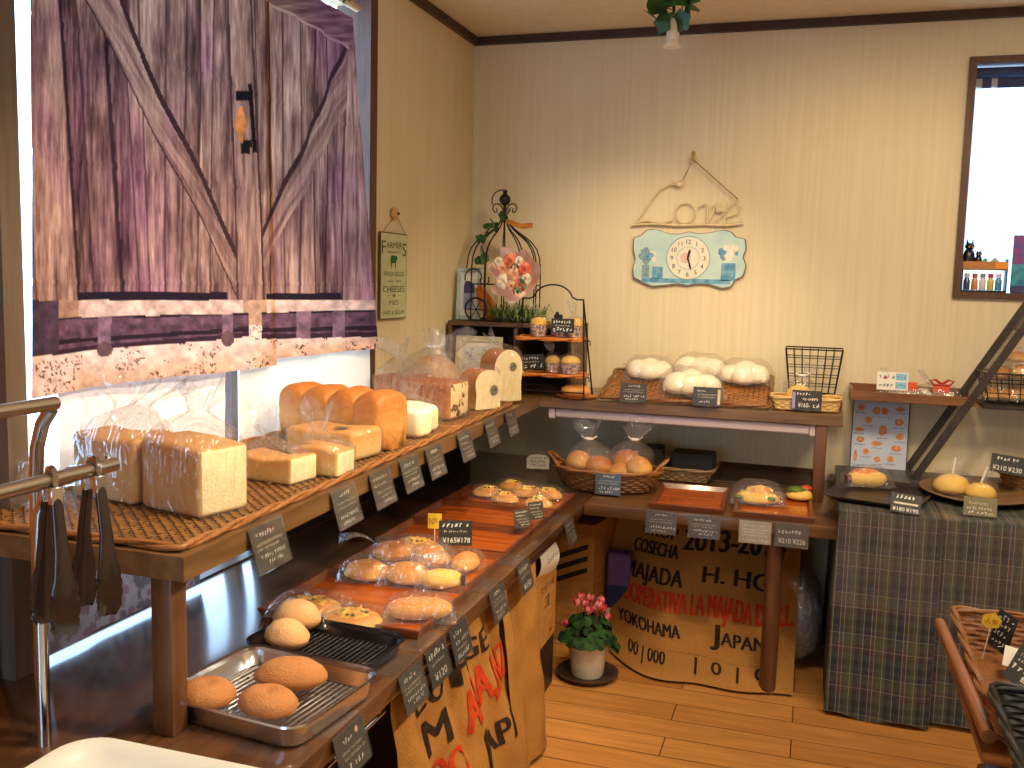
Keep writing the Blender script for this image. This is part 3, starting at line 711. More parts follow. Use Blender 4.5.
def rrect(w, d, r, n=6, z=0):
    out = []
    for cx, cy, a0 in ((w / 2 - r, d / 2 - r, 0), (-w / 2 + r, d / 2 - r, 90), (-w / 2 + r, -d / 2 + r, 180), (w / 2 - r, -d / 2 + r, 270)):
        for i in range(n + 1): out.append(V((cx + r * math.cos(R(a0 + 90 * i / n)), cy + r * math.sin(R(a0 + 90 * i / n)), z)))
    return out
def resample(pts, n, closed=True):
    P = [V(p) for p in pts]; 
    if closed: P.append(P[0])
    ds = [0]
    for i in range(1, len(P)): ds.append(ds[-1] + (P[i] - P[i - 1]).length)
    out = []; j = 0; T = ds[-1]
    for i in range(n if closed else n + 1):
        s_ = T * i / n
        while j < len(ds) - 2 and ds[j + 1] < s_: j += 1
        out.append(P[j].lerp(P[j + 1], (s_ - ds[j]) / max(1e-9, ds[j + 1] - ds[j])))
    return out
m_wick = mat('wicker', rgb(106, 68, 34), rgb(142, 96, 52), scale=90, rough=.5, ramp=(.3, .7))
m_wick2 = mat('wicker_red', rgb(128, 80, 40), rgb(164, 108, 58), scale=90, rough=.45, ramp=(.3, .7))
def weave_mat(name, c1, c2, gap, w, h):
    "cane weave: staggered strands with dark gaps"
    m = bpy.data.materials.new(name); m.use_nodes = True; nt = m.node_tree; N = nt.nodes; L = nt.links; b = N['Principled BSDF']; b.inputs['Roughness'].default_value = .45
    tc = N.new('ShaderNodeTexCoord'); br = N.new('ShaderNodeTexBrick'); br.inputs['Scale'].default_value = 1; br.inputs['Brick Width'].default_value = w; br.inputs['Row Height'].default_value = h
    br.inputs['Mortar Size'].default_value = h * .11; br.inputs['Mortar Smooth'].default_value = .6; br.inputs['Color1'].default_value = c1; br.inputs['Color2'].default_value = c2; br.inputs['Mortar'].default_value = gap
    L.new(tc.outputs['Object'], br.inputs['Vector']); L.new(br.outputs['Color'], b.inputs['Base Color'])
    bp = N.new('ShaderNodeBump'); bp.invert = True; bp.inputs['Strength'].default_value = .8; bp.inputs['Distance'].default_value = .004; L.new(br.outputs['Fac'], bp.inputs['Height']); L.new(bp.outputs['Normal'], b.inputs['Normal'])
    return m
m_weave = weave_mat('mat_weave', rgb(140, 98, 54), rgb(112, 76, 42), rgb(36, 22, 12), .042, .014)
m_weave2 = weave_mat('tray_weave', rgb(172, 112, 58), rgb(142, 88, 44), rgb(60, 34, 18), .040, .020)
m_wick3 = mat('wicker_pale', rgb(204, 164, 96), rgb(232, 198, 134), scale=40, rough=.6, ramp=(.3, .7))
m_wick4 = mat('wicker_black', rgb(22, 20, 20), rgb(40, 36, 34), scale=40, rough=.45, ramp=(.3, .7))
m_wick5 = mat('wicker_tan', rgb(140, 112, 74), rgb(176, 146, 100), scale=40, rough=.6, ramp=(.3, .7))
def basket_rect(parent, w, d, h, m, flare=.03, r=.03, N=40, rows=6, A=.0035, rimr=.007, cell=.014):
    "woven oblong basket: floor, walls, rolled rim"
    n0 = N * 4
    lo = resample(rrect(w - 2 * flare, d - 2 * flare, r * .8), n0); hi = resample(rrect(w, d, r), n0)
    b = MB()
    def fn(u, v):
        i = int(round(u * n0)) % n0; p = lo[i].lerp(hi[i], v); q = lo[(i + 1) % n0].lerp(hi[(i + 1) % n0], v); t = (q - p).normalized()
        return V((p.x, p.y, .004 + v * (h - .004))), V((t.y, -t.x, 0))
    weave_wall(b, fn, N + (N % 2), rows, A)
    b.build('wall', m, parent, smooth=60)
    f = MB(); weave_floor(f, w - 2 * flare - .004, d - 2 * flare - .004, .006, cell, .0025); f.build('bottom', m, parent, smooth=60)
    k = MB(); rope(k, [V((p.x, p.y, h)) for p in resample(rrect(w, d, r), 120)], rimr); k.build('rim', m, parent, smooth=60)
# ================================================================ COUNTER AND UPPER SHELF
t = thing('display_counter', 'dark wooden corner counter along both walls carrying the lower trays', 'counter', (WX, WY, FZ))
def wb(lo, hi, m, name, parent=t, r=.004, **k):
    mb = MB(); mb.rbox([(a + b) / 2 - c for a, b, c in zip(lo, hi, (WX, WY, FZ))], [b - a for a, b in zip(lo, hi)], r, 2); return mb.build(name, m, parent)
wb((WX + .002, .3, L - .045), (-.82, WY - .004, L), m_counter, 'worktop')
wb((-.82, 3.555, L - .045), (.115, WY - .004, L), m_counterb, 'worktop')
lg = MB(); lg.lathe([(.029, 0), (.031, .004), (.031, L - .045 - FZ)], 20, c=(-.098 - WX, 3.60 - WY, 0)); lg.build('leg', m_legw, t)
wb((-.91, 2.95, FZ), (-.885, 3.4, .19), m_dark, 'side_panel')
wb((-1.60, .35, FZ), (-1.57, 4.2, L - .045), m_dark, 'back_panel')
wb((-1.0, .35, .30), (-.98, 1.95, L - .045), m_dark, 'apron')
rl = MB(); rl.tube([(-.845 - WX, 1.25 - WY, L - .075 - FZ), (-.845 - WX, 1.80 - WY, L - .075 - FZ)], .007, 10); rl.tube([(-.845 - WX, 1.78 - WY, L - .075 - FZ), (-.845 - WX, 1.78 - WY, L - .045 - FZ)], .005, 8); rl.build('towel_rail', m_chrome, t)
t = thing('bread_shelf', 'long brown corner shelf board standing above the counter on square legs', 'shelf', (WX, WY, L))
mb = MB()
po = [(WX + .002 - WX, 1.395 - WY), (-1.045 - WX, 1.395 - WY), (-1.13 - WX, 3.96 - WY), (-1.13 - WX, -.004), (.002, -.004)]
vs = [(x, y, z) for z in (S - .045 - L, S - L) for x, y in po]; k = 5
mb.add(vs, [(4, 3, 2, 1, 0), (5, 6, 7, 8, 9)] + [(i, (i + 1) % 5, 5 + (i + 1) % 5, 5 + i) for i in range(5)])
mb.build('shelf_board', m_shelf, t, smooth=0)
mb = MB(); mb.rbox(((-1.13 + .124) / 2 - WX, (3.96 + WY - .004) / 2 - WY, S - .0225 - L), (1.253, WY - .004 - 3.96, .045), .003); mb.build('shelf_board', m_shelfb, t)
for x, y in ((-1.112, 1.44), (.045, 3.99)):
    mb = MB(); mb.rbox((x - WX, y - WY, (S - .045 - L) / 2), (.047, .047, S - .045 - L), .006, 2); mb.build('leg', m_legw, t)
# lamp strip under the back shelf
t = thing('light_strip', 'pale tube lamp strip fixed under the upper shelf of the back wall', 'lamp', (-.53, 3.995, S - .0455))
m_tube = mat('tube_plastic', rgb(206, 190, 190), rough=.35)
MB().rbox((0, 0, -.022), (1.06, .03, .040), .008, 3).build('tube', m_tube, t)
mb = MB(); mb.rbox((-.545, 0, -.024), (.03, .036, .046), .003); mb.build('end_cap', m_tube, t)
mb = MB(); mb.rbox((.545, 0, -.024), (.03, .036, .046), .003); mb.build('end_cap', m_tube, t)
# ================================================================ UPPER LEFT SHELF: mats and loaves
def wicker_mat(label, x0a, x0b, x1a, x1b, y0, y1):
    t = thing('wicker_mat', label, 'wicker mat', ((x0a + x1a) / 2, (y0 + y1) / 2, S))
    c = V(((x0a + x1a) / 2, (y0 + y1) / 2, 0)); nx, ny = 36, round((y1 - y0) / .014)
    mb = MB()
    def fn(u, v):
        y = lerp(y0, y1, v); x = lerp(lerp(x0a, x0b, v), lerp(x1a, x1b, v), u); i = u * nx; j = v * ny
        s_ = 1 if (int(min(i, nx - .001)) + int(min(j, ny - .001))) % 2 else -1
        return V((x - c.x, y - c.y, .009 + .005 * s_ * abs(math.sin(PI * i) * math.sin(PI * j)) - (.006 if u in (0, 1) or v in (0, 1) else 0)))
    mb.grid(fn, nx * 2, ny * 2); mb.build('weave', m_weave, t, smooth=60)
    k = MB(); q = [V((x0a, y0, 0)), V((x1a, y0, 0)), V((x1b, y1, 0)), V((x0b, y1, 0))]
    rope(k, [p - c + V((0, 0, .009)) for p in resample(q, 160)], .008); k.build('rim', m_wick2, t, smooth=60)
wicker_mat('long woven mat under the loaves at the near end of the upper shelf', -1.585, -1.585, -1.068, -1.115, 1.415, 2.905)
wicker_mat('shorter woven mat at the corner end of the upper shelf under the raisin loaf', -1.585, -1.585, -1.12, -1.148, 2.925, 3.62)
Z1 = S + .0125
def P(px, py, z=Z1): return zc(px, py, z)
# 1 square sandwich loaves in clear bags
def bagged_loaf(label, loc, rz, Lx, D, Hh, crust, face=1, crumb=B_CRUMB, sh=.05, nh=.06, seed=1, flare=.05, tilt=(0, 0), name='bagged_loaf', st=None, film=None, group=None, bagged=True):
    t = thing(name, label, 'bread', loc, rz, group)
    loaf_mb(Lx, D, Hh, face, seed=seed).build('loaf', [crust, crumb], t, smooth=60)
    if bagged:
        bag_mb(Lx * 1.05, D * 1.07, Hh * 1.03, .022, flare, sh, nh, seed, 7, tilt=tilt).build('bag', film or m_film, t, smooth=180)
    return t
bagged_loaf('bagged square loaf with its pale cut end facing out, nearest the steel tongs', (-1.222, 1.672, Z1), R(-14), .185, .130, .146, B_SIDE, 1, seed=3, sh=.05, nh=.05, tilt=(-.02, .03), flare=.06, film=m_film2)
bagged_loaf('bagged square loaf lying end to end behind the one with the pale cut end', (-1.425, 1.700, Z1), R(-9), .19, .115, .138, B_SIDE, 0, seed=4, sh=.06, nh=.05, tilt=(.06, .03), flare=.06, film=m_film2)
bagged_loaf('bagged golden loaf at the window edge of the upper shelf behind the steel hook rack', (-1.495, 1.825, Z1), R(-4), .15, .095, .12, B_GOLD, 0, seed=6, sh=.06, nh=.08, tilt=(-.05, .0), flare=.07, film=m_film2)
t = thing('empty_bag', 'crumpled clear plastic bag at the window end of the upper shelf', 'plastic bag', (-1.53, 1.56, Z1))
mb = MB()
mb.ell((0, 0, 0), (.06, .05, .06), 26, 18, flat=.6, disp=lambda n: .35 * NZ.noise(n * 3.2) + .22 * NZ.noise(n * 8)); mb.build('bag', m_film3, t, smooth=180)
# thick slices in small bags
def toast_bag(label, loc, rz, Lx, D, Hh, n=3, seed=1, st=None, nh=.06):
    t = thing('sliced_loaf', label, 'bread', loc, rz)
    for i in range(n):
        mb = loaf_mb(Lx, D / n * .93, Hh, 1, .008, seed + i); o = mb.build('slice', [B_PALE, B_CRUMB], t, smooth=60); o.location = (.004 * ((seed + i) % 3 - 1), (i - (n - 1) / 2) * D / n, 0)
    if st: sticker(t, st, (0.3, 0, 1))
    bag_mb(Lx * 1.08, D * 1.08, Hh * 1.04, .015, .045, .035, nh, seed, 6, tilt=(-.02, 0)).build('bag', m_film2, t, smooth=180)
p = P(268, 480); toast_bag('small bag of thick pale slices lying beside the pale cut loaf end', (p.x + .0, p.y + .03, Z1), R(-8), .17, .11, .058, 1, 5)
p = P(318, 474); toast_bag('small bag of thick slices between the flat pale slice bag and the half loaf', (p.x - .0, p.y + .03, Z1), R(-4), .13, .10, .066, 2, 8)
# half loaf with the round sticker
t = thing('half_loaf', 'bagged half loaf lying flat with a round black sticker on top', 'bread', (-1.245, 2.325, Z1), R(-8))
o = loaf_mb(.22, .15, .078, 0, .016, 12).build('loaf', [B_PALE, B_CRUMB], t, smooth=60); sticker(o, (.045, -.03, .0835), (0, 0.0, 1), .02)
MB().rbox((0, 0, .041), (.232, .162, .084), .018, 3).build('bag', m_film, t)
# ridged mountain loaf, four humps
t = thing('ridged_loaf', 'big unwrapped loaf with four browned humps, tallest on the mat', 'bread', (-1.325, 2.52, Z1), R(-14))
def mtn(u, v):
    # u round the section, v along the loaf (X)
    x = (v - .5) * .40; a = 2 * PI * u
    hump = abs(math.sin(PI * (v * 4))) ** .42; e = min(1, (1 - abs(2 * v - 1)) * 16) ** .5
    w = (.066 + .006 * hump) * (.72 + .28 * e); h = (.132 + .036 * hump) * (.88 + .12 * e)
    c, s_ = math.cos(a), math.sin(a); ex = 4.2
    r = (abs(c) ** ex + abs(s_) ** ex) ** (-1 / ex)
    k = 1 + .035 * NZ.noise(V((x * 22, c * 2, s_ * 2))) + .02 * NZ.noise(V((x * 60, c * 6, s_ * 6)))
    return V((x * (1 + .02 * s_ * e), c * r * w * k, h / 2 + s_ * r * h / 2 * k if s_ > 0 else h / 2 + s_ * r * h / 2))
mb = MB(); mb.grid(mtn, 40, 96, closeu=True)
for i, vv in ((0, 0), (1, 1)):
    o = [k for k in range(40)] if i == 0 else [96 * 40 + k for k in range(40)]; mb.f.append(tuple(o[::-1] if i == 0 else o)); mb.mi.append(0)
mb.build('loaf', B_RIDGE, t, smooth=70)
# small rolls bag in front of the ridged loaf
t = thing('bagged_rolls', 'small bag of pale bread between the ridged loaf and the dark-crusted raisin loaf', 'bread', (-1.215, 2.755, Z1), R(-8))
for i, (x, y, s_) in enumerate(((.03, -.045, 1), (.0, .05, 1.05))):
    o = loaf_mb(.13, .085, .085 * s_, 1, .02, 20 + i).build('slice', [B_WHITE, B_CRUMB], t, smooth=60); o.location = (x, y, 0)
bag_mb(.17, .20, .09, .02, .04, .03, .03, 21, 5).build('bag', m_film, t, smooth=180)
# raisin bread with a sticker in the second row
t = thing('raisin_loaf', 'bagged raisin bread behind the ridged loaf with a sticker on its cut face', 'bread', (-1.475, 3.30, Z1), R(-6))
o = loaf_mb(.20, .13, .125, 1, .02, 31).build('loaf', [B_TOAST, B_RAISIN], t, smooth=60); sticker(o, (.102, .03, .06), (1, 0, 0), .018)
bag_mb(.215, .14, .13, .02, .06, .06, .06, 32, 6, tilt=(-.03, 0)).build('bag', m_film2, t, smooth=180)
# round country loaf in a bag at the wall
t = thing('round_loaf', 'round pale loaf in a tied clear bag by the bare wall', 'bread', (-1.48, 3.60, Z1), R(0))
MB().ell((0, 0, 0), (.115, .11, .12), 30, 18, flat=.5, disp=wob(4, .05)).build('loaf', B_PALE, t, smooth=180)
o = bag_mb(.245, .235, .16, .022, .05, .05, .05, 33, 2.3).build('bag', m_film2, t, smooth=180); tie_mb(.212, .022).build('tie', m_tie, o)
# raisin loaf front
t = thing('raisin_loaf', 'bagged dark-crusted raisin loaf at the shelf front beside a rounded slice loaf', 'bread', (-1.29, 3.12, Z1), R(-6))
loaf_mb(.235, .155, .135, 1, .022, 41).build('loaf', [B_TOAST, B_RAISIN], t, smooth=60)
bag_mb(.25, .165, .14, .03, .085, .06, .10, 42, 6, tilt=(.03, .04)).build('bag', m_film2, t, smooth=180)
# two domed loaves showing the white crumb
def domed2(label, loc, rz, w, d, h, top, st):
    t = thing('domed_loaf', label, 'bread', loc, rz)
    M = MX.Rotation(R(90), 4, 'Z') @ MX.Translation((0, 0, 0))
    mb = MB(); mb.prism(arch_poly(w, h, top, 12, .004), 0, d, 0, M=M, mface=1); lf = mb.build('loaf', [B_BUN, B_CRUMB], t, smooth=50)
    sticker(lf, (.0015, st[0], st[1]), (1, 0, 0), st[2])
    o = bag_mb(d * 1.12, w * 1.1, h * 1.02, .012, .03, .02, .03, int(h * 1000), 5, tilt=(-.06, 0)).build('bag', m_film, t, smooth=180); o.location = (-d / 2, 0, 0); return t
domed2('bagged loaf with a domed top and black sticker low on its white face', (-1.17, 3.40, Z1), R(-30), .125, .10, .150, .38, (.028, .07, .02))
domed2('tall domed loaf with the white cut face, last before the corner', (-1.175, 3.66, Z1), R(-34), .140, .10, .210, .42, (.022, .14, .018))
# tags over the left shelf edge
edge = lambda y: -1.045 + (-1.13 + 1.045) * (y - 1.345) / 2.615
for i, (px, py, sd, lab) in enumerate([(257, 521, 1, 'grey price tag below the pale cut loaf, first beyond the post'), (345, 487, 2, 'grey price tag under the half loaf with the sticker'),
        (389, 471, 3, 'grey price tag below the end of the ridged loaf'), (420, 458, 4, 'grey price tag below the small bag of pale bread'),
        (447, 447, 5, 'grey price tag where the two woven mats meet'), (479, 433, 6, 'grey price tag below the dark-crusted raisin loaf'), (505, 421, 7, 'grey price tag below the low domed loaf'),
        (526, 412, 8, 'grey price tag nearest the corner on the upper shelf')]):
    p = zc(px, py, S); y = p.y
    hang_tag(lab, (edge(y), y, S), R(90 + 1.9), .126, .098, (G1, G2, G3)[i % 3], CG, sd, tilt=16, rim=5 if i == 0 else None, rmat=m_acr if i == 0 else None)
# ================================================================ LOWER COUNTER, LEFT RUN
m_trayw = mat('tray_varnish', rgb(150, 66, 22), rgb(184, 92, 36), scale=6, stretch=(.6, 6, 6), rough=.24, coat=.35)
m_trayr = mat('tray_rim', rgb(88, 42, 20), rgb(122, 62, 30), scale=8, stretch=(.6, 4, 4), rough=.32, coat=.3)
m_trayd = mat('tray_dark', rgb(62, 36, 24), rgb(86, 52, 34), scale=8, stretch=(.6, 4, 4), rough=.35)
def wood_tray(label, loc, rz, w, d, h=.026, t_=.014, rx=0, inner=None, rim=None, group='wooden serving trays on the counter'):
    t = thing('wooden_tray', label, 'tray', loc, rz, group, rx=rx)
    MB().rbox((0, 0, .005), (w - t_, d - t_, .008), .002).build('tray_base', inner or m_trayw, t)
    mb = MB()
    for (x0, y0, x1, y1, x2, y2, x3, y3) in ((-1, -1, 1, -1, 1, -1, -1, -1), (-1, 1, 1, 1, 1, 1, -1, 1), (-1, -1, -1, 1, -1, 1, -1, -1), (1, -1, 1, 1, 1, 1, 1, -1)): pass
    o = [(-w / 2, -d / 2), (w / 2, -d / 2), (w / 2, d / 2), (-w / 2, d / 2)]
    def ring(k, z): return [(x - math.copysign(k, x), y - math.copysign(k, y), z) for x, y in o]
    vs = ring(.008, 0) + ring(0, h - .003) + ring(.0015, h) + ring(t_ * .6, h) + ring(t_ + .01, .0085)
    fs = []
    for i in range(4):
        for j in range(4): fs.append((i * 4 + j, i * 4 + (j + 1) % 4, (i + 1) * 4 + (j + 1) % 4, (i + 1) * 4 + j))
    fs.append((3, 2, 1, 0)); mb.add(vs, fs); mb.build('tray_rim', rim or m_trayr, t, smooth=0); return t
wood_tray('varnished wooden tray with three flat bagged breads, next to the dark baking pan', (-1.075, 2.195, L), 0, .44, .355)
wood_tray('varnished wooden tray heaped with bagged rolls', (-1.075, 2.545, L), 0, .42, .325)
wood_tray('empty varnished tray with the big chalk sign stood at its corner', (-1.09, 2.865, L), 0, .44, .295)
wood_tray('empty varnished tray with two small grey cards at its front edge', (-1.095, 3.165, L), 0, .45, .285)
wood_tray('varnished tray in the counter corner filled with cheese pastries', (-1.09, 3.46, L), 0, .45, .285)
# steel pans with racks
def pan(label, loc, rz, w, d, h, m, rackm, rx=0):
    t = thing('baking_pan', label, 'baking tray', loc, rz, rx=rx)
    mb = MB(); n = 8; lay = [(.018, .0, .03), (.006, .006, .035), (0, h - .003, .038), (-.007, h, .044), (-.008, h - .004, .044), (0, h - .007, .039), (.009, .010, .034), (.018, .0035, .03)]
    rings = [rrect(w - 2 * k, d - 2 * k, r, n, z) for k, z, r in lay]; q = len(rings[0]); vs = [p for r in rings for p in r]; fs = []
    for i in range(len(rings) - 1):
        for j in range(q): fs.append((i * q + j, i * q + (j + 1) % q, (i + 1) * q + (j + 1) % q, (i + 1) * q + j))
    fs += [tuple(range(q - 1, -1, -1)), tuple((len(rings) - 1) * q + j for j in range(q))]
    mb.add(vs, fs); mb.build('pan', m, t, smooth=50)
    k = MB(); z = .018; a, b = w - .06, d - .06
    k.tube([p for p in rrect(a, b, .02, 5, z)], .0022, 6, closed=True)
    nb = int(a / .013)
    for i in range(1, nb): x = -a / 2 + a * i / nb; k.tube([(x, -b / 2, z), (x, b / 2, z)], .0014, 5)
    for y in (-b / 4, b / 4): k.tube([(-a / 2, y, z - .003), (a / 2, y, z - .003)], .002, 5)
    for x in (-1, 1):
        for y in (-1, 1): k.tube([(x * a * .4, y * b * .4, .004), (x * a * .4, y * b * .4, z)], .002, 5)
    k.build('rack', rackm, t); return t
m_darkpan = mat('dark_steel', rgb(92, 92, 100), rough=.3, metal=1)
PZ = .0205
pan('steel pan with a wire rack holding three browned fried buns', (-.995, 1.60, L), R(-6), .325, .285, .05, m_steel, m_chrome)
pan('darker steel pan with a wire rack holding two sugared buns', (-1.022, 1.872, L), R(-4), .315, .19, .038, m_darkpan, m_darkpan)
def donut(label, loc, rz, sx, sy, sz, m, hole=False, sd=1, ry=0):
    t = thing('fried_bun', label, 'bun', loc, rz, 'fried buns in the steel pans', ry=ry)
    def dsp(n):
        k = .035 * NZ.noise(n * 3 + V((sd, 0, 0))) + .02 * NZ.noise(n * 9)
        if hole: r = math.hypot(n.x, n.y); k -= .30 * math.exp(-(r / .34) ** 2) * (1 if n.z > 0 else .2)
        else: k += .05 * math.exp(-((n.z - .1) / .2) ** 2)
        return k
    MB().ell((0, 0, 0), (sx / 2, sy / 2, sz * .64), 40, 26, flat=.55, disp=dsp).build('bun', m, t, smooth=180); return t
z0 = L + PZ
donut('oval fried bun at the back of the steel pan, in front of the sugared buns', zc(291, 687, z0), R(15), .145, .10, .062, B_DONUT, False, 1)
donut('fried bun with a dimpled middle by the shelf post in the steel pan', zc(208, 704, z0), R(-10), .115, .10, .052, B_DONUT, True, 2)
donut('fried bun with a creased top at the front rim of the steel pan', zc(268, 713, z0), R(-12), .125, .098, .054, B_DONUT, True, 5)
donut('round sugared bun leaning at the far side of the dark pan', zc(297, 630, L + .0205), R(10), .112, .09, .075, B_SUGAR, False, 7)
donut('sugared bun nearer the steel pan, lying against the other sugared bun', zc(287, 647, L + .0205), R(-20), .112, .085, .065, B_SUGAR, False, 9)
# flat bagged breads on the first wooden tray
TZ = L + .0095
def flat_bread(label, loc, rz, w, d, h, kind, sd, bag=(1.18, 1.2), film=None, group='bagged breads on the wooden trays', name='bagged_bread', cat='bread', tuck=0):
    t = thing(name, label, cat, loc, rz, group)
    if kind == 'cheese':
        br_ = MB().ell((0, 0, .002), (w / 2, d / 2, h * .6), 36, 20, flat=.4, disp=wob(sd, .07, 2.5)).build('bread', B_GOLD, t, smooth=180)
        mb = MB(); mb.ell((0, 0, h * .50), (w * .36, d * .34, h * .42), 36, 18, flat=.2, disp=lambda n: .3 * NZ.noise(n * 5 + V((sd, 0, 0)))); mb.build('cheese_topping', B_CHEESE, br_, smooth=180)
        rng = random.Random(sd); g = MB()
        for i in range(16):
            a = rng.uniform(0, 6.3); r = rng.uniform(0, .28); g.ell((math.cos(a) * r * w, math.sin(a) * r * d, h * .86), (.006, .004, .003), 6, 4, flat=1)
        o = g.build('herb_flakes', M_HERB, br_, smooth=180); o['kind'] = 'stuff'
    elif kind == 'long':
        def f(u, v):
            a = 2 * PI * u; x = (v - .5) * w; e = max(0, 1 - abs(2 * v - 1) ** 2.6) ** .5
            cut = 1 - .10 * abs(math.sin(v * PI * 5 + u * 3)) * (1 if math.sin(a) > .2 else 0)
            return V((x, math.cos(a) * d / 2 * e * (1 + .05 * NZ.noise(V((x * 20, 0, sd)))), h * .5 + math.sin(a) * h * .5 * e * cut))
        mb = MB(); mb.grid(f, 24, 40, closeu=True); mb.build('bread', B_GOLD, t, smooth=180)
    elif kind == 'rolls':
        pass
    else:
        MB().ell((0, 0, .002), (w / 2, d / 2, h * .66), 30, 18, flat=.5, disp=wob(sd, .08, 2.2)).build('bread', kind, t, smooth=180)
    pillow_mb(w * bag[0], d * bag[1], h * 1.12, sd).build('bag', film or m_film2, t, smooth=180); return t
flat_bread('bagged flat bread with baked cheese and herbs, at the window side of its tray', (zc(310, 612, TZ).x, zc(310, 612, TZ).y, TZ), R(12), .155, .125, .04, 'cheese', 3, (1.3, 1.2))
flat_bread('bagged flat bread with baked cheese, in the middle between two others', (zc(353, 625, TZ).x, zc(353, 625, TZ).y, TZ), R(4), .145, .115, .04, 'cheese', 5, (1.2, 1.2))
flat_bread('bagged long glossy roll at the aisle edge of the first wooden tray', (zc(418, 620, TZ).x, zc(418, 620, TZ).y + .01, TZ), R(22), .165, .085, .055, 'long', 8, (1.12, 1.2))
# heap of bagged rolls on the second tray
for i, (px, py, rz, w, d, h, kd, lab) in enumerate([
        (367, 580, 14, .13, .095, .058, B_GOLD, 'bagged golden roll at the window side of the heaped tray'),
        (408, 584, 8, .13, .095, .062, B_GOLD, 'bagged golden roll in the front row of the heaped tray, dark speck on top'),
        (442, 588, 20, .125, .08, .052, B_MELON, 'bagged pale oblong roll with a dark stamp at the aisle edge of the heaped tray'),
        (393, 560, 24, .12, .09, .06, B_BUN, 'bagged brown roll in the second row with a long clear bag tail'),
        (432, 566, -10, .12, .09, .055, B_GOLD, 'bagged roll in the second row beside the twisted bag'),
        (465, 571, 70, .10, .075, .055, B_GOLD, 'bagged roll standing out to the aisle with a twisted clear bag top')]):
    p = zc(px, py, TZ)
    t = flat_bread(lab, (p.x, p.y, TZ), R(rz), w, d, h, kd, 30 + i, (1.2, 1.25))
    if i == 2:
        mb = MB(); mb.box((.058, -.018, .03), (.012, .014, .028)); mb.build('stamp', m_black_s, t, smooth=0)
    if i in (3, 5):
        mb = MB(); sd = i
        mb.grid(lambda u, v: V((-.05 - .11 * v, (u - .5) * (.02 + .07 * v ** 2) + .01 * math.sin(v * 6), .05 + .03 * math.sin(v * 2.5) + .012 * math.sin(u * 19) * v)), 14, 12); o = mb.build('bag_tail', m_film3, t, smooth=180)
# the flatter pieces behind them
p = zc(418, 551, TZ); flat_bread('bagged flat yellow bread with raisins at the back of the heaped tray', (p.x, p.y, TZ), R(-4), .17, .085, .042, 'cheese', 45, (1.2, 1.3))
# cheese pastries in the corner tray
for i, (px, py, rz, w, d, lab) in enumerate([(488, 497, 10, .125, .085, 'cheese pastry at the window side of the corner tray'), (512, 491, -16, .115, .08, 'browned cheese pastry at the back of the corner tray'),
        (528, 497, 14, .125, .085, 'cheese pastry in the middle of the corner tray'), (548, 499, -8, .115, .085, 'cheese pastry at the aisle side of the corner tray'), (505, 503, 0, .11, .075, 'small cheese pastry at the front rim of the corner tray'),
        (538, 508, 6, .11, .075, 'cheese pastry at the front of the corner tray behind the small grey cards')]):
    p = zc(px, py, TZ); flat_bread(lab, (p.x, p.y, TZ), R(rz), w, d, .045, 'cheese', 50 + i, (1.14, 1.14), m_film, 'cheese pastries in the corner tray', 'cheese_pastry')
# signs on the trays
p = zc(450, 546, L + .027)
stand_card('bold black chalk sign with a yellow sticker on the empty tray beyond the heaped rolls', (p.x + .01, p.y + .02, L + .01), R(22), .105, .078, K('¥165', '¥178'), CM, 61, -10, .014)
p = zc(433, 545, L)
t = thing('yellow_label', 'small yellow paper label leaning on the black chalk sign over the rolls', 'label', (p.x + .005, p.y + .0, L + .05), R(15))
mb = MB(); mb.box((0, 0, .03), (.045, .001, .05)); put_text(mb, '№1', 0, .018, .03, 1, lambda x, z: (x, -.0008, z)); mb.build('label', [m_yel, m_orange], t, smooth=0)
mb = MB(); mb.tube([(0, .002, -.04), (0, .002, .05)], .0015, 6); mb.build('stick', m_tie, t)
for px, py, sd, lab in ((527, 531, 62, 'small grey card on the tray edge, the one nearer the rolls'), (541, 523, 63, 'small grey card on the tray edge, just before the cheese pastries')):
    p = zc(px, py, L + .026); stand_card(lab, (p.x - .015, p.y, L + .0262), R(50), .062, .062, G3, CG, sd, -12, .010)
# tags hanging on the lower front edge
for i, (px, py, sd, lab, rows, mt) in enumerate([(347, 725, 71, 'grey price tag with a pink dot on the lower counter edge by the steel pan', [('d', .82, .07, 4, .45), ('s', .70, .12, 1, -.5, .2), ('s', .50, .08, 2, -.7, .7), ('s', .36, .08, 2, -.6, .8), ('s', .12, .16, 1, -.4, .7)], CG),
        (415, 668, 72, 'grey price tag on the lower counter edge below the flat cheese breads', G1, CG), (442, 645, 73, 'black price tag with bold white writing on the lower counter edge', K('¥120'), CM),
        (466, 624, 74, 'black price tag with a yellow-ringed note on the lower counter edge', [('s', .70, .16, 1, -.7, .3), ('s', .48, .12, 1, -.6, .8), ('s', .30, .10, 2, -.7, .5), ('s', .08, .16, 1, -.7, .8)], CM),
        (503, 588, 75, 'grey price tag above the folded edge of the coffee sack', G2, CG), (532, 563, 76, 'grey price tag over the cardboard box on the lower counter edge', K('¥150'), CG),
        (573, 520, 77, 'grey price tag at the inner corner of the lower counter', G3, CG)]):
    p = zc(px, py, L); hang_tag(lab, (-.82, p.y, L), R(90), .118, .092, rows, mt, sd, tilt=15, depth=.06)
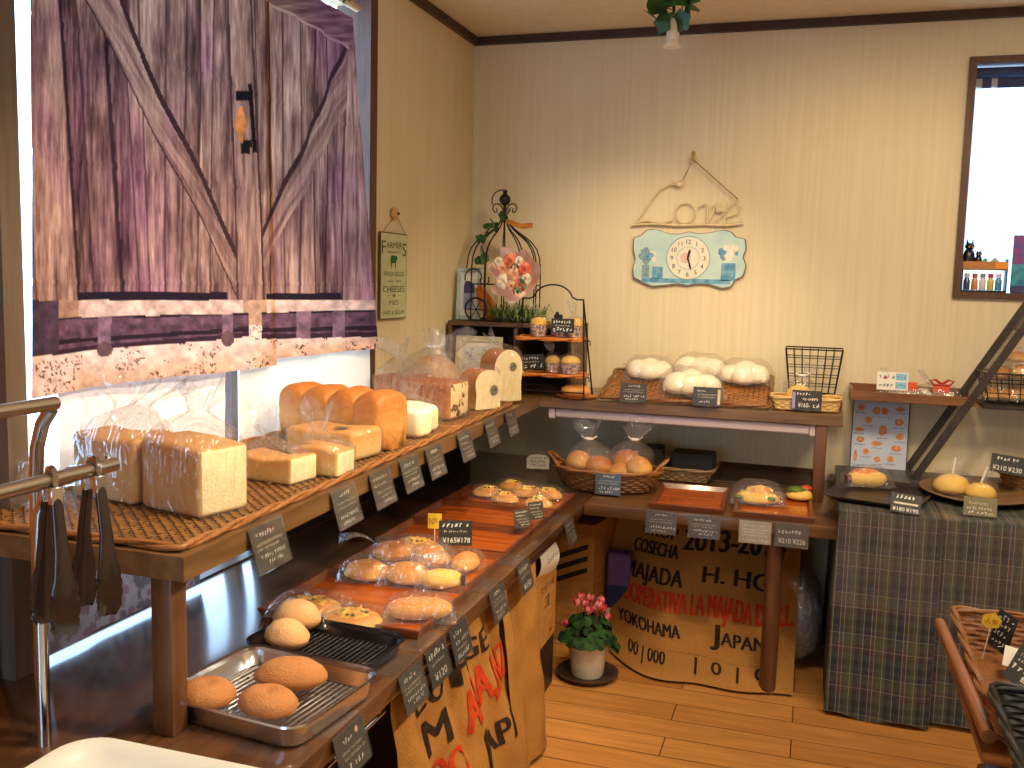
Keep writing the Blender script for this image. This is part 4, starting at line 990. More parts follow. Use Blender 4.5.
# burlap sacks hung under the counter edge
m_burlap = mat('burlap', rgb(160, 110, 54), rgb(178, 126, 66), scale=220, stretch=(1, 1, 1), rough=.95, bump=.4, bscale=420, spec=.1)
m_sackink = mat('sack_ink', rgb(38, 30, 26), rgb(60, 46, 36), scale=40, rough=.95, spec=.1)
m_sackred = mat('sack_red', rgb(176, 52, 26), rgb(196, 72, 36), scale=40, rough=.95, spec=.1)
def sack(name, label, fn, nu, nv, writing, hem=None):
    mb = MB(); mb.grid(fn, nu, nv)
    nf = len(mb.f)
    for (sx, u, v, hu, hv, mi, shear) in [(a, b + k * .035 * e, c, d, e, f_, g) for (a, b, c, d, e, f_, g) in writing for k in (-1, 0, 1)]:
        "u, v = left foot of the line on the sheet, hu = its width, hv = its height"
        vs, fs = text(sx); x0 = min(a[0] for a in vs); x1 = max(a[0] for a in vs); h = .73
        bm = bmesh.new(); bv = [bm.verts.new((a, b, 0)) for a, b in vs]
        for f_ in fs:
            try: bm.faces.new([bv[i] for i in f_])
            except ValueError: pass
        bmesh.ops.triangulate(bm, faces=bm.faces[:])
        for _ in range(3):
            es = [e for e in bm.edges if e.calc_length() > .16]
            if es: bmesh.ops.subdivide_edges(bm, edges=es, cuts=1); bmesh.ops.triangulate(bm, faces=bm.faces[:])
        bm.verts.index_update(); vs = [(q.co.x, q.co.y) for q in bm.verts]; fs = [[q.index for q in f_.verts] for f_ in bm.faces]; bm.free()
        pts = []
        for a, b in vs:
            uu = u + (a - x0) / (x1 - x0) * hu; vv = v - b / h * hv - shear * (a - x0) / (x1 - x0)
            p = V(fn(uu, vv)); e = .004; q = V(fn(uu + e, vv)) - p; w = V(fn(uu, vv + e)) - p; n = q.cross(w).normalized()
            pts.append(p - n * .003)
        mb.add(pts, fs, mi)
    o = mb.build(name, [m_burlap, m_sackink, m_sackred], None, smooth=180); tag(o, label, 'sack', 'coffee sacks'); return o
def sackA(u, v):
    y = lerp(1.84, 2.60 + .20 * v, u); z = lerp(.572, -.03, v)
    x = -.868 + .13 * v * math.sin(PI * min(1, .15 + .8 * u)) + .018 * math.sin(u * 17 + v * 1.5) * (.3 + v) + .008 * math.sin(u * 31 - v * 4) + .01 * NZ.noise(V((u * 6, v * 6, 2)))
    if abs(u - .385) < .04: x -= .022 * (1 - abs(u - .385) / .04)
    return V((x + .025, y, z))
sack('coffee_sack', 'burlap coffee sack with bold black and red print hanging from the counter front', sackA, 90, 60,
     [('L', .14, .05, .10, .09, 1, 0), ('CO', .11, .18, .23, .12, 1, 0), ('M', .18, .37, .13, .15, 1, 0), ('COO', .11, .54, .25, .14, 2, 0),
      ('H', .41, .20, .13, .17, 1, .0), ('GE', .56, .185, .18, .11, 1, .0), ('ADA,NZ', .42, .42, .48, .19, 2, .02), ('J', .45, .68, .09, .22, 1, 0), ('APAN', .56, .66, .38, .13, 1, 0)])
def sackB(u, v):
    y = lerp(2.56, 2.99, u); z = lerp(.572, -.03, v)
    x = -.85 + .10 * v * math.sin(PI * (.25 + .7 * u)) + .026 * math.sin(u * 9 + 1) + .012 * NZ.noise(V((u * 5, v * 5, 8)))
    return V((x + .0, y, z))
sack('coffee_sack', 'plain folded burlap sack hanging between the printed sack and the cardboard box', sackB, 50, 50, [])
# cardboard box and papers under the counter
m_card = mat('cardboard', rgb(176, 118, 52), rgb(194, 136, 66), scale=14, stretch=(1, 1, 5), rough=.8)
t = thing('cardboard_box', 'tan cardboard box with dark lettering under the counter front', 'box', (-1.0, 3.12, .19))
mb = MB(); mb.rbox((0, 0, .14), (.29, .36, .28), .003)
fn = lambda x, z: (.1462, x, z)
put_text(mb, 'スペシャル', .055, .20, .036, 1, lambda x, z: fn(x, z + (x) * .0)); put_text(mb, '三温', .055, .14, .05, 1, fn, maxw=.06); put_text(mb, '30kg', .11, .03, .02, 1, fn)
mb.build('box', [m_card, m_ink], t, smooth=0)
mb = MB(); mb.box((.06, 0, .287), (.16, .345, .002), 0, TR(ry=R(-6))); mb.build('flap', m_card, t, smooth=0)
t = thing('paper_bag', 'cream paper with small print tucked above the cardboard box', 'paper', (-.865, 3.15, .46))
mb = MB(); mb.grid(lambda u, v: V((.02 * math.sin(v * 3) + .012 * u, (u - .5) * .2, .11 * (1 - v) - .02 * u)), 10, 10)
scribble(mb, -.07, .07, .05, .018, 1, lambda x, z: (.02 * math.sin((1 - z / .11) * 3) + .016, x, z), random.Random(8), .2); mb.build('paper', [m_white, m_ink], t, smooth=0, solid=0)
# ================================================================ BACK COUNTER
def at_y(px, py, y): return yc(px, py, y)
# oval basket with tied bags
t = thing('oval_basket', 'long oval brown basket with small end handles in the counter corner', 'basket', (-.795, 3.86, L), R(3))
OW, OD, OH = .225, .135, .085
def oval(k, n=88): return [V((math.cos(2 * PI * i / n) * OW * k, math.sin(2 * PI * i / n) * OD * k, 0)) for i in range(n)]
b = MB(); n0 = 44 * 4
def fno(u, v):
    a = 2 * PI * u; k = .80 + .20 * v ** .8
    return V((math.cos(a) * OW * k, math.sin(a) * OD * k, .004 + v * OH)), V((math.cos(a), math.sin(a) * 1.3, -.1)).normalized()
weave_wall(b, fno, 44, 8, .0038); b.build('wall', m_wick, t, smooth=60)
f = MB(); f.add([(p.x, p.y, .006) for p in oval(.8)], [tuple(range(88))]); f.build('bottom', m_wick, t, smooth=0)
k = MB(); rope(k, [p + V((0, 0, OH + .004)) for p in oval(1.0)], .008); k.build('rim', m_wick2, t, smooth=60)
for s_ in (-1, 1):
    h_ = MB(); rope(h_, [(s_ * (OW - .03 + .055 * math.sin(PI * i / 14)), -.055 + .11 * i / 14, OH + .005 + .05 * math.sin(PI * i / 14)) for i in range(15)], .0055, False); h_.build('handle', m_wick2, t, smooth=60)
def tied_rolls(label, loc, rz, rolls, w, d, h, sd, sh=.05, nh=.075, flare=.06, tilt=(0, 0), group='tied bags of rolls in the oval basket', ms=None, film=None):
    t = thing('bagged_rolls', label, 'bread', loc, rz, group)
    for i, (x, y, z, a, bb, c) in enumerate(rolls):
        o = MB().ell((0, 0, 0), (a, bb, c), 26, 16, flat=.55, disp=wob(sd + i, .06)).build('roll', (ms or (B_BUN if i % 2 else B_GOLD)), t, smooth=180); o.location = (x, y, z)
    bo = bag_mb(w, d, h, .014, flare, sh, nh, sd, 3, tilt=tilt).build('bag', film or m_film2, t, smooth=180)
    o = tie_mb(h + sh + .002, .015).build('tie', m_tie, bo); o.location = (tilt[0] * .6, tilt[1] * .6, 0); return t
tied_rolls('tied bag of two browned rolls at the window end of the oval basket', (-.875, 3.87, L + .016), R(10), [(-.045, .0, .05, .056, .05, .055), (.04, -.025, .045, .058, .05, .05), (.01, .04, .03, .05, .05, .045), (.0, -.01, .0, .05, .05, .04)], .19, .16, .135, 80, tilt=(-.01, 0))
tied_rolls('tied bag of two round rolls at the open end of the oval basket', (-.70, 3.88, L + .016), R(-12), [(.045, -.025, .045, .058, .05, .058), (-.03, .03, .055, .062, .05, .06), (-.03, -.04, .03, .05, .045, .045), (.0, .0, .0, .05, .05, .04)], .18, .16, .145, 85, tilt=(.02, 0))
p = at_y(607, 494, 3.70); stand_card('grey chalk card clipped to the front of the oval basket', (p.x, 3.706, p.z - .005), R(2), .105, .085, G2, CG, 81, -8, .0, block=False)
# little round-topped cream card
p = zc(546, 470, L)
t = thing('price_sign', 'pale rounded card in a clear foot at the back corner of the counter', 'price sign', (-1.16, 4.08, L), R(12))
mb = MB(); q = [(-.05, 0), (.05, 0), (.052, .045), (.035, .062), (0, .066), (-.035, .062), (-.052, .045)]; mb.prism(q, 0, .002)
rng = random.Random(4)
for z in (.044, .028, .012): scribble(mb, -.036, .038, z, .010, 1, lambda x, zz: (x, -.0008, zz), rng, .2)
o = mb.build('card', [m_grey2, m_ink], t, smooth=0); o.location = (0, 0, .012); o.rotation_euler = (R(-10), 0, 0)
MB().rbox((0, .004, .007), (.03, .024, .014), .002).build('holder', m_acr, t)
# pale oblong basket with black boxes
t = thing('oblong_basket', 'pale tan oblong basket behind the oval one, with dark boxes in it', 'basket', (-.55, 4.19, L), R(-2))
basket_rect(t, .34, .22, .062, m_wick5, .03, .04, 44, 5, .003, .006)
for x, y, w, d, h, rz, lab in ((-.70, 4.18, .16, .16, .13, 4, 'black carton leaning in the pale basket behind the tied bags'), (-.50, 4.21, .20, .14, .115, -2, 'dark carton with a ribbed end standing in the pale basket')):
    t = thing('dark_carton', lab, 'box', (x + .02, y, L + .009), R(rz)); mb = MB(); mb.rbox((0, 0, h / 2), (w - .02, d - .02, h), .003)
    for i in range(7): mb.box((w * .26 + i * .008, -(d - .02) / 2 - .001, h * .5), (.003, .002, h * .62), 1)
    mb.build('carton', [mat('black_card', rgb(34, 28, 26), rgb(48, 40, 36), scale=12, rough=.6), m_ink], t, smooth=0)
# trays
wood_tray('dark wooden tray leaning against the back wall of the counter', (-.175, 4.33, L + .002), R(1), .43, .26, .024, .014, R(9), m_trayd, m_trayd)
wood_tray('empty varnished tray on the back counter between the oval basket and the filled tray', (-.435, 3.765, L), R(2), .285, .40)
wood_tray('varnished tray on the back counter with a bagged filled bread', (-.115, 3.765, L), R(2), .295, .40)
# filled breads on it
p = zc(757, 503, TZ)
t = thing('filled_bread', 'bagged bread with cheese filling on the right-hand tray of the back counter', 'bread', (p.x, p.y, TZ), R(4))
br_ = MB().ell((0, 0, 0), (.085, .065, .035), 30, 16, flat=.5, disp=wob(3, .08)).build('bread', B_MELON, t, smooth=180)
MB().ell((.005, .0, .034), (.055, .036, .028), 30, 16, flat=.3, disp=lambda n: .3 * NZ.noise(n * 4)).build('cheese_topping', B_CHEESE, br_, smooth=180)
mb = MB()
for i in range(5): mb.ell((-.07 + .03 * i, -.045 + .008 * (i % 2), .022), (.02, .012, .010), 10, 6, flat=.6, disp=wob(i, .3, 3))
o = mb.build('lettuce', M_HERB, br_, smooth=180)
pillow_mb(.21, .17, .085, 90).build('bag', m_film2, t, smooth=180)
p = zc(799, 500, TZ)
t = thing('filled_bread', 'small filled bun with green and red topping by the shelf post', 'bread', (p.x, p.y, TZ), R(-8))
MB().ell((0, 0, 0), (.052, .05, .034), 26, 14, flat=.5, disp=wob(6, .06)).build('bread', B_MELON, t, smooth=180)
MB().ell((-.01, -.004, .034), (.042, .036, .016), 24, 12, flat=.3, disp=lambda n: .3 * NZ.noise(n * 4)).build('green_topping', M_HERB, t, smooth=180)
MB().ell((.022, .012, .04), (.026, .022, .016), 20, 12, flat=.3, disp=lambda n: .3 * NZ.noise(n * 4)).build('red_topping', mat('tomato', rgb(170, 52, 28), rgb(206, 84, 44), scale=30, rough=.35), t, smooth=180)
# tags on the back counter edge
for px, py, sd, lab, rows, mt in ((659, 515, 91, 'grey price tag below the empty tray, the one nearer the oval basket', G2, CG), (703, 519, 92, 'grey price tag below the empty tray, the one nearer the filled bread', G1, CG),
        (755, 523, 93, 'pale glaring price tag below the bagged filled bread', [('s', .74, .10, 1, -.7, .6), ('s', .58, .08, 1, -.8, .8), ('s', .45, .08, 1, -.8, .7), ('s', .32, .08, 1, -.8, .8), ('s', .08, .12, 1, -.5, .9)], CP),  # glare on the clear sleeve painted as a pale card colour
        (792, 527, 94, 'grey price tag with a bold price below the small filled bun', [('s', .58, .16, 1, -.85, .6), ('t', .16, .26, 1, -.42, '¥210', .38), ('t', .16, .26, 1, .46, '¥226', .38)], CG)):
    p = zc(px, py, L); hang_tag(lab, (p.x, 3.555, L), R(0), .115, .088, rows, mt, sd, tilt=6, depth=.06, group='price tags along the shelf edges')
# ================================================================ UNDER THE BACK COUNTER
def sackC(u, v):
    k = .5 + .5 * math.sin(v * 3.0); x = lerp(-.775 - .05 * math.sin(v * 3.0) + .05 * v, -.005, u); z = lerp(.50, FZ + .012, v ** .95)
    y = 4.05 - .40 * v ** 1.4 + .16 * (1 - u) ** 2 * v - .10 * math.sin(PI * u) * (.3 + .7 * v) + .02 * math.sin(u * 11 + v * 3) + .02 * NZ.noise(V((u * 4, v * 4, 5)))
    if v > .9: y -= .10 * ((v - .9) / .1) ** 1.3 * (.6 + .4 * math.sin(u * 7)); z = max(FZ + .008 + .02 * abs(math.sin(u * 6)) * (1 - (v - .9) * 10), z)
    return V((x, y, z))
sack('coffee_sack', 'wide burlap sack with crop year, cooperative and port printed on it, under the back counter', sackC, 100, 70,
     [('CROP', .16, .17, .20, .085, 1, -.0), ('2013-2014', .40, .23, .52, .16, 1, .0), ('COSECHA', .13, .30, .25, .10, 1, .0), ('MAJADA', .10, .48, .32, .115, 1, .0), ('H. HG', .52, .44, .34, .115, 1, 0),
      ('COOPERATIVA LA MAJADA DE R.L.', .05, .65, .93, .14, 2, .0), ('YOKOHAMA', .06, .80, .36, .085, 1, .0), ('J', .58, .795, .045, .115, 1, 0), ('APAN', .635, .795, .22, .08, 1, .0),
      ('———————', .03, .885, .92, .012, 1, 0), ('00 | 000', .12, .95, .22, .06, 1, 0), ('|  0', .5, .95, .14, .06, 1, 0), ('|  0', .72, .95, .14, .06, 1, 0)])
t = thing('cardboard_box', 'cardboard box with three dark slanting stripes behind the potted flowers', 'box', (-.985, 4.0, FZ), R(-8))
mb = MB(); mb.rbox((0, 0, .26), (.36, .34, .52), .003)
for i in range(3):
    z = .27 + .05 * i; mb.add([(-.10, -.1708, z - .07), (.155, -.1708, z + .045), (.155, -.1708, z + .067), (-.10, -.1708, z - .048)], [(0, 1, 2, 3)], 1)
mb.build('box', [m_card, m_ink], t, smooth=0)
t = thing('packet', 'blue and white packet standing between the striped box and the big sack', 'packet', (-.745, 3.95, FZ), R(6))
mb = MB(); mb.rbox((0, 0, .19), (.10, .07, .38), .006); mb.box((0, -.0355, .19), (.098, .001, .10), 1); mb.box((0, -.0355, .10), (.098, .001, .08), 2); mb.box((.02, -.0362, .105), (.04, .001, .04), 3)
mb.build('packet', [mat('violet_card', rgb(92, 66, 128), rough=.5), mat('navy_card', rgb(24, 32, 96), rough=.5), m_white, m_orange], t, smooth=0)
t = thing('plastic_sack', 'bulging clear plastic sack on the floor beside the plaid table cloth', 'plastic bag', (.0, 3.97, FZ))
mb = MB(); mb.ell((0, 0, 0), (.10, .09, .22), 30, 24, flat=.7, disp=lambda n: .18 * NZ.noise(n * 3) + .10 * NZ.noise(n * 8)); mb.build('bag', m_film3, t, smooth=180)
mb = MB(); mb.ell((0, 0, .01), (.08, .07, .17), 24, 20, flat=.7, disp=lambda n: .12 * NZ.noise(n * 3)); mb.build('contents', mat('net_white', rgb(150, 140, 128), rgb(190, 180, 168), scale=50, rough=.8), t, smooth=180)
# cyclamen
fp = zc(587, 676, FZ)
t = thing('saucer', 'dark round plant saucer on the floor under the white flowerpot', 'saucer', (fp.x, fp.y, FZ))
MB().lathe([(.0, .0), (.095, .0), (.118, .018), (.122, .024), (.116, .024), (.092, .008), (0, .008)], 36).build('saucer', mat('saucer_brown', rgb(62, 44, 34), rgb(80, 58, 44), rough=.5), t)
t = thing('potted_cyclamen', 'pink cyclamen with dark leaves in a white pot on the floor', 'potted plant', (fp.x, fp.y, FZ + .0085))
MB().lathe([(.0, .0), (.058, .0), (.064, .01), (.076, .12), (.082, .124), (.082, .136), (.074, .137), (.070, .118), (0, .116)], 36).build('pot', mat('white_pot', rgb(214, 204, 182), rgb(232, 224, 204), scale=8, rough=.4), t)
m_leaf = mat('cyclamen_leaf', rgb(16, 40, 16), rgb(42, 80, 32), scale=40, rough=.7, spec=.25, ramp=(.4, .62))
m_stem = mat('stem', rgb(96, 66, 48), rgb(120, 96, 60), rough=.6)
rng = random.Random(5)
def leaf_pts(c, r, az, tilt, heart=True, n=14, cup=.15):
    vs = [V((0, 0, 0))]; 
    for i in range(n):
        a = 2 * PI * i / n; rr = r * (1 - .28 * max(0, math.cos(a - PI)) ** 3 * (1 if heart else 0)) * (1 + .10 * max(0, math.cos(a)))
        vs.append(V((math.cos(a) * rr, math.sin(a) * rr, -cup * r * (1 + .4 * math.cos(3 * a)))))
    M = MX.Translation(c) @ MX.Rotation(az, 4, 'Z') @ MX.Rotation(tilt, 4, 'Y')
    return [M @ v for v in vs], [(0, 1 + i, 1 + (i + 1) % n) for i in range(n)]
for i in range(64):
    a = rng.uniform(0, 2 * PI); q = rng.random() ** .6; r = .03 + .085 * q; z = .225 - .10 * q ** 2 + rng.uniform(-.02, .03); z = max(z, .165 if math.sin(a) < -.2 else .12)
    mb = MB(); v, fcs = leaf_pts(V((math.cos(a) * r, math.sin(a) * r, z)), rng.uniform(.018, .030), a, R(rng.uniform(25, 75))); mb.add(v, fcs)
    mb.tube([(math.cos(a) * .02, math.sin(a) * .02, .117), (math.cos(a) * r * .7, math.sin(a) * r * .7, z * .9), (math.cos(a) * r, math.sin(a) * r, z)], .0018, 5)
    mb.build('leaf', m_leaf, t, smooth=180)
m_petal = mat('cyclamen_petal', rgb(206, 40, 66), rgb(244, 160, 170), scale=26, rough=.5, ramp=(.38, .66))
for i, (px, py) in enumerate([(581, 601), (590, 602), (598, 609), (601, 604), (594, 613), (603, 612), (589, 614), (566, 627), (607, 621), (577, 606), (585, 608)]):
    c = yc(px, py, fp.y + rng.uniform(-.05, .04)) - V((fp.x, fp.y, FZ + .0085)); mb = MB()
    sm = MB(); sm.tube([(c.x * .2, c.y * .2, .118), (c.x * .8, c.y * .8, c.z * .7), (c.x, c.y, c.z)], .002, 5)
    k = 5 if i != 8 else 3
    for j in range(k):
        a = 2 * PI * j / k + i; M = MX.Translation(c) @ MX.Rotation(a, 4, 'Z')
        for s_ in range(1): mb.grid(lambda u, v: V((.004 + .010 * math.sin(v * 2.4), (u - .5) * .019 * math.sin(PI * (.15 + .8 * v)), v * .033)), 4, 5, 0, M=M)
    fo = mb.build('flower', m_petal, t, smooth=180); sm.build('flower_stem', m_stem, fo)
# ================================================================ UPPER BACK SHELF
TW, TD, TILT = .70, .42, R(12)
t = thing('wicker_tray', 'wide reddish wicker tray propped up at the back, holding bags of white rolls', 'wicker tray', (-.515, 3.962 + TD / 2 * math.cos(TILT), S + .003 + TD / 2 * math.sin(TILT)), R(1.5), rx=TILT)
TRAYM = t
mb = MB(); weave_floor(mb, TW - .02, TD - .02, .008, .024, .006); mb.build('weave', m_weave2, t, smooth=60)
k = MB(); rope(k, [p + V((0, 0, .014)) for p in resample(rrect(TW, TD, .02), 140)], .009); k.build('rim', m_wick, t, smooth=60)
mb = MB()
for x in (-1, 1):
    mb.rbox((x * (TW / 2 - .012), TD / 2 - .05, -.045), (.014, .03, .085), .003, 1)
mb.build('foot', m_legw, t)
def on_tray(px, py):
    "point of the tilted tray seen at a pixel"
    n = V((0, -math.sin(TILT), math.cos(TILT))); o = V((-.5, 3.962, S + .014)); c = V((0, 0, CAMZ)); d = V(ray(px, py)); return c + d * ((o - c).dot(n) / d.dot(n))
for px, py, sc, sd, rz, lab in ((649, 378, .92, 1, 8, 'bag of white rolls at the corner end of the wicker tray'), (700, 377, .98, 2, -6, 'bag of white rolls at the back of the wicker tray, half hidden by another'),
        (691, 394, 1.08, 3, 12, 'bag of white rolls lying in front of the others on the wicker tray'), (744, 383, .98, 4, -4, 'bag of white rolls at the window end of the wicker tray')):
    p = on_tray(px, py); t = thing('bagged_white_rolls', lab, 'bread', p + V((0, 0, .001)), R(rz), 'bags of white rolls on the wicker tray', rx=R(9)); t.scale = (sc,) * 3
    rng = random.Random(sd)
    for i, (x, y) in enumerate(((-.055, -.005), (.0, -.03), (.055, .0), (.0, .04))):
        o = MB().ell((0, 0, 0), (.060 + rng.uniform(-.004, .006), .056, .050 + rng.uniform(0, .008)), 24, 14, flat=.55, disp=wob(sd * 4 + i, .05)).build('roll', B_WHITE, t, smooth=180); o.location = (x, y, .002)
    pillow_mb(.255, .21, .098, sd + 100).build('bag', m_film, t, smooth=180)
    if sd in (1, 3):
        mb = MB(); mb.grid(lambda u, v: V((-.085 - .035 * v + .01 * math.sin(u * 9), (u - .5) * (.012 + .05 * v), .045 + .02 * v + .006 * math.sin(u * 17 + sd))), 10, 6); mb.build('bag_tail', m_film3, t, smooth=180)
for px, py, sd, rows, lab, w, h in ((635, 402, 111, G2, 'dark grey card standing before the wicker tray below the first bag of white rolls', .112, .076), (707, 407, 112, [('s', .74, .10, 1, -.7, .0), ('s', .56, .08, 2, -.7, .7), ('s', .42, .08, 2, -.6, .7), ('s', .16, .12, 1, -.5, .3), ('b', .1, .8, 2, .78, .98)], 'grey card with a bright glare strip standing before the middle of the wicker tray', .112, .078)):  # glare on the second card painted as a cream bar
    p = zc(px, py, S); stand_card(lab, (p.x, 3.938, S), R(1), w, h, rows, CG, sd, -10, .008)
# pale basket with the tied bun and the price board
t = thing('wicker_basket', 'shallow pale wicker basket at the end of the upper shelf', 'basket', (-.022, 4.075, S), R(1))
basket_rect(t, .275, .14, .055, m_wick3, .012, .03, 40, 5, .0028, .006, .012)
t = thing('bagged_bun', 'orange-tinged bun in a tied bag sitting in the pale basket', 'bread', (-.05, 4.085, S + .010), 0)
MB().ell((0, 0, 0), (.056, .048, .062), 28, 18, flat=.5, disp=wob(9, .06)).build('bun', B_MELON, t, smooth=180)
bag_mb(.13, .11, .10, .010, .035, .03, .06, 115, 2.6, tilt=(.03, 0)).build('bag', m_film2, t, smooth=180); o = tie_mb(.128, .012).build('tie', m_tie, t); o.location = (.01, 0, .004)
p = zc(806, 414, S); stand_card('black chalk board with a price in front of the pale basket', (p.x, 3.99, S), R(1), .115, .082, [('b', .08, .82, 4, -.98, -.78), ('s', .74, .14, 1, -.7, .2), ('s', .50, .12, 1, -.3, .8), ('t', .16, .26, 1, -.18, '¥160-', .40), ('s', .16, .2, 1, .4, .95)], [m_board, m_chalk, m_cream, m_yel, mat('violet_chalk', rgb(150, 140, 190), rough=.8)], 113, -10, .008)
# wire basket standing on a dark block
t = thing('wooden_block', 'low dark reddish wooden stand behind the pale basket', 'stand', (-.0, 4.30, S))
MB().rbox((0, 0, .02), (.25, .17, .04), .005, 2).build('block', mat('mahogany', rgb(96, 40, 24), rgb(124, 58, 36), scale=10, stretch=(.5, 4, 4), rough=.35), t)
t = thing('wire_basket', 'empty black wire grid basket flaring upward, against the wall', 'basket', (-.0, 4.305, S + .0405))
def wirebasket(t, wb_, db, wt, dt, h, nx, nyy, nz_, r=.0016, names=('rim', 'grid')):
    def pt(a, b, z): k = z / h; return V((a * lerp(wb_, wt, k) / 2, b * lerp(db, dt, k) / 2, z))
    m = MB(); m.tube([pt(a, b, h) for a, b in ((-1, -1), (1, -1), (1, 1), (-1, 1))], r * 2, 8, closed=True); m.build(names[0], m_black, t)
    m = MB()
    for i in range(nz_): z = h * i / nz_ + .003; m.tube([pt(a, b, z) for a, b in ((-1, -1), (1, -1), (1, 1), (-1, 1))], r, 6, closed=True)
    for i in range(nx + 1):
        a = -1 + 2 * i / nx
        for b in (-1, 1): m.tube([pt(a, b, .003), pt(a, b, h)], r, 6)
        m.tube([pt(a, -1, .003), pt(a, 1, .003)], r, 6)
    for i in range(1, nyy):
        b = -1 + 2 * i / nyy
        for a in (-1, 1): m.tube([pt(a, b, .003), pt(a, b, h)], r, 6)
        m.tube([pt(-1, b, .003), pt(1, b, .003)], r, 6)
    m.build(names[1], m_black, t)
wirebasket(t, .185, .12, .235, .16, .20, 7, 4, 5)
# ================================================================ CORNER: crate, cage, bouquet, tiered stand
CX0, CX1, CY0, CY1, CZ1 = -1.625, -1.03, 4.12, 4.435, 1.285
t = thing('wooden_crate', 'dark wooden box shelf standing in the corner with open front', 'crate', ((CX0 + CX1) / 2, CY0, S))
m_crate = mat('crate_wood', rgb(74, 50, 30), rgb(108, 76, 46), scale=8, stretch=(.5, 5, 5), rough=.55)
w, h, d = CX1 - CX0, CZ1 - S, CY1 - CY0
MB().rbox((0, d / 2, h - .011), (w, d, .022), .003).build('top', m_crate, t)
MB().rbox((0, d / 2, .008), (w - .04, d, .016), .003).build('bottom', m_crate, t)
for x in (-1, 1): MB().rbox((x * (w / 2 - .009), d / 2, h / 2 - .011), (.018, d, h - .022), .003).build('side', m_crate, t)
MB().rbox((.03, d / 2, h / 2 - .005), (.016, d - .01, h - .04), .003).build('divider', m_crate, t)
MB().box((0, d - .004, h / 2 - .005), (w - .04, .006, h - .04)).build('back', mat('crate_back', rgb(36, 25, 18), rgb(52, 36, 26), scale=8, rough=.7), t, smooth=0)
def frame_pic(name, label, loc, rz, w, h, b, mf, paintfn, rx=-8):
    t = thing(name, label, 'picture frame', loc, R(rz), None, rx=R(rx))
    mb = MB()
    for x in (-1, 1): mb.rbox((x * (w / 2 - b / 2), 0, h / 2), (b, .014, h), .002)
    for z in (0, 1): mb.rbox((0, 0, z * (h - b) + b / 2), (w - 2 * b, .014, b), .002)
    mb.build('frame', mf, t)
    mb = MB(); mb.box((0, .003, h / 2), (w - b, .003, h - b)); ms = paintfn(mb, w - 2 * b, h - 2 * b, b); mb.build('picture', ms, t, smooth=0); return t
def quad(mb, x0, z0, x1, z1, mi, y=0): mb.add([(x0, y, z0), (x1, y, z0), (x1, y, z1), (x0, y, z1)], [(0, 1, 2, 3)], mi)
m_sky = mat('print_blue', rgb(120, 132, 176), rgb(170, 178, 208), scale=20, rough=.6); m_navy = mat('print_navy', rgb(52, 50, 92), rgb(74, 72, 120), scale=24, rough=.6)
m_pale = mat('print_pale', rgb(206, 206, 204), rgb(226, 226, 220), scale=12, rough=.6)
def pf1(mb, w, h, b):
    quad(mb, -w * .32, b + h * .52, w * .32, b + h * .68, 2, .0008); mb.add([(-w * .32, .0008, b + h * .68), (w * .32, .0008, b + h * .68), (w * .1, .0008, b + h * .78), (-w * .2, .0008, b + h * .80)], [(0, 1, 2, 3)], 2)
    quad(mb, -w * .32, b + h * .14, w * .32, b + h * .52, 1, .0008); return [m_pale, m_sky, m_navy]
frame_pic('framed_picture', 'narrow pale blue frame with a dark violet house picture leaning beside the wire cage', (-1.555, 4.20, CZ1 + .002), 12, .115, .245, .018, mat('duck_egg', rgb(150, 176, 172), rgb(176, 198, 192), scale=20, rough=.6), pf1, -9)
def pf2(mb, w, h, b):
    quad(mb, -w * .42, b + h * .12, w * .42, b + h * .88, 1, .0008)
    rng = random.Random(3)
    for i in range(16):
        x = rng.uniform(-.38, .34) * w; z = b + rng.uniform(.2, .8) * h; s_ = rng.uniform(.03, .09) * w; quad(mb, x, z, x + s_, z + s_ * .6, 2 if i % 3 else 3, .0002 - i * .00005)
    return [m_white, m_pale, m_sky, mat('print_tan', rgb(206, 190, 150), rough=.6)]
frame_pic('framed_picture', 'cream frame with a faded blue print standing inside the dark crate', (-1.485, 4.155, S + .018), 4, .225, .222, .026, mat('cream_frame', rgb(222, 212, 178), rgb(234, 226, 196), scale=20, rough=.6), pf2, -6)
# wire cage
cc = V((-1.412, 4.28, CZ1))
t = thing('wire_cage', 'tall black wire cage with a domed top and curled finial on the crate', 'bird cage', cc)
rC = .178
def ringp(r, z, n=40): return [(r * math.cos(2 * PI * i / n), r * .72 * math.sin(2 * PI * i / n), z) for i in range(n)]
mb = MB(); mb.tube(ringp(rC, .004), .004, 8, closed=True); mb.tube(ringp(rC, .17), .003, 6, closed=True); mb.build('base_ring', m_black, t)
for i in range(12):
    a = 2 * PI * (i + .5) / 12; pts = [(rC * math.cos(a), rC * .72 * math.sin(a), z) for z in (.004, .1, .2, .24)]
    pts = pts[:3]
    for r, z in ((.99, .255), (.96, .30), (.88, .338), (.75, .368), (.58, .392), (.42, .410), (.28, .428), (.17, .448), (.09, .472), (.05, .50)): pts.append((rC * r * math.cos(a), rC * r * .72 * math.sin(a), z))
    mb = MB(); mb.tube(pts, .0032, 6); mb.build('wire_rib', m_black, t)
mb = MB(); mb.tube([(0, 0, .46), (0, 0, .56)], .008, 10); mb.lathe([(0, 0), (.018, .006), (.027, .025), (.024, .042), (.012, .052), (.009, .06), (.012, .066), (0, .076)], 18, c=(0, 0, .535)); mb.build('finial', m_black, t)
for s_ in (-1, 1):
    mb = MB(); pts = [V((0, 0, .505))] + [V((s_ * (.042 - .026 * (1 - q / 16.0) * math.cos(q * .42) * 1.2 + 0), 0, .52 + .030 * (1 - q / 22.0) * math.sin(q * .42))) for q in range(17)]
    mb.tube(pts, .003, 6); mb.build('scroll', m_black, t)
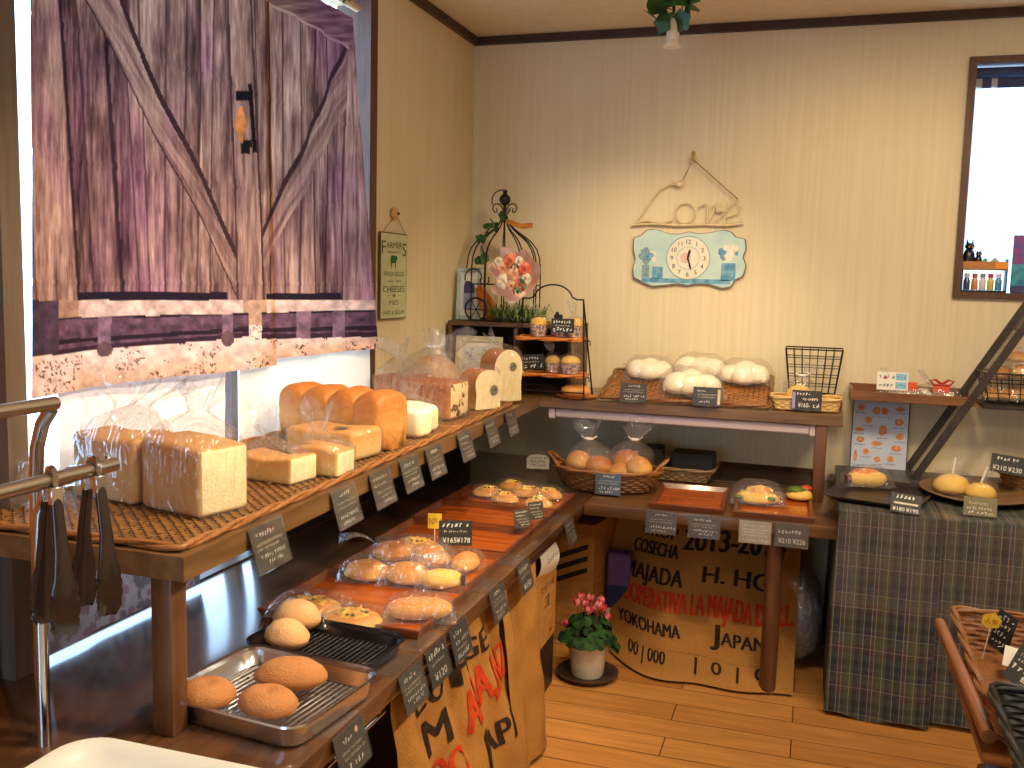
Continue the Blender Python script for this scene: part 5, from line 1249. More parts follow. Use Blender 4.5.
mb = MB(); mb.tube(arc((-.012, -.005, .558), .05, 200, 60, 14), .003, 6); mb.build('scroll', m_black, t)
sc_ = MB(); c0 = (-.075, -.13, .235)
sc_.tube(arc((-.10, -.135, .20), .04, 200, -20, 12) + arc((-.045, -.135, .19), .022, 160, 400, 10), .003, 6); sc_.build('scroll', m_black, t)
wl = MB(); wl.tube(arc((-.075, -.16, .055), .052, 0, 360, 30)[:-1], .0045, 8, closed=True)
for q in range(6): a = PI * q / 3; wl.tube([(-.075, -.16, .055), (-.075 + .05 * math.cos(a), -.16, .055 + .05 * math.sin(a))], .0022, 5)
wl.build('wheel', m_black, t)
# ivy on the cage
m_ivy = mat('ivy_leaf', rgb(26, 58, 22), rgb(60, 104, 42), scale=24, rough=.45)
def ivy(parent, spots, s0=.022, seed=1):
    rng = random.Random(seed)
    for x, y, z in spots:
        mb = MB(); n = 15; out = []
        for i in range(n):
            a = 2 * PI * i / n; r = s0 * rng.uniform(.85, 1.2) * (.62 + .38 * abs(math.cos(a * 2.5)) ** .7); out.append(V((r * math.cos(a), r * math.sin(a), -.15 * r)))
        M = MX.Translation((x, y, z)) @ MX.Rotation(rng.uniform(0, 6), 4, 'Z') @ MX.Rotation(R(rng.uniform(35, 95)), 4, 'X') @ MX.Rotation(rng.uniform(0, 6), 4, 'Z')
        mb.add([M @ V((0, 0, 0))] + [M @ v for v in out], [(0, 1 + i, 1 + (i + 1) % n) for i in range(n)]); mb.build('leaf', m_ivy, parent, smooth=180)
t = thing('ivy_sprig', 'small green ivy sprig wound round the top of the wire cage', 'plant', cc + V((0, 0, .44)))
MB().tube([(.012, -.012, .07), (-.01, -.02, .02), (-.05, -.05, -.03), (-.09, -.07, -.10), (-.075, -.10, -.16)], .002, 6).build('stem', m_stem, t)
ivy(t, [(.0, -.02, .05), (.02, -.015, .07), (-.03, -.04, -.005), (-.07, -.06, -.03), (-.06, -.06, .0), (-.085, -.08, -.06), (-.07, -.09, -.11), (-.09, -.09, -.16), (-.06, -.1, -.15), (-.045, -.03, .02)], .026, 3)
m_dry = mat('dry_leaf', rgb(150, 82, 24), rgb(196, 124, 44), scale=20, rough=.6)
t = thing('dry_leaf', 'curled orange dry leaf caught at the top of the wire cage', 'leaf', cc + V((.015, -.02, .44)))
mb = MB(); mb.grid(lambda u, v: V((.13 * v, (u - .5) * .05 * math.sin(PI * min(1, .12 + v * .9)), .022 - .05 * v + .03 * v * v + .012 * math.cos((u - .5) * 5) + .003 * math.sin(v * 9))), 8, 14); mb.build('blade', m_dry, t, smooth=180)
t = thing('gourd', 'long orange gourd leaning inside the wire cage', 'gourd', cc + V((-.045, -.055, .05)), ry=R(-28))
MB().lathe([(0, -.045), (.026, -.035), (.036, .0), (.035, .05), (.026, .09), (.018, .118), (0, .125)], 20).build('gourd', mat('gourd_orange', rgb(206, 116, 20), rgb(228, 146, 40), scale=14, rough=.45), t, smooth=180)
# bouquet
bc = yc(516, 275, 4.10)
t = thing('bouquet', 'round bouquet of coral and cream roses in pink wrapping before the wire cage', 'bouquet', bc, rx=R(-4))
m_wrap = mat('pink_wrap', rgb(252, 214, 198), rgb(255, 228, 214), scale=14, rough=.6)
def wrapf(u, v):
    a = 2 * PI * u; r = lerp(.018, .112, v ** .7) * (1 + .10 * math.sin(a * 7) * v + .05 * math.sin(a * 3 + 1) * v); return V((math.cos(a) * r, -.02 + .10 * (1 - v) ** .8 - .03 * v * math.sin(a * 7), math.sin(a) * r * 1.04 - .02 * (1 - v)))
mb = MB(); mb.grid(wrapf, 56, 12, closeu=True); mb.build('wrapping', m_wrap, t, smooth=180)
roses = [mat('rose_coral', rgb(226, 104, 74), rgb(240, 150, 112), scale=50, rough=.6), mat('rose_peach', rgb(240, 170, 128), rgb(248, 200, 164), scale=50, rough=.6), mat('rose_cream', rgb(244, 220, 190), rgb(250, 234, 212), scale=50, rough=.6)]
for i, (x, z, r, k) in enumerate([(-.012, .055, .032, 0), (.03, .052, .024, 2), (.055, .02, .032, 0), (.008, .0, .036, 1), (-.045, .02, .030, 1), (-.04, -.035, .034, 2), (.04, -.05, .030, 0), (.0, -.055, .024, 1), (.065, -.02, .024, 2), (-.065, .05, .022, 2)]):
    mb = MB()
    for L_, (rr, n, dp) in enumerate(((1, 6, 0), (.75, 5, .010), (.5, 4, .018), (.25, 3, .022))):
        for j in range(n):
            a = 2 * PI * j / n + L_ * .6; M = MX.Translation((x, -.055 - dp, z)) @ MX.Rotation(a, 4, 'Y')
            mb.grid(lambda u, v: V(((u - .5) * 1.25 * r * rr * (1 - .25 * v), .012 * (1 - v) - .008 * math.sin(v * 2.5) , r * rr * (.25 + .75 * v) - .15 * r * abs(u - .5))), 4, 4, M=M)
    mb.ell((x, -.062, z - r * .3), (r * .7, r * .35, r * .7), 12, 8, flat=1); mb.build('rose', roses[k], t, smooth=180)
mb = MB(); rng = random.Random(6)
for i in range(26):
    x, z = rng.choice(((.02, .028), (.055, -.055), (.028, -.075), (.0, .03), (.05, -.03))); v, fcs = leaf_pts(V((x + rng.uniform(-.02, .02), -.066 - rng.uniform(0, .012), z + rng.uniform(-.014, .014))), .010, rng.uniform(0, 6), R(rng.uniform(40, 130)), False, 8); mb.add(v, fcs)
o = mb.build('greenery', mat('bouquet_green', rgb(70, 112, 74), rgb(120, 158, 110), scale=30, rough=.6), t, smooth=180)
# trailing grass on the crate top
t = thing('grass_plant', 'spiky green artificial grass spilling over the front of the crate', 'plant', (-1.30, 4.17, CZ1))
MB().rbox((0, .01, .018), (.20, .07, .035), .006, 2).build('planter', m_black, t)
m_gr = mat('grass_blade', rgb(52, 92, 30), rgb(132, 160, 74), scale=30, rough=.55)
mb = MB(); rng = random.Random(9)
for i in range(260):
    x = rng.uniform(-.12, .12); y = rng.uniform(-.02, .03); a = rng.uniform(0, 6.3); l = rng.uniform(.035, .085); up = rng.uniform(.1, 1.0); dx, dy = math.cos(a) * l, math.sin(a) * l * .7 - .02
    p0 = V((x, y, .03)); p1 = p0 + V((dx * .5, dy * .5, l * up * .8)); p2 = p0 + V((dx, dy, l * up * .5 - .03)); s_ = V((-dy, dx, 0)).normalized() * .0028
    mb.add([p0 - s_, p0 + s_, p1 + s_, p1 - s_, p2], [(0, 1, 2, 3), (3, 2, 4)])
o = mb.build('blades', m_gr, t, smooth=0); o['kind'] = 'stuff'
# tiered wire stand
sx = -1.095
t = thing('tiered_stand', 'black wire stand with two wicker shelves of cupcakes in front of the crate', 'stand', (sx, 4.02, S), R(2))
m_o = mat('wicker_orange', rgb(176, 92, 28), rgb(214, 134, 56), scale=40, rough=.5)
wx = .165
for s_, nm in ((-1, 'l'), (1, 'r')):
    mb = MB(); mb.tube([(s_ * (wx + .005), -.10, .004), (s_ * (wx - .03), 0, .425), (s_ * (wx + .005), .09, .004)], .0036, 8); mb.ell((s_ * (wx + .005), -.10, 0), (.008, .008, .008), 10, 8, flat=1); mb.build('side_frame', m_black, t)
mb = MB(); mb.tube([(-wx + .03, 0, .425), (-wx + .06, 0, .425)] + [V((.0 + .085 * math.cos(R(170 - 8 * i)), 0, .425 + .062 * math.sin(R(170 - 8 * i)))) for i in range(21)] + [(wx - .06, 0, .425), (wx - .03, 0, .425)], .0036, 8); mb.build('arch', m_black, t)
for y in (-.09, .085): MB().tube([(-wx, y, .03), (wx, y, .03)], .003, 6).build('crossbar', m_black, t)
for z, k in ((.262, .03), (.105, .065)):
    for s_ in (-1, 1): MB().tube([(s_ * (wx - .012), .05, z - .012), (s_ * (wx - .012), -.04, z - .012), (s_ * (wx + .012), -.04, z - .012), (s_ * (wx + .014), -.04, z - .03)], .0028, 6).build('shelf_hook', m_black, t)
for z, dxx in ((.248, -.005), (.092, .012)):
    mb = MB(); weave_floor(mb, .275, .13, .005, .014, .0025, TR(dxx, -.01, z)); rope(mb, [p + V((dxx, -.01, z + .006)) for p in resample(rrect(.285, .14, .03), 100)], .008); mb.build('wicker_shelf', m_o, t, smooth=60)
def cupcake(label, loc, tall=.05, r=.034, yel=False, bag=True, sd=1):
    t = thing('cupcake', label, 'cupcake', loc, 0, 'bagged cupcakes on the wire stand')
    mb = MB(); n = 40; vs = []
    for z, rr in ((0, r * .78), (tall, r)): vs += [(rr * (1 + .05 * (-1) ** j) * math.cos(2 * PI * j / n), rr * (1 + .05 * (-1) ** j) * math.sin(2 * PI * j / n), z) for j in range(n)]
    mb.add(vs, [(j, (j + 1) % n, n + (j + 1) % n, n + j) for j in range(n)] + [tuple(range(n - 1, -1, -1))]); mb.build('paper_cup', mat('cup_print', rgb(110, 66, 96), rgb(226, 196, 170), scale=110, rough=.7, ramp=(.42, .55)), t, smooth=0)
    MB().ell((0, 0, tall - .008), (r * 1.08, r * 1.08, .030), 26, 14, flat=.35, disp=wob(sd, .1, 3)).build('cake', mat('cupcake_yellow', rgb(226, 168, 40), rgb(246, 206, 66), scale=40, rough=.6) if yel else B_MELON, t, smooth=180)
    if bag: bag_mb(r * 2.35, r * 2.2, tall + .028, .007, .022, .02, .05, sd + 140, 2.3, tilt=(.012 * (-1) ** sd, 0)).build('bag', m_film2, t, smooth=180)
    return t
zt, z2 = S + .248 + .014, S + .092 + .014
cupcake('tied bag with a cupcake in a purple patterned cup on the top wicker shelf', (-1.155, 4.015, zt), yel=True, sd=1)
cupcake('yellow-topped cupcake behind the top shelf sign', (-1.075, 4.045, zt), yel=True, sd=2, bag=False)
cupcake('cupcake hidden behind the window-side edge of the top sign on the wire stand', (-.995, 4.03, zt), sd=3)
cupcake('bagged cupcake at the right-hand end of the lower wicker shelf', (-1.005, 4.005, z2), tall=.045, r=.04, sd=4)
cupcake('darker cupcake tucked between the lower sign and the bagged one', (-1.088, 4.02, z2), tall=.04, r=.032, sd=5)
stand_card('black sign with a cat silhouette on the top wicker shelf', (-1.035, 3.965, zt - .004), R(6), .10, .062, [('s', .66, .2, 1, -.8, .7), ('s', .45, .1, 2, -.7, .7), ('s', .10, .26, 1, -.85, .85)], CM, 121, -8, .024)
t = thing('cat_cutout', 'tiny black cat cut-out perched on the top shelf sign', 'ornament', (-1.055, 3.968, zt + .0815), R(6))
MB().prism([(-.018, 0), (.018, 0), (.02, .012), (.012, .018), (.004, .016), (.0, .03), (-.004, .026), (-.01, .03), (-.014, .018), (-.02, .012)], 0, .002).build('cat', m_black, t, smooth=0)
stand_card('black sign with white writing at the window end of the lower wicker shelf', (-1.165, 3.955, z2 - .004), R(-6), .115, .066, [('s', .66, .18, 1, -.85, .7), ('s', .46, .1, 2, -.7, .6), ('s', .10, .28, 1, -.85, .9)], CM, 122, -8, .016, ry=R(-6))
stand_card('brown sign on a clear stem beside the tall domed loaf', (-1.225, 3.875, S), R(10), .10, .068, [('s', .66, .12, 2, -.6, .4), ('s', .46, .1, 2, -.8, .8), ('s', .30, .1, 2, -.8, .7), ('b', .02, .20, 1, -.95, .95)], [mat('brown_card', rgb(92, 76, 54), rgb(108, 90, 66), scale=20, rough=.5), m_cream, m_cream], 123, -8, .10, ry=R(-6))
t = thing('round_basket', 'dark round basket low beside the crate behind the tall domed loaf', 'basket', (-1.27, 4.03, S))
b = MB(); weave_wall(b, lambda u, v: (V((math.cos(2 * PI * u) * (.055 + .01 * v), math.sin(2 * PI * u) * (.05 + .01 * v), .004 + v * .085)), V((math.cos(2 * PI * u), math.sin(2 * PI * u), 0))), 24, 7, .003); b.build('wall', m_wick4, t, smooth=60)
b = MB(); rope(b, [(math.cos(2 * PI * i / 60) * .066, math.sin(2 * PI * i / 60) * .06, .092) for i in range(60)], .006); b.build('rim', m_wick, t, smooth=60)
# plate with a bread under the stand's front
t = thing('oval_plate', 'small oval orange wooden plate at the shelf corner below the wire stand', 'plate', (-.965, 3.995, S), R(4))
MB().lathe([(0, .0), (.075, 0), (.092, .010), (.094, .013), (.088, .013), (.072, .006), (0, .006)], 40, sx=1, sy=.62).build('plate', mat('orange_wood_plate', rgb(186, 100, 40), rgb(206, 124, 60), scale=8, stretch=(.5, 4, 4), rough=.4), t, smooth=50)
t = thing('ridged_roll', 'golden ridged roll lying on the small oval plate', 'bread', (-.975, 3.998, S + .0068), R(4))
def rr(u, v):
    a = 2 * PI * u; x = (v - .5) * .13; e = max(0, 1 - abs(2 * v - 1) ** 2.4) ** .5; g = 1 - .08 * abs(math.sin(v * PI * 6)) ** 3
    return V((x, math.cos(a) * .04 * e, .027 + math.sin(a) * .027 * e * (g if math.sin(a) > 0 else 1)))
mb = MB(); mb.grid(rr, 22, 40, closeu=True); mb.build('roll', B_GOLD, t, smooth=180)
# ================================================================ ON THE WALLS
m_rope = mat('string', rgb(150, 126, 88), rgb(176, 150, 108), scale=60, rough=.8)
t = thing('farm_sign', 'narrow cream and green farm shop sign hung by string on the bare wall', 'sign', (WX + .012, 3.527, 1.31), R(90))
m_sign = mat('sign_green', rgb(196, 202, 152), rgb(212, 216, 170), scale=12, rough=.6); m_sgr = mat('sign_ink', rgb(48, 72, 40), rgb(62, 88, 52), scale=30, rough=.7); m_cow = mat('sign_cow', rgb(24, 108, 40), rough=.7); m_sed = mat('sign_edge', rgb(86, 64, 40), rgb(110, 84, 54), scale=20, rough=.7)
w, h = .25, .343
mb = MB(); mb.box((0, .002, h / 2), (w, .008, h), 3); fn = lambda x, z: (x, -.0032, z); quad(mb, -w * .485, h * .012, w * .485, h * .988, 0, -.0025)
put_text(mb, 'ARMER', .0, h * .825, h * .10, 1, fn, maxw=w * .58); put_text(mb, 'F', -w * .39, h * .755, h * .215, 1, fn, maxw=w * .14); put_text(mb, 'S', w * .39, h * .74, h * .22, 1, fn, maxw=w * .15)
put_text(mb, 'MARKET', 0, h * .765, h * .036, 1, fn, maxw=w * .5)
cow = [(-.03, .0), (-.024, 0), (-.022, .02), (.010, .02), (.012, 0), (.018, 0), (.02, .03), (.034, .036), (.034, .044), (.024, .052), (-.03, .052), (-.036, .03), (-.033, .02)]
mb.add([fn(x * .95 - .002, h * .595 + z * .95) for x, z in cow], [tuple(range(len(cow)))], 2)
put_text(mb, 'FRESH EGGS', 0, h * .50, h * .075, 1, fn, maxw=w * .74); put_text(mb, 'LOCAL · FARM', 0, h * .43, h * .032, 1, fn, maxw=w * .52)
put_text(mb, 'CHEESES', 0, h * .315, h * .10, 1, fn, maxw=w * .82); put_text(mb, '~ ❦ ~', 0, h * .26, h * .05, 1, fn, maxw=w * .5)
put_text(mb, 'PIES', 0, h * .165, h * .075, 1, fn, maxw=w * .36); put_text(mb, 'JAMS & JELLIES', 0, h * .055, h * .065, 1, fn, maxw=w * .84)
mb.build('sign_board', [m_sign, m_sgr, m_cow, m_sed], t, smooth=0)
mb = MB(); mb.tube([(-w * .45, -.002, h - .006), (.005, -.006, h + .075), (w * .45, -.002, h - .006)], .0018, 6); mb.build('string', m_rope, t)
t = thing('wooden_hook', 'round wooden peg on the wall holding the farm sign', 'hook', (WX + .002, 3.535, 1.73), R(90))
MB().lathe([(0, 0), (.020, 0), (.026, .008), (.022, .018), (.010, .022), (0, .024)], 20, M=TR(rx=R(90))).build('peg', mat('peg_wood', rgb(196, 152, 92), rgb(214, 174, 116), scale=20, rough=.5), t)
MB().tube([(0, -.02, 0), (0, -.03, 0)], .005, 8).build('screw', m_black, t)
# clock
cl = yc(688, 258, 4.428)
t = thing('wall_clock', 'pale blue plaque clock with scalloped edge and flowers on the back wall', 'clock', (cl.x, 4.4475, cl.z))
def cp(x, y): p = yc(610 + x / 4.8, 140 + y / 4.8, 4.428); return (p.x - cl.x, p.z - cl.z)
out = [(112, 470), (150, 455), (172, 432), (210, 425), (290, 450), (340, 450), (378, 438), (420, 448), (470, 445), (550, 430), (585, 440), (605, 465), (650, 475), (655, 520), (640, 562), (655, 605), (640, 655), (600, 672), (585, 705), (540, 714), (470, 690), (410, 690), (372, 700), (330, 690), (250, 700), (200, 704), (150, 680), (110, 660), (108, 615), (120, 570), (110, 525)]
poly = [cp(*q) for q in out]; P3 = resample([V((x, 0, z)) for x, z in poly], 120); poly = [(p.x, p.z) for p in P3][::-1]
m_clk = mat('plaque_blue', rgb(176, 208, 204), rgb(204, 224, 212), scale=9, rough=.5); m_ced = mat('plaque_edge', rgb(96, 82, 58), rgb(120, 104, 76), scale=20, rough=.7); m_face = mat('clock_face', rgb(226, 220, 196), rgb(236, 230, 210), scale=9, rough=.5); m_blu = mat('plaque_print_blue', rgb(72, 138, 176), rgb(128, 178, 200), scale=40, rough=.6); m_pk = mat('plaque_print_pink', rgb(222, 186, 172), rough=.6); m_gy = mat('plaque_print_grey', rgb(106, 140, 150), rgb(150, 178, 180), scale=50, rough=.6)
mb = MB(); mb.prism(poly, -.018, -.002, 1); n = len(poly); mb.add([(x * .985, -.0185, z * .975) for x, z in poly], [tuple(range(n - 1, -1, -1))], 0)
Yf = -.0189
def disc_at(x, z, r, mi, y, n=36): mb.add([(x + r * math.cos(2 * PI * i / n), y, z + r * math.sin(2 * PI * i / n)) for i in range(n)], [tuple(range(n))], mi)
rng = random.Random(12)
def art(cx, cz, items):
    for dx, dz, r, mi in items:
        k = [(cx + dx + r * math.cos(2 * PI * i / 11) * rng.uniform(.7, 1.15), Yf + rng.uniform(-.0006, .0), cz + dz + r * math.sin(2 * PI * i / 11) * rng.uniform(.7, 1.15)) for i in range(11)]; mb.add(k, [tuple(range(11))], mi)
ax, az = cp(190, 570); art(ax, az, [(-.02, .03, .024, 6), (-.035, .01, .018, 6), (.0, .01, .022, 4), (.012, .022, .018, 2), (-.015, -.01, .018, 6), (.02, -.002, .014, 2)])
for x0, z0, x1, z1, mi in ((150, 660, 190, 600, 6), (200, 665, 255, 608, 4), (530, 675, 605, 592, 4)):
    a, b = cp(x0, z0), cp(x1, z1); mb.add([(a[0], Yf, a[1]), (b[0], Yf, a[1]), (b[0] - .002, Yf, b[1]), (a[0] + .002, Yf, b[1])], [(0, 1, 2, 3)], mi)
ax, az = cp(570, 550); art(ax, az, [(-.03, .01, .02, 4), (-.012, .03, .016, 2), (.008, .005, .02, 2), (.024, .028, .018, 2), (-.022, -.012, .016, 6), (.03, .008, .014, 4), (-.002, -.01, .018, 2)])
a, b = cp(130, 690), cp(610, 672); mb.add([(a[0] + .02, Yf, a[1] + .008), (b[0] - .03, Yf, a[1] + .008), (b[0] - .03, Yf, b[1]), (a[0] + .02, Yf, b[1])], [(0, 1, 2, 3)], 4)
disc_at(0, 0, .100, 6, Yf - .0010); disc_at(0, 0, .096, 2, Yf - .0013); disc_at(0, 0, .052, 6, Yf - .0016); disc_at(0, 0, .050, 2, Yf - .0019); disc_at(-.012, .0, .024, 5, Yf - .0021)
fn = lambda x, z: (x, Yf - .0026, z)
for i in range(1, 13): a = PI / 2 - i * PI / 6; put_text(mb, str(i), .074 * math.cos(a), .074 * math.sin(a) - .010, .028, 3, fn)
mb.build('plaque', [m_clk, m_ced, m_face, m_ink, m_blu, m_pk, m_gy], t, smooth=0)
for nm, a, l, w in (('hour_hand', 78, .042, .006), ('minute_hand', -74, .060, .0045)):
    mb = MB(); M = TR(0, Yf - .0045, 0) @ MX.Rotation(-R(a), 4, 'Y'); mb.add([(-.010, 0, -w / 2), (l * .7, 0, -w), (l, 0, 0), (l * .7, 0, w), (-.010, 0, w / 2)], [(0, 1, 2, 3, 4)], 0, M); mb.build(nm, m_ink, t, smooth=0)
# wire word sign above the clock
lw = yc(688, 215, 4.43)
t = thing('word_ornament', 'cream painted wood and wire word hanging on string over the clock', 'ornament', (lw.x, 4.43, lw.z))
m_crm = mat('cream_paint', rgb(214, 192, 148), rgb(228, 208, 168), scale=30, rough=.7)
def lp(x, y, d=0): p = yc(610 + x / 4.8, 140 + y / 4.8, 4.43); return V((p.x - lw.x, d, p.z - lw.z))
mb = MB(); mb.tube([lp(105, 408), lp(200, 402), lp(330, 410), lp(450, 406), lp(560, 410), lp(640, 402)], [.006, .005, .006, .005, .006, .004], 8); mb.build('base_twig', m_crm, t)
for nm, pts, r in (('letter_l', [(120, 400), (160, 350), (200, 290), (240, 240), (290, 212), (335, 215)], .0045), ('letter_l', [(120, 400), (180, 385), (250, 400), (300, 385)], .006), ('letter_v', [(425, 325), (455, 305), (468, 320), (466, 400)], .0045), ('letter_v', [(466, 400), (500, 340), (520, 300)], .005), ('letter_e', [(505, 395), (560, 340), (610, 290), (628, 320), (610, 355), (560, 370), (560, 395), (600, 402), (635, 390)], .0045)):
    o = MB(); o.tube([lp(*q) for q in pts], r, 8); o.build(nm, m_crm, t)
c = lp(362, 350); mb = MB(); mb.tube([c + V((0.045 * math.cos(2 * PI * i / 28), 0, .045 * math.sin(2 * PI * i / 28))) for i in range(28)], .004, 8, closed=True); mb.build('letter_o', m_crm, t)
c = lp(335, 215, -.01); mb = MB(); mb.ell(c - V((0, 0, .012)), (.020, .010, .013), 16, 10, flat=1); mb.ell(c + V((.013, 0, .0)), (.010, .009, .010), 12, 8, flat=1); mb.grid(lambda u, v: c + V((-.012 - .026 * v, -.004, .004 + (u - .5) * .012 + .012 * v)), 3, 3); mb.build('bird', m_crm, t, smooth=180)
c = lp(535, 325, -.01); mb = MB()
for s_ in (-1, 1):
    for rr_, dz in ((.022, .010), (.016, -.010)):
        k = [(c.x + s_ * (rr_ * .75 + rr_ * .75 * math.cos(2 * PI * i / 14)), c.y - .004 * math.sin(PI * i / 14), c.z + dz + rr_ * .7 * math.sin(2 * PI * i / 14)) for i in range(14)]; mb.add(k, [tuple(range(14))])
mb.tube([c + V((0, 0, -.018)), c + V((0, 0, .02))], .003, 6); mb.build('butterfly', m_crm, t, smooth=0)
mb = MB(); mb.tube([lp(615, 285, -.006), lp(400, 95, -.012), lp(350, 195, -.006)], .0028, 6); mb.build('string', m_rope, t)
hk = yc(693, 158, 4.435)
t = thing('brass_hook', 'small brass hook on the back wall above the clock', 'hook', (hk.x, 4.449, hk.z))
mb = MB(); mb.rbox((0, -.003, .018), (.014, .006, .026), .002); mb.tube([(0, -.006, .02), (0, -.022, .012), (0, -.024, 0), (0, -.016, -.004)], .003, 6); mb.build('hook', mat('brass', rgb(190, 150, 70), rough=.3, metal=1), t)
t = thing('hanging_ring', 'small cream ring at the top of the word ornament string', 'ring', (hk.x, 4.43, hk.z - .008)); MB().tube(arc((0, 0, 0), .014, 0, 360, 20)[:-1], .004, 8, closed=True).build('ring', m_crm, t)
# ceiling lamp
t = thing('spot_lamp', 'small white spot lamp hanging from the ceiling among ivy leaves', 'lamp', (-.526, 3.4, 2.288))
m_lw = mat('lamp_white', rgb(226, 214, 188), rough=.4)
MB().lathe([(.0, .006), (.020, .004), (.029, .0), (.030, .003), (.020, .022), (.019, .03)], 24).build('bell', m_lw, t, smooth=50)
MB().lathe([(.0, .026), (.021, .026), (.022, .03), (.022, .092), (.020, .096), (0, .096)], 24).build('body', m_lw, t, smooth=50)
MB().tube([(0, 0, .094), (0, 0, .342)], .006, 10).build('stem', m_chrome, t)
t = thing('ivy_garland', 'dark green ivy garland round the hanging spot lamp', 'plant', (-.526, 3.4, 2.40))
MB().tube([(-.03, -.01, .22), (-.02, .012, .1), (-.025, -.012, .02), (.03, -.02, .0), (.04, .0, .1), (.0, .02, .22)], .003, 6).build('stem', m_stem, t)
ivy(t, [(-.07, -.02, .0), (-.05, -.03, .03), (-.035, -.02, -.025), (-.06, .02, .05), (.035, -.03, -.03), (.05, -.02, -.02), (.055, -.01, .03), (.02, -.03, .05), (-.01, -.035, .04), (.04, -.02, .06), (.0, -.03, .08), (-.04, -.03, .08), (.06, .0, .07)], .042, 8)
t = thing('ivy_garland', 'ivy tips hanging on the pale curtain rod', 'plant', (-1.60, 2.95, 2.435)); MB().tube([(0, -.2, .0), (0, 0, .003), (0, .1, .0)], .003, 6).build('stem', m_stem, t)
ivy(t, [(.02, -.02, .0), (.02, .03, .01), (.02, -.09, .01), (.02, -.05, .03), (.02, .08, -.01)], .032, 4)
# ================================================================ RIGHT WINDOW
bz = BZ0 + .028
t = thing('spice_rack', 'little two-tier wooden rack on the window sill with jars below', 'rack', (.665, 4.478, bz))
m_rk = mat('rack_wood', rgb(176, 112, 52), rgb(196, 134, 72), scale=12, stretch=(.5, 4, 4), rough=.5)
MB().box((0, 0, .004), (.17, .05, .008)).build('bottom', m_black, t, smooth=0); MB().box((0, 0, .096), (.17, .05, .006)).build('shelf', m_rk, t, smooth=0); MB().rbox((0, -.026, .112), (.176, .006, .034), .002).build('front_rail', m_rk, t)
for x in (-1, 1): MB().box((x * .085, 0, .07), (.005, .05, .14)).build('side', m_black, t, smooth=0)
jc = [((70, 76, 92), (210, 206, 200)), ((206, 140, 70), (190, 70, 40)), ((216, 210, 196), (150, 140, 130)), ((206, 190, 80), (180, 52, 40)), ((80, 140, 180), (220, 216, 206))]
for i, (a, b) in enumerate(jc):
    t = thing('spice_jar', ['dark jar with a pale cap at the left end of the sill rack', 'amber jar with a red cap second on the sill rack', 'milky jar in the middle of the sill rack', 'yellow jar with a red cap on the sill rack', 'blue jar at the right end of the sill rack'][i], 'jar', (.602 + i * .0305, 4.478, bz + .0085), 0, 'spice jars on the sill rack')
    jo = MB().lathe([(0, 0), (.012, 0), (.013, .003), (.013, .04), (.008, .05), (.008, .055)], 16).build('jar', mat('jar%d' % i, rgb(*a), rough=.2), t, smooth=50); MB().lathe([(.0105, .053), (.0105, .07), (0, .07)], 16).build('cap', mat('cap%d' % i, rgb(*b), rough=.4), jo, smooth=50)
def cat(label, loc, s):
    t = thing('cat_figurine', label, 'figurine', loc, R(8)); t.scale = (s,) * 3; mb = MB()
    mb.ell((0, 0, 0), (.024, .020, .048), 20, 14, flat=1, disp=lambda n: -.18 * n.z); mb.ell((0, -.004, .076), (.019, .017, .016), 18, 12, flat=1)
    for x in (-1, 1): mb.add([(x * .016, -.004, .096), (x * .004, -.006, .104), (x * .013, -.002, .126), (x * .010, .004, .100)], [(0, 1, 2), (1, 3, 2), (3, 0, 2)])
    mb.tube([(.02, .01, .01), (.034, .0, .006), (.034, -.018, .004)], .004, 6); mb.build('body', mat('cat_black', rgb(22, 22, 30), rough=.25), t, smooth=180)
    mb = MB()
    for x in (-1, 1): mb.ell((x * .007, -.019, .086), (.0035, .002, .003), 8, 6, flat=1)
    mb.build('eyes', m_yel, t, smooth=180)
cat('taller black cat figurine on the sill rack against the bright window', (.603, 4.478, bz + .0995), 1.0); cat('smaller black cat figurine beside the taller one on the sill rack', (.640, 4.476, bz + .0995), .66)
t = thing('green_figurine', 'small green leaf shaped ornament beside the cats on the sill rack', 'ornament', (.667, 4.48, bz + .0995)); MB().ell((0, 0, 0), (.012, .008, .022), 14, 10, flat=1, disp=wob(3, .25, 3)).build('body', mat('leaf_green', rgb(70, 150, 50), rough=.4), t, smooth=180)
t = thing('china_house', 'small pale house ornament on the sill rack', 'ornament', (.703, 4.478, bz + .0995)); MB().prism([(-.018, 0), (.018, 0), (.018, .03), (0, .048), (-.018, .03)], -.012, .012).build('house', mat('china_green', rgb(160, 180, 150), rgb(196, 206, 180), scale=40, rough=.4), t, smooth=0)
t = thing('orange_box', 'orange paper tag at the right end of the sill rack front', 'tag', (.727, 4.4445, bz + .098)); MB().box((0, 0, .014), (.05, .003, .028)).build('card', mat('orange_card', rgb(232, 150, 40), rough=.6), t, smooth=0)
t = thing('picture_book', 'blue and magenta book standing on the window sill beside the rack', 'book', (.81, 4.475, bz), R(-6)); mb = MB(); mb.rbox((0, 0, .12), (.08, .022, .24), .002); quad(mb, -.039, .12, .039, .236, 1, -.0115); quad(mb, -.039, .03, .039, .12, 2, -.0115)
mb.build('book', [m_navy, mat('magenta_print', rgb(150, 60, 110), rgb(90, 70, 150), scale=30, rough=.5), mat('cyan_print', rgb(30, 110, 150), rgb(60, 160, 170), scale=30, rough=.5)], t, smooth=0)
t = thing('roller_blind', 'rolled dark blue blind at the top of the right window', 'blind', ((BX0 + BX1) / 2, 4.497, BZ1 - .055)); MB().tube([(-.37, 0, 0), (.37, 0, 0)], .022, 14).build('roll', mat('blind_blue', rgb(40, 50, 92), rgb(56, 66, 110), scale=40, rough=.7), t); MB().rbox((0, .012, -.035), (.74, .004, .05), .001).build('fabric', mat('blind_blue', rgb(40, 50, 92)), t)
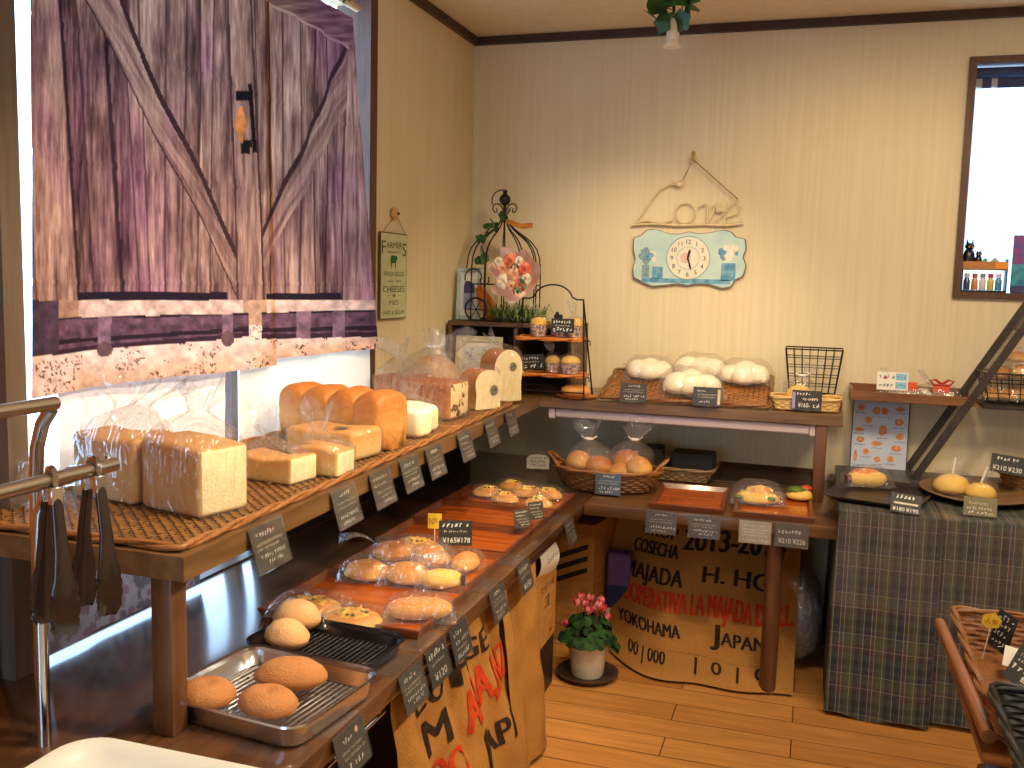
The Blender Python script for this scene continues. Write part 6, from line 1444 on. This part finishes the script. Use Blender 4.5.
t = thing('vertical_blind', 'sheer white hanging strips across the bright right window', 'blind', ((BX0 + BX1) / 2, WY + .055, BZ0 + .035))
m_vane = vcol_mat('sheer_strip', .9, .5)
for i in range(9):
    x = -.35 + i * .0855
    mb = MB(); mb.grid(lambda u, v: V((x + (u - .5) * .082, .006 * math.sin((u - .5) * 3 + i), v * .90)), 6, 2); mb.build('strip', m_vane, t, smooth=180, cols=[(.80, .80, .80, 1)] * len(mb.v))
# ================================================================ RIGHT: rack, table, foreground
m_rackm = mat('rack_metal', rgb(58, 50, 44), rgb(74, 64, 56), scale=14, rough=.45, metal=.3); m_rackw = mat('rack_shelf_wood', rgb(112, 70, 38), rgb(138, 90, 52), scale=8, stretch=(.5, 5, 5), rough=.4)
t = thing('folding_rack', 'rack of dark slanting bars carrying two narrow shelves above the plaid table', 'rack', (.16, 4.20, .7015))
def rk(p): return V(p) - V((.16, 4.20, .7015))
for y, off in ((4.40, -.012), (4.20, 0)):
    mb = MB(); a, b = V((.425 + off, y, .705)), V((.905 + off, y, 1.555)); d = (b - a).normalized(); M = MX.Translation(rk((a + b) / 2)) @ MX.Rotation(math.atan2(d.x, d.z), 4, 'Y'); mb.rbox((0, 0, 0), (.030, .012, (b - a).length), .002, 1, M=M); mb.build('side_bar', m_rackm, t)
mb = MB(); M = MX.Translation(rk((.80, 4.30, 1.365))) @ MX.Rotation(R(29.5), 4, 'Y'); mb.rbox((0, 0, 0), (.008, .21, .09), .002, 1, M=M); mb.build('cross_plate', mat('rack_plate', rgb(120, 112, 108), rough=.4, metal=.5), t)
mb = MB(); mb.rbox(rk((.395, 4.315, 1.02)), (.48, .225, .012), .002); mb.rbox(rk((.395, 4.205, 1.033)), (.48, .012, .038), .002); mb.rbox(rk((.395, 4.425, 1.04)), (.48, .012, .052), .002); mb.rbox(rk((.161, 4.315, 1.037)), (.012, .21, .046), .002); mb.build('shelf_tray', m_rackw, t)
mb = MB(); mb.rbox(rk((.84, 4.305, 1.018)), (.36, .22, .016), .002); mb.build('shelf_board', m_rackm, t)
sz = 1.0265
# things on the shelf
t = thing('price_sign', 'white and blue picture card standing on the narrow rack shelf', 'price sign', (.318, 4.245, sz), R(2))
o = card_mesh('card', .122, .075, [('b', .55, .38, 1, .2, .92), ('b', .08, .38, 1, .2, .92), ('s', .62, .2, 2, -.85, .1), ('s', .16, .2, 2, -.85, .1), ('d', .68, .10, 3, -.45), ('s', .62, .18, 2, .25, .85), ('s', .16, .18, 2, .25, .85)], [m_white, mat('pale_blue_print', rgb(140, 196, 222), rough=.6), mat('print_teal', rgb(58, 110, 140), rough=.6), mat('print_rust', rgb(190, 96, 60), rough=.6)], t, 131)
o.location = (0, 0, .034); o.rotation_euler = (R(-8), 0, 0)
MB().rbox((0, .004, .017), (.035, .026, .034), .003).build('holder', m_acr, t)
m_org = mat('orange_label', rgb(226, 90, 50), rough=.6); m_candy = mat('wrapped_sweets', rgb(222, 196, 160), rgb(246, 240, 226), scale=60, rough=.4); m_red = mat('red_ribbon', rgb(176, 20, 28), rough=.4)
for i, (px, lab, rb) in enumerate(((899, 'clear bag of sweets with an orange label behind the white and blue card', 0), (937, 'clear bag of sweets with an orange label and red ribbon on the rack shelf', 1))):
    p = yc(px, 390, 4.29); t = thing('sweet_bag', lab, 'sweets', (p.x, 4.30, sz), 0, 'bags of sweets on the rack shelf'); rng = random.Random(i)
    mb = MB()
    for q in range(26): mb.ell((rng.uniform(-.065, .075), rng.uniform(-.04, .04), rng.uniform(.0, .022)), (.016, .013, .010), 8, 6, flat=1)
    o = mb.build('sweets', m_candy, t, smooth=180); o['kind'] = 'stuff'
    MB().box((.012 if rb else .035, -.046, .052), (.062, .002, .036)).build('paper_label', m_org, t, smooth=0)
    pillow_mb(.19, .11, .06, i + 170).build('bag', m_film2, t, smooth=180)
    mb = MB(); mb.grid(lambda u, v: V((-.02 - .05 * v + .012 * math.sin(u * 8), (u - .5) * (.012 + .03 * v), .055 + .065 * v)), 8, 6); mb.build('bag_tail', m_film3, t, smooth=180)
    if rb:
        for s_ in (-1, 1):
            mb = MB(); mb.tube([(.012, -.047, .068), (.012 + s_ * .025, -.05, .086), (.012 + s_ * .045, -.05, .082), (.012 + s_ * .03, -.048, .064), (.012, -.047, .068)], .005, 6); mb.build('ribbon_loop', m_red, t)
t = thing('green_card', 'flat pale green card lying at the wall end of the rack shelf', 'card', (.245, 4.27, sz)); MB().box((0, 0, .002), (.11, .07, .003)).build('card', mat('pale_green', rgb(150, 170, 130), rough=.6), t, smooth=0)
# poster
t = thing('bread_poster', 'tall poster of named bread types leaning on the wall under the rack shelf', 'poster', (.292, 4.385, .7015), R(-1), rx=R(-4))
w, h = .225, .312; mb = MB(); mb.box((0, .004, h / 2), (w + .008, .006, h + .006), 1); quad(mb, -w / 2, 0, w / 2, h, 0, .0006); fn = lambda x, z: (x, -.0002, z)
put_text(mb, 'VARIÉTÉ DE PAINS', 0, h * .925, h * .045, 2, fn, maxw=w * .86); quad(mb, -w * .42, h * .905, w * .42, h * .909, 2, .0)
rng = random.Random(31); pb = [(-.36, .84, .07, .05), (-.08, .80, .075, .055), (.07, .80, .07, .055), (.34, .84, .09, .03), (-.22, .67, .07, .055), (.33, .66, .08, .055), (-.37, .53, .09, .035), (.05, .53, .075, .08), (.36, .46, .08, .05), (-.35, .39, .075, .045), (-.05, .34, .11, .035), (.31, .29, .10, .04), (-.23, .22, .06, .045), (-.42, .15, .03, .09), (.22, .14, .065, .045), (-.02, .12, .06, .04)]
for i, (x, z, a, b) in enumerate(pb):
    k = [fn(x * w + a * w * math.cos(2 * PI * j / 14) * rng.uniform(.85, 1.1), z * h + b * h * math.sin(2 * PI * j / 14) * rng.uniform(.85, 1.1)) for j in range(14)]; mb.add(k, [tuple(range(14))], 3 + i % 2)
    k = [(p[0] * .5 + fn(x * w, z * h)[0] * .5, -.0006, p[2] * .5 + z * h * .5 + b * h * .1) for p in k]; mb.add(k, [tuple(range(14))], 4 - i % 2)
    scribble(mb, x * w - .022, x * w + .022, z * h - b * h - .012, .006, 2, fn, rng, .25)
mb.build('poster', [mat('poster_blue', rgb(196, 204, 224), rgb(206, 212, 228), scale=4, rough=.5), m_ink, mat('poster_ink', rgb(70, 70, 96), rough=.6), mat('poster_orange', rgb(222, 136, 74), rgb(232, 164, 110), scale=60, rough=.6), mat('poster_orange_dark', rgb(206, 110, 56), rgb(228, 150, 92), scale=60, rough=.6)], t, smooth=0)
# wire basket of bagged biscuits
t = thing('wire_basket', 'black wire basket heaped with bags of ridged golden buns on the rack', 'basket', (.835, 4.305, 1.0275))
wirebasket(t, .30, .14, .36, .19, .125, 8, 4, 3, .002)
for i, (x, y, z, s_) in enumerate([(-.10, -.02, .008, 1), (.0, .01, .008, 1.05), (.10, -.01, .008, 1), (-.11, .0, .095, 1.0), (-.03, -.01, .105, 1.0), (.06, .01, .10, 1.1), (-.06, .02, .165, .9)]):
    t = thing('bagged_bun', ['bag of ridged buns low at the wall end of the biscuit basket', 'bag of ridged buns low in the middle of the biscuit basket', 'bag of ridged buns low at the frame edge of the biscuit basket', 'bag of ridged buns bulging over the rim at the wall end', 'bag of ridged buns crossed by the slanting bar above the rim', 'bag of ridged buns above the rim near the frame edge', 'topmost bag of ridged buns in the heaped wire basket'][i], 'bread', (.835 + x, 4.305 + y, 1.0275 + z), R(20 * i), 'bags of ridged buns in the wire basket'); t.scale = (s_,) * 3
    for j in range(2):
        o = MB().ell((0, 0, 0), (.036, .036, .030), 24, 14, flat=.6, disp=lambda n: .06 * math.sin(math.atan2(n.y, n.x) * 6) * abs(n.z) + .02).build('bun', B_GOLD, t, smooth=180); o.location = (.03 * (2 * j - 1), 0, .004)
    pillow_mb(.15, .10, .068, i + 190).build('bag', m_film, t, smooth=180)
# plaid table cloths
def plaid_mat():
    m = bpy.data.materials.new('plaid_cloth'); m.use_nodes = True; nt = m.node_tree; N = nt.nodes; L = nt.links; b = N['Principled BSDF']; b.inputs['Roughness'].default_value = .85; b.inputs['Specular IOR Level'].default_value = .2
    uv = N.new('ShaderNodeUVMap'); sp = N.new('ShaderNodeSeparateXYZ'); L.new(uv.outputs[0], sp.inputs[0]); outs = []
    base, dark, cream, plum, olive, navy = rgb(70, 72, 66), rgb(46, 48, 52), rgb(150, 142, 114), rgb(78, 60, 66), rgb(82, 82, 66), rgb(48, 54, 68)
    for ax, per, st in (('X', .105, [(0, base), (.10, cream), (.125, dark), (.25, navy), (.34, cream), (.365, plum), (.47, cream), (.495, base), (.62, olive), (.74, cream), (.765, olive), (.86, dark)]),
                        ('Y', .146, [(0, dark), (.16, base), (.30, plum), (.34, dark), (.37, plum), (.46, cream), (.475, plum), (.56, olive), (.70, base), (.80, cream), (.815, navy), (.92, base)])):
        mu = N.new('ShaderNodeMath'); mu.operation = 'DIVIDE'; mu.inputs[1].default_value = per; L.new(sp.outputs[ax], mu.inputs[0]); fr = N.new('ShaderNodeMath'); fr.operation = 'FRACT'; L.new(mu.outputs[0], fr.inputs[0])
        r = N.new('ShaderNodeValToRGB'); r.color_ramp.interpolation = 'CONSTANT'; e = r.color_ramp.elements; e[0].position = 0; e[0].color = st[0][1]; e[1].position = st[1][0]; e[1].color = st[1][1]
        for p_, c_ in st[2:]: k = e.new(p_); k.color = c_
        L.new(fr.outputs[0], r.inputs[0]); outs.append(r.outputs[0])
    mx = N.new('ShaderNodeMix'); mx.data_type = 'RGBA'; mx.inputs['Factor'].default_value = .45; L.new(outs[0], mx.inputs[6]); L.new(outs[1], mx.inputs[7]); L.new(mx.outputs[2], b.inputs['Base Color']); return m
m_plaid = plaid_mat()
def tablecloth(label, x0, x1, y0, y1, top, bot, seed, m, name='plaid_tablecloth', off=0, cat='tablecloth', wav=.012):
    "profile runs down the left side, over the top and down the front; folds grow towards the floor"
    mb = MB(); uvs = []; nx, nd, nt = 60, 40, 20
    def fold(s_, k): return wav * k * (math.sin(s_ * 11 + seed) + .6 * math.sin(s_ * 23 + seed * 2))
    # front
    o = len(mb.v); mb.grid(lambda u, v: V((lerp(x0, x1, u) - (.012 * v * (1 - u)), y0 + fold(lerp(x0, x1, u), v) - .012 * v - off, lerp(top, bot + .01 * math.sin(u * 9 + seed), v))), nx, nd); uvs += [(p[0], p[2]) for p in mb.v[o:]]
    o = len(mb.v); mb.grid(lambda u, v: V((x0 - off + fold(lerp(y1, y0, u), v) * .5 * (1 - u) - .012 * v, lerp(y1, y0, u) - (.012 * v * u if u == 1 else 0) + (fold(x0, v) if u == 1 else 0), lerp(top, bot, v))), 40, nd); uvs += [(p[1] + .03, p[2]) for p in mb.v[o:]]
    o = len(mb.v); mb.grid(lambda u, v: V((lerp(x0 - off, x1, u), lerp(y0 - off, y1, v), top + off * .4)), nx, nt); uvs += [(p[0], p[1]) for p in mb.v[o:]]
    ob = mb.build(name, m, smooth=50); me = ob.data; ul = me.uv_layers.new(name='UVMap'); idx = np.empty(len(me.loops), dtype=np.int32); me.loops.foreach_get('vertex_index', idx); ul.data.foreach_set('uv', np.array(uvs, dtype=np.float32)[idx].ravel())
    return tag(ob, label, cat)
tablecloth('dark green and plum plaid cloth draped to the floor, next to the counter end', .118, .452, 3.482, 4.40, .6985, FZ + .012, 1, m_plaid)
tablecloth('second plaid cloth hanging behind the wicker basket, its edge tucked back', .458, 1.5, 3.515, 4.40, .6985, FZ + .03, 4, m_plaid, wav=.006)
tablecloth('clear plastic sheet covering the plaid table', .114, 1.5, 3.474, 4.40, .7, .36, 6, film_mat('cover_film', (.98, .98, .98, 1), .02, .035, .12, 9), 'plastic_cover', .004, 'table cover', .010)
TT = .7032
t = thing('black_tray', 'black lacquer tray with rounded corners on the plaid table', 'tray', (.272, 3.80, TT), R(-16))
mb = MB(); rings = [rrect(.34 - 2 * k, .44 - 2 * k, .05, 6, z) for k, z in ((.02, 0), (.004, .012), (0, .016), (.003, .018), (.012, .014), (.026, .005))]; q = len(rings[0]); mb.add([p for r in rings for p in r], [(i * q + j, i * q + (j + 1) % q, (i + 1) * q + (j + 1) % q, (i + 1) * q + j) for i in range(5) for j in range(q)] + [tuple(range(q - 1, -1, -1)), tuple(5 * q + j for j in range(q))])
mb.build('tray', mat('lacquer', rgb(34, 27, 24), rgb(46, 36, 30), scale=12, rough=.3), t, smooth=50)
t = thing('bagged_roll', 'bagged sausage roll with an orange glaze on the black tray', 'bread', (.222, 3.90, TT + .0055), R(22))
def lg_(u, v):
    a = 2 * PI * u; x = (v - .5) * .155; e = max(0, 1 - abs(2 * v - 1) ** 3) ** .5; return V((x, math.cos(a) * .042 * e, .034 + math.sin(a) * .034 * e * (1 + .06 * math.sin(x * 90))))
mb = MB(); mb.grid(lg_, 22, 34, closeu=True); mb.build('roll', B_MELON, t, smooth=180)
MB().ell((-.01, .0, .05), (.055, .028, .02), 24, 12, flat=.3, disp=lambda n: .25 * NZ.noise(n * 4)).build('glaze', mat('orange_glaze', rgb(206, 92, 26), rgb(232, 150, 60), scale=30, rough=.3), t, smooth=180)
mb = MB(); mb.tube([(-.082, -.004, .03), (-.05, -.004, .034)], .020, 12); mb.build('sausage', mat('sausage', rgb(96, 46, 30), rgb(120, 62, 40), scale=20, rough=.4), t)
pillow_mb(.195, .105, .08, 210).build('bag', m_film2, t, smooth=180)
p = zc(905, 515, TT); stand_card('black chalk board with white prices at the front edge of the plaid table', (p.x, p.y + .01, TT), R(-4), .098, .068, [('s', .72, .2, 1, -.7, .5), ('b', .44, .10, 2, -.8, .8), ('t', .08, .24, 1, -.45, '¥180', .40), ('t', .08, .24, 1, .45, '¥190', .40)], CM, 132, -24, .004, ry=R(4))
t = thing('round_plate', 'round brown wooden plate with two buns on the plaid table', 'plate', (.615, 3.93, TT), 0)
MB().lathe([(0, 0), (.13, 0), (.195, .022), (.20, .026), (.192, .027), (.13, .010), (0, .009)], 56, sx=1, sy=1.25).build('plate', mat('plate_wood', rgb(104, 76, 46), rgb(136, 102, 64), scale=6, stretch=(.5, 4, 4), rough=.35), t, smooth=50)
PT = TT + .0105
for i, (px, py, w, h, lab, rz) in enumerate(((951, 494, .066, .080, 'larger pale yellow bun in a tied bag on the round plate', 6), (980, 499, .055, .062, 'smaller yellow bun in a tied bag beside the larger one', -12))):
    p = zc(px, py, PT); t = thing('bagged_bun', lab, 'bread', (p.x, p.y, PT), R(rz), 'bagged yellow buns on the round plate')
    MB().ell((0, 0, 0), (w, w * .85, h * .64), 28, 18, flat=.5, disp=wob(i + 5, .05)).build('bun', B_MELON, t, smooth=180); bag_mb(w * 2.12, w * 1.85, h * .98, .007, .012, .012, .05, 220 + i, 2.3, tilt=(.02, 0)).build('bag', m_film, t, smooth=180)
    mb = MB(); mb.tube([(.0, 0, h), (.006 + .01 * i, 0, h + .06)], .004, 6); mb.build('tie', m_tie, t)
p = zc(980, 518, TT); stand_card('clear stand with a pale card before the round plate', (p.x, p.y + .01, TT), R(-3), .105, .065, [('s', .60, .14, 2, -.7, .5), ('s', .34, .14, 1, -.8, .7), ('s', .08, .16, 1, -.7, .8)], [mat('olive_card', rgb(120, 112, 84), rgb(138, 130, 100), scale=20, rough=.3), m_chalk, m_cream], 133, -8, .004)
t = thing('wicker_basket', 'brown wicker basket at the far end of the plaid table', 'basket', (.90, 4.11, TT), R(-10)); basket_rect(t, .36, .26, .085, m_wick, .03, .05, 40, 7, .0035, .008)
p = yc(1006, 470, 3.97); stand_card('black sign with bold prices on the basket at the end of the plaid table', (p.x, 3.958, p.z - .012), R(-4), .118, .070, [('s', .68, .18, 1, -.7, .8), ('t', .14, .3, 1, -.45, '¥210', .40), ('t', .14, .3, 1, .45, '¥230', .40)], CM, 134, -14, .0, ry=R(6), block=False)
# foreground rack with baskets
t = thing('basket_rack', 'low wooden rack at the near right corner holding two baskets', 'rack', (.35, 2.1, FZ))
m_rail = mat('rail_wood', rgb(134, 76, 32), rgb(160, 98, 48), scale=8, stretch=(4, .4, 4), rough=.35)
mb = MB(); mb.tube([(-.012, .43, .70), (-.004, .1, .70), (.002, -.20, .70)], .014, 14); mb.build('rail', m_rail, t)
mb = MB(); mb.rbox((.27, .19, .585), (.50, .60, .018), .003); mb.build('shelf', m_rail, t)
mb = MB(); mb.rbox((.245, -.495, .635), (.52, .58, .03), .004); mb.build('lower_board', m_legw, t)
for x, y in ((.20, .30), (.48, .30), (.20, -.08), (.48, -.08), (.08, -.70), (.46, -.70)): mb = MB(); mb.rbox((x, y, .29), (.045, .045, .575), .004); mb.build('leg', m_legw, t)
t = thing('wicker_basket', 'reddish brown wicker basket with chalk signs on the near right rack', 'basket', (.605, 2.36, FZ + .6), R(-1)); basket_rect(t, .46, .58, .105, m_wick2, .03, .03, 60, 9, .0035, .009, .016)
t = thing('wicker_basket', 'black wicker basket in front of the reddish one at the frame corner', 'basket', (.575, 1.80, FZ + .6505), R(-1)); basket_rect(t, .42, .46, .10, m_wick4, .03, .03, 54, 9, .0035, .008, .016)
bz2 = FZ + .61
stand_card('black chalk sign leaning in the reddish basket, covered in white writing', (.50, 2.36, bz2 + .015), R(-10), .098, .105, [('s', .80, .13, 1, -.8, .6), ('s', .62, .07, 2, -.8, .8), ('s', .50, .07, 2, -.8, .6), ('s', .28, .15, 1, -.9, .3), ('s', .06, .17, 1, -.3, .9)], CM, 141, -38, .0, ry=R(28))
stand_card('blank-looking brown sign overlapping the chalk sign in the reddish basket', (.565, 2.28, bz2 + .015), R(-10), .085, .085, [('s', .76, .10, 2, -.2, .3), ('s', .5, .06, 2, -.6, .5)], [mat('dark_brown_card', rgb(58, 46, 34), rgb(70, 56, 42), scale=20, rough=.4), m_chalk, m_cream], 142, -35, .0, ry=R(26))
stand_card('narrow black twisted sign at the back rim of the reddish basket', (.475, 2.56, bz2 + .03), R(-55), .06, .10, [('s', .78, .12, 1, -.8, .8), ('s', .58, .12, 1, -.8, .8), ('s', .36, .12, 1, -.8, .8), ('s', .14, .12, 1, -.8, .8)], CM, 143, -8, .0, ry=R(10))
t = thing('yellow_label', 'yellow angular paper label above the back rim of the reddish basket', 'label', (.455, 2.55, bz2 + .085), R(-8), ry=R(8)); mb = MB(); mb.prism([(-.022, .01), (-.006, 0), (.018, .008), (.022, .028), (.004, .044), (-.02, .032)], 0, .0012); put_text(mb, '人気', 0, .014, .016, 1, lambda x, z: (x, -.0006, z)); mb.build('label', [m_yel, m_sackred], t, smooth=0); MB().tube([(0, .002, -.08), (0, .002, .03)], .0014, 6).build('stick', m_tie, t)
t = thing('paper_strip', 'white folded paper strip lying in the reddish basket', 'paper', (.56, 2.46, bz2 + .008), R(-14)); mb = MB(); mb.grid(lambda u, v: V(((u - .5) * .17, (v - .5) * .06, .015 + .02 * abs(u - .5) + .03 * v)), 8, 4); mb.build('paper', m_white, t, smooth=180)
t = thing('bagged_bun', 'bagged bun at the frame edge in the reddish basket', 'bread', (.66, 2.42, bz2 + .006), R(10)); MB().ell((0, 0, 0), (.06, .055, .06), 28, 18, flat=.5, disp=wob(7, .06)).build('bun', B_GOLD, t, smooth=180); bag_mb(.135, .125, .095, .012, .03, .02, .03, 230, 2.4).build('bag', m_film2, t, smooth=180)
stand_card('black sign with white writing standing in the black basket', (.50, 1.86, bz2 + .055), R(-10), .10, .10, [('s', .78, .14, 1, -.8, .8), ('s', .56, .08, 2, -.8, .8), ('s', .30, .16, 1, -.8, .8), ('s', .08, .14, 1, -.8, .5)], CM, 144, -30, .0, ry=R(-14))
t = thing('blue_card', 'small pale blue card in the black basket at the frame edge', 'card', (.50, 1.78, bz2 + .075), R(-10), rx=R(-40)); MB().box((0, 0, .012), (.06, .001, .024)).build('card', mat('blue_paper', rgb(90, 130, 210), rough=.6), t, smooth=0)
# ================================================================ LEFT FOREGROUND: tong rack and white tray
t = thing('tong_rack', 'chrome tube rack with two rails standing at the near end of the counter', 'rack', (-1.315, 1.33, L + .0005))
o = V((-1.315, 1.33, L + .0005)); rt = .0125
mb = MB(); mb.tube([(0, .012, 0), (0, .012, .48), (.004, .012, .54), (.018, .012, .585), (.038, .012, .612)], rt, 14); mb.build('upright', m_chrome, t)
mb = MB(); mb.tube([(.024, -.012, 0), (.024, -.012, .36), (.03, -.012, .43), (.055, -.012, .48), (.10, -.012, .508), (.150, -.012, .514)], rt, 14); mb.build('upright', m_chrome, t)
m_rail2 = mat('brushed_rail', rgb(190, 176, 156), rough=.3, metal=1)
mb = MB(); mb.tube([(.040, .02, .622), (.040, -1.0, .622)], rt, 14); mb.build('rail', m_rail2, t)
mb = MB(); mb.tube([(.155, .03, .520), (.155, -1.0, .520)], rt, 14); mb.build('rail', m_rail2, t)
mb = MB(); mb.lathe([(0, 0), (.004, 0), (.006, .004), (.004, .010), (0, .011)], 12, c=(.150, .02, .531)); mb.build('end_knob', m_chrome, t)
m_tong = mat('tong_black', rgb(34, 26, 26), rgb(46, 36, 34), scale=10, rough=.2, coat=.4)
def tongs(label, y, rz=0, L_=.29, spread=.034, swing=0):
    t = thing('tongs', label, 'tongs', (o.x + .155, o.y + y, o.z + .520 + rt), R(rz), 'black bread tongs on the chrome rack', ry=R(swing))
    mb = MB(); mb.tube([(-.016, 0, -.028), (-.016, 0, -.006), (-.010, 0, .004), (0, 0, .007), (.010, 0, .004), (.016, 0, -.006), (.016, 0, -.028)], .0055, 8); mb.build('spring', m_chrome, t)
    for s_ in (-1, 1):
        mb = MB(); secs = [(.017, -.02, .018, .010), (.022, -.06, .02, .011), (.034, -.12, .024, .012), (spread * .9, -.165, .032, .012), (spread, -.190, .046, .010), (spread, -.199, .040, .010), (spread, -.208, .049, .010), (spread, -.217, .043, .009), (spread * .99, -.226, .050, .009), (spread * .98, -.235, .043, .008), (spread * .97, -.244, .047, .008), (spread * .9, -L_, .030, .006)]
        n = 12; vs = []
        for x, z, w, th in secs:
            for j in range(n): a = 2 * PI * j / n; vs.append((s_ * x + th / 2 * math.cos(a), w / 2 * math.copysign(abs(math.sin(a)) ** .7, math.sin(a)) , z + (.004 * math.sin(j * 2.6) if z < -.18 else 0)))
        mb.add(vs, [(i * n + j, i * n + (j + 1) % n, (i + 1) * n + (j + 1) % n, (i + 1) * n + j) for i in range(len(secs) - 1) for j in range(n)] + [tuple(range(n)), tuple((len(secs) - 1) * n + j for j in range(n - 1, -1, -1))])
        ao = mb.build('arm', m_tong, t, smooth=60)
        mb = MB(); mb.rbox((s_ * .018, 0, -.035), (.013, .021, .03), .002); mb.build('arm_sleeve', m_steel, ao)
tongs('black tongs nearest the rail end with both arms spread', -.02, -18, .26, .04); tongs('black tongs hanging just behind the rail end pair', -.115, -26, .26, .042)
tongs('black tongs further along the rail, toward the frame edge', -.34, -15, .27, .045); tongs('black tongs at the frame edge, largest in view', -.42, -22, .27, .045)
t = thing('white_tray', 'white plastic serving tray with rounded corners at the near counter edge', 'tray', (-.955, 1.07, L + .001), 0)
mb = MB(); rings = [rrect(.50 - 2 * k, .50 - 2 * k, rr_, 8, z) for k, z, rr_ in ((.03, 0, .05), (.012, .026, .06), (0, .034, .07), (.002, .038, .07), (.010, .038, .065), (.026, .024, .055), (.045, .006, .04))]; q = len(rings[0])
mb.add([p for r in rings for p in r], [(i * q + j, i * q + (j + 1) % q, (i + 1) * q + (j + 1) % q, (i + 1) * q + j) for i in range(6) for j in range(q)] + [tuple(range(q - 1, -1, -1)), tuple(6 * q + j for j in range(q))]); mb.build('tray', mat('white_plastic', rgb(222, 220, 212), rough=.35), t, smooth=50)
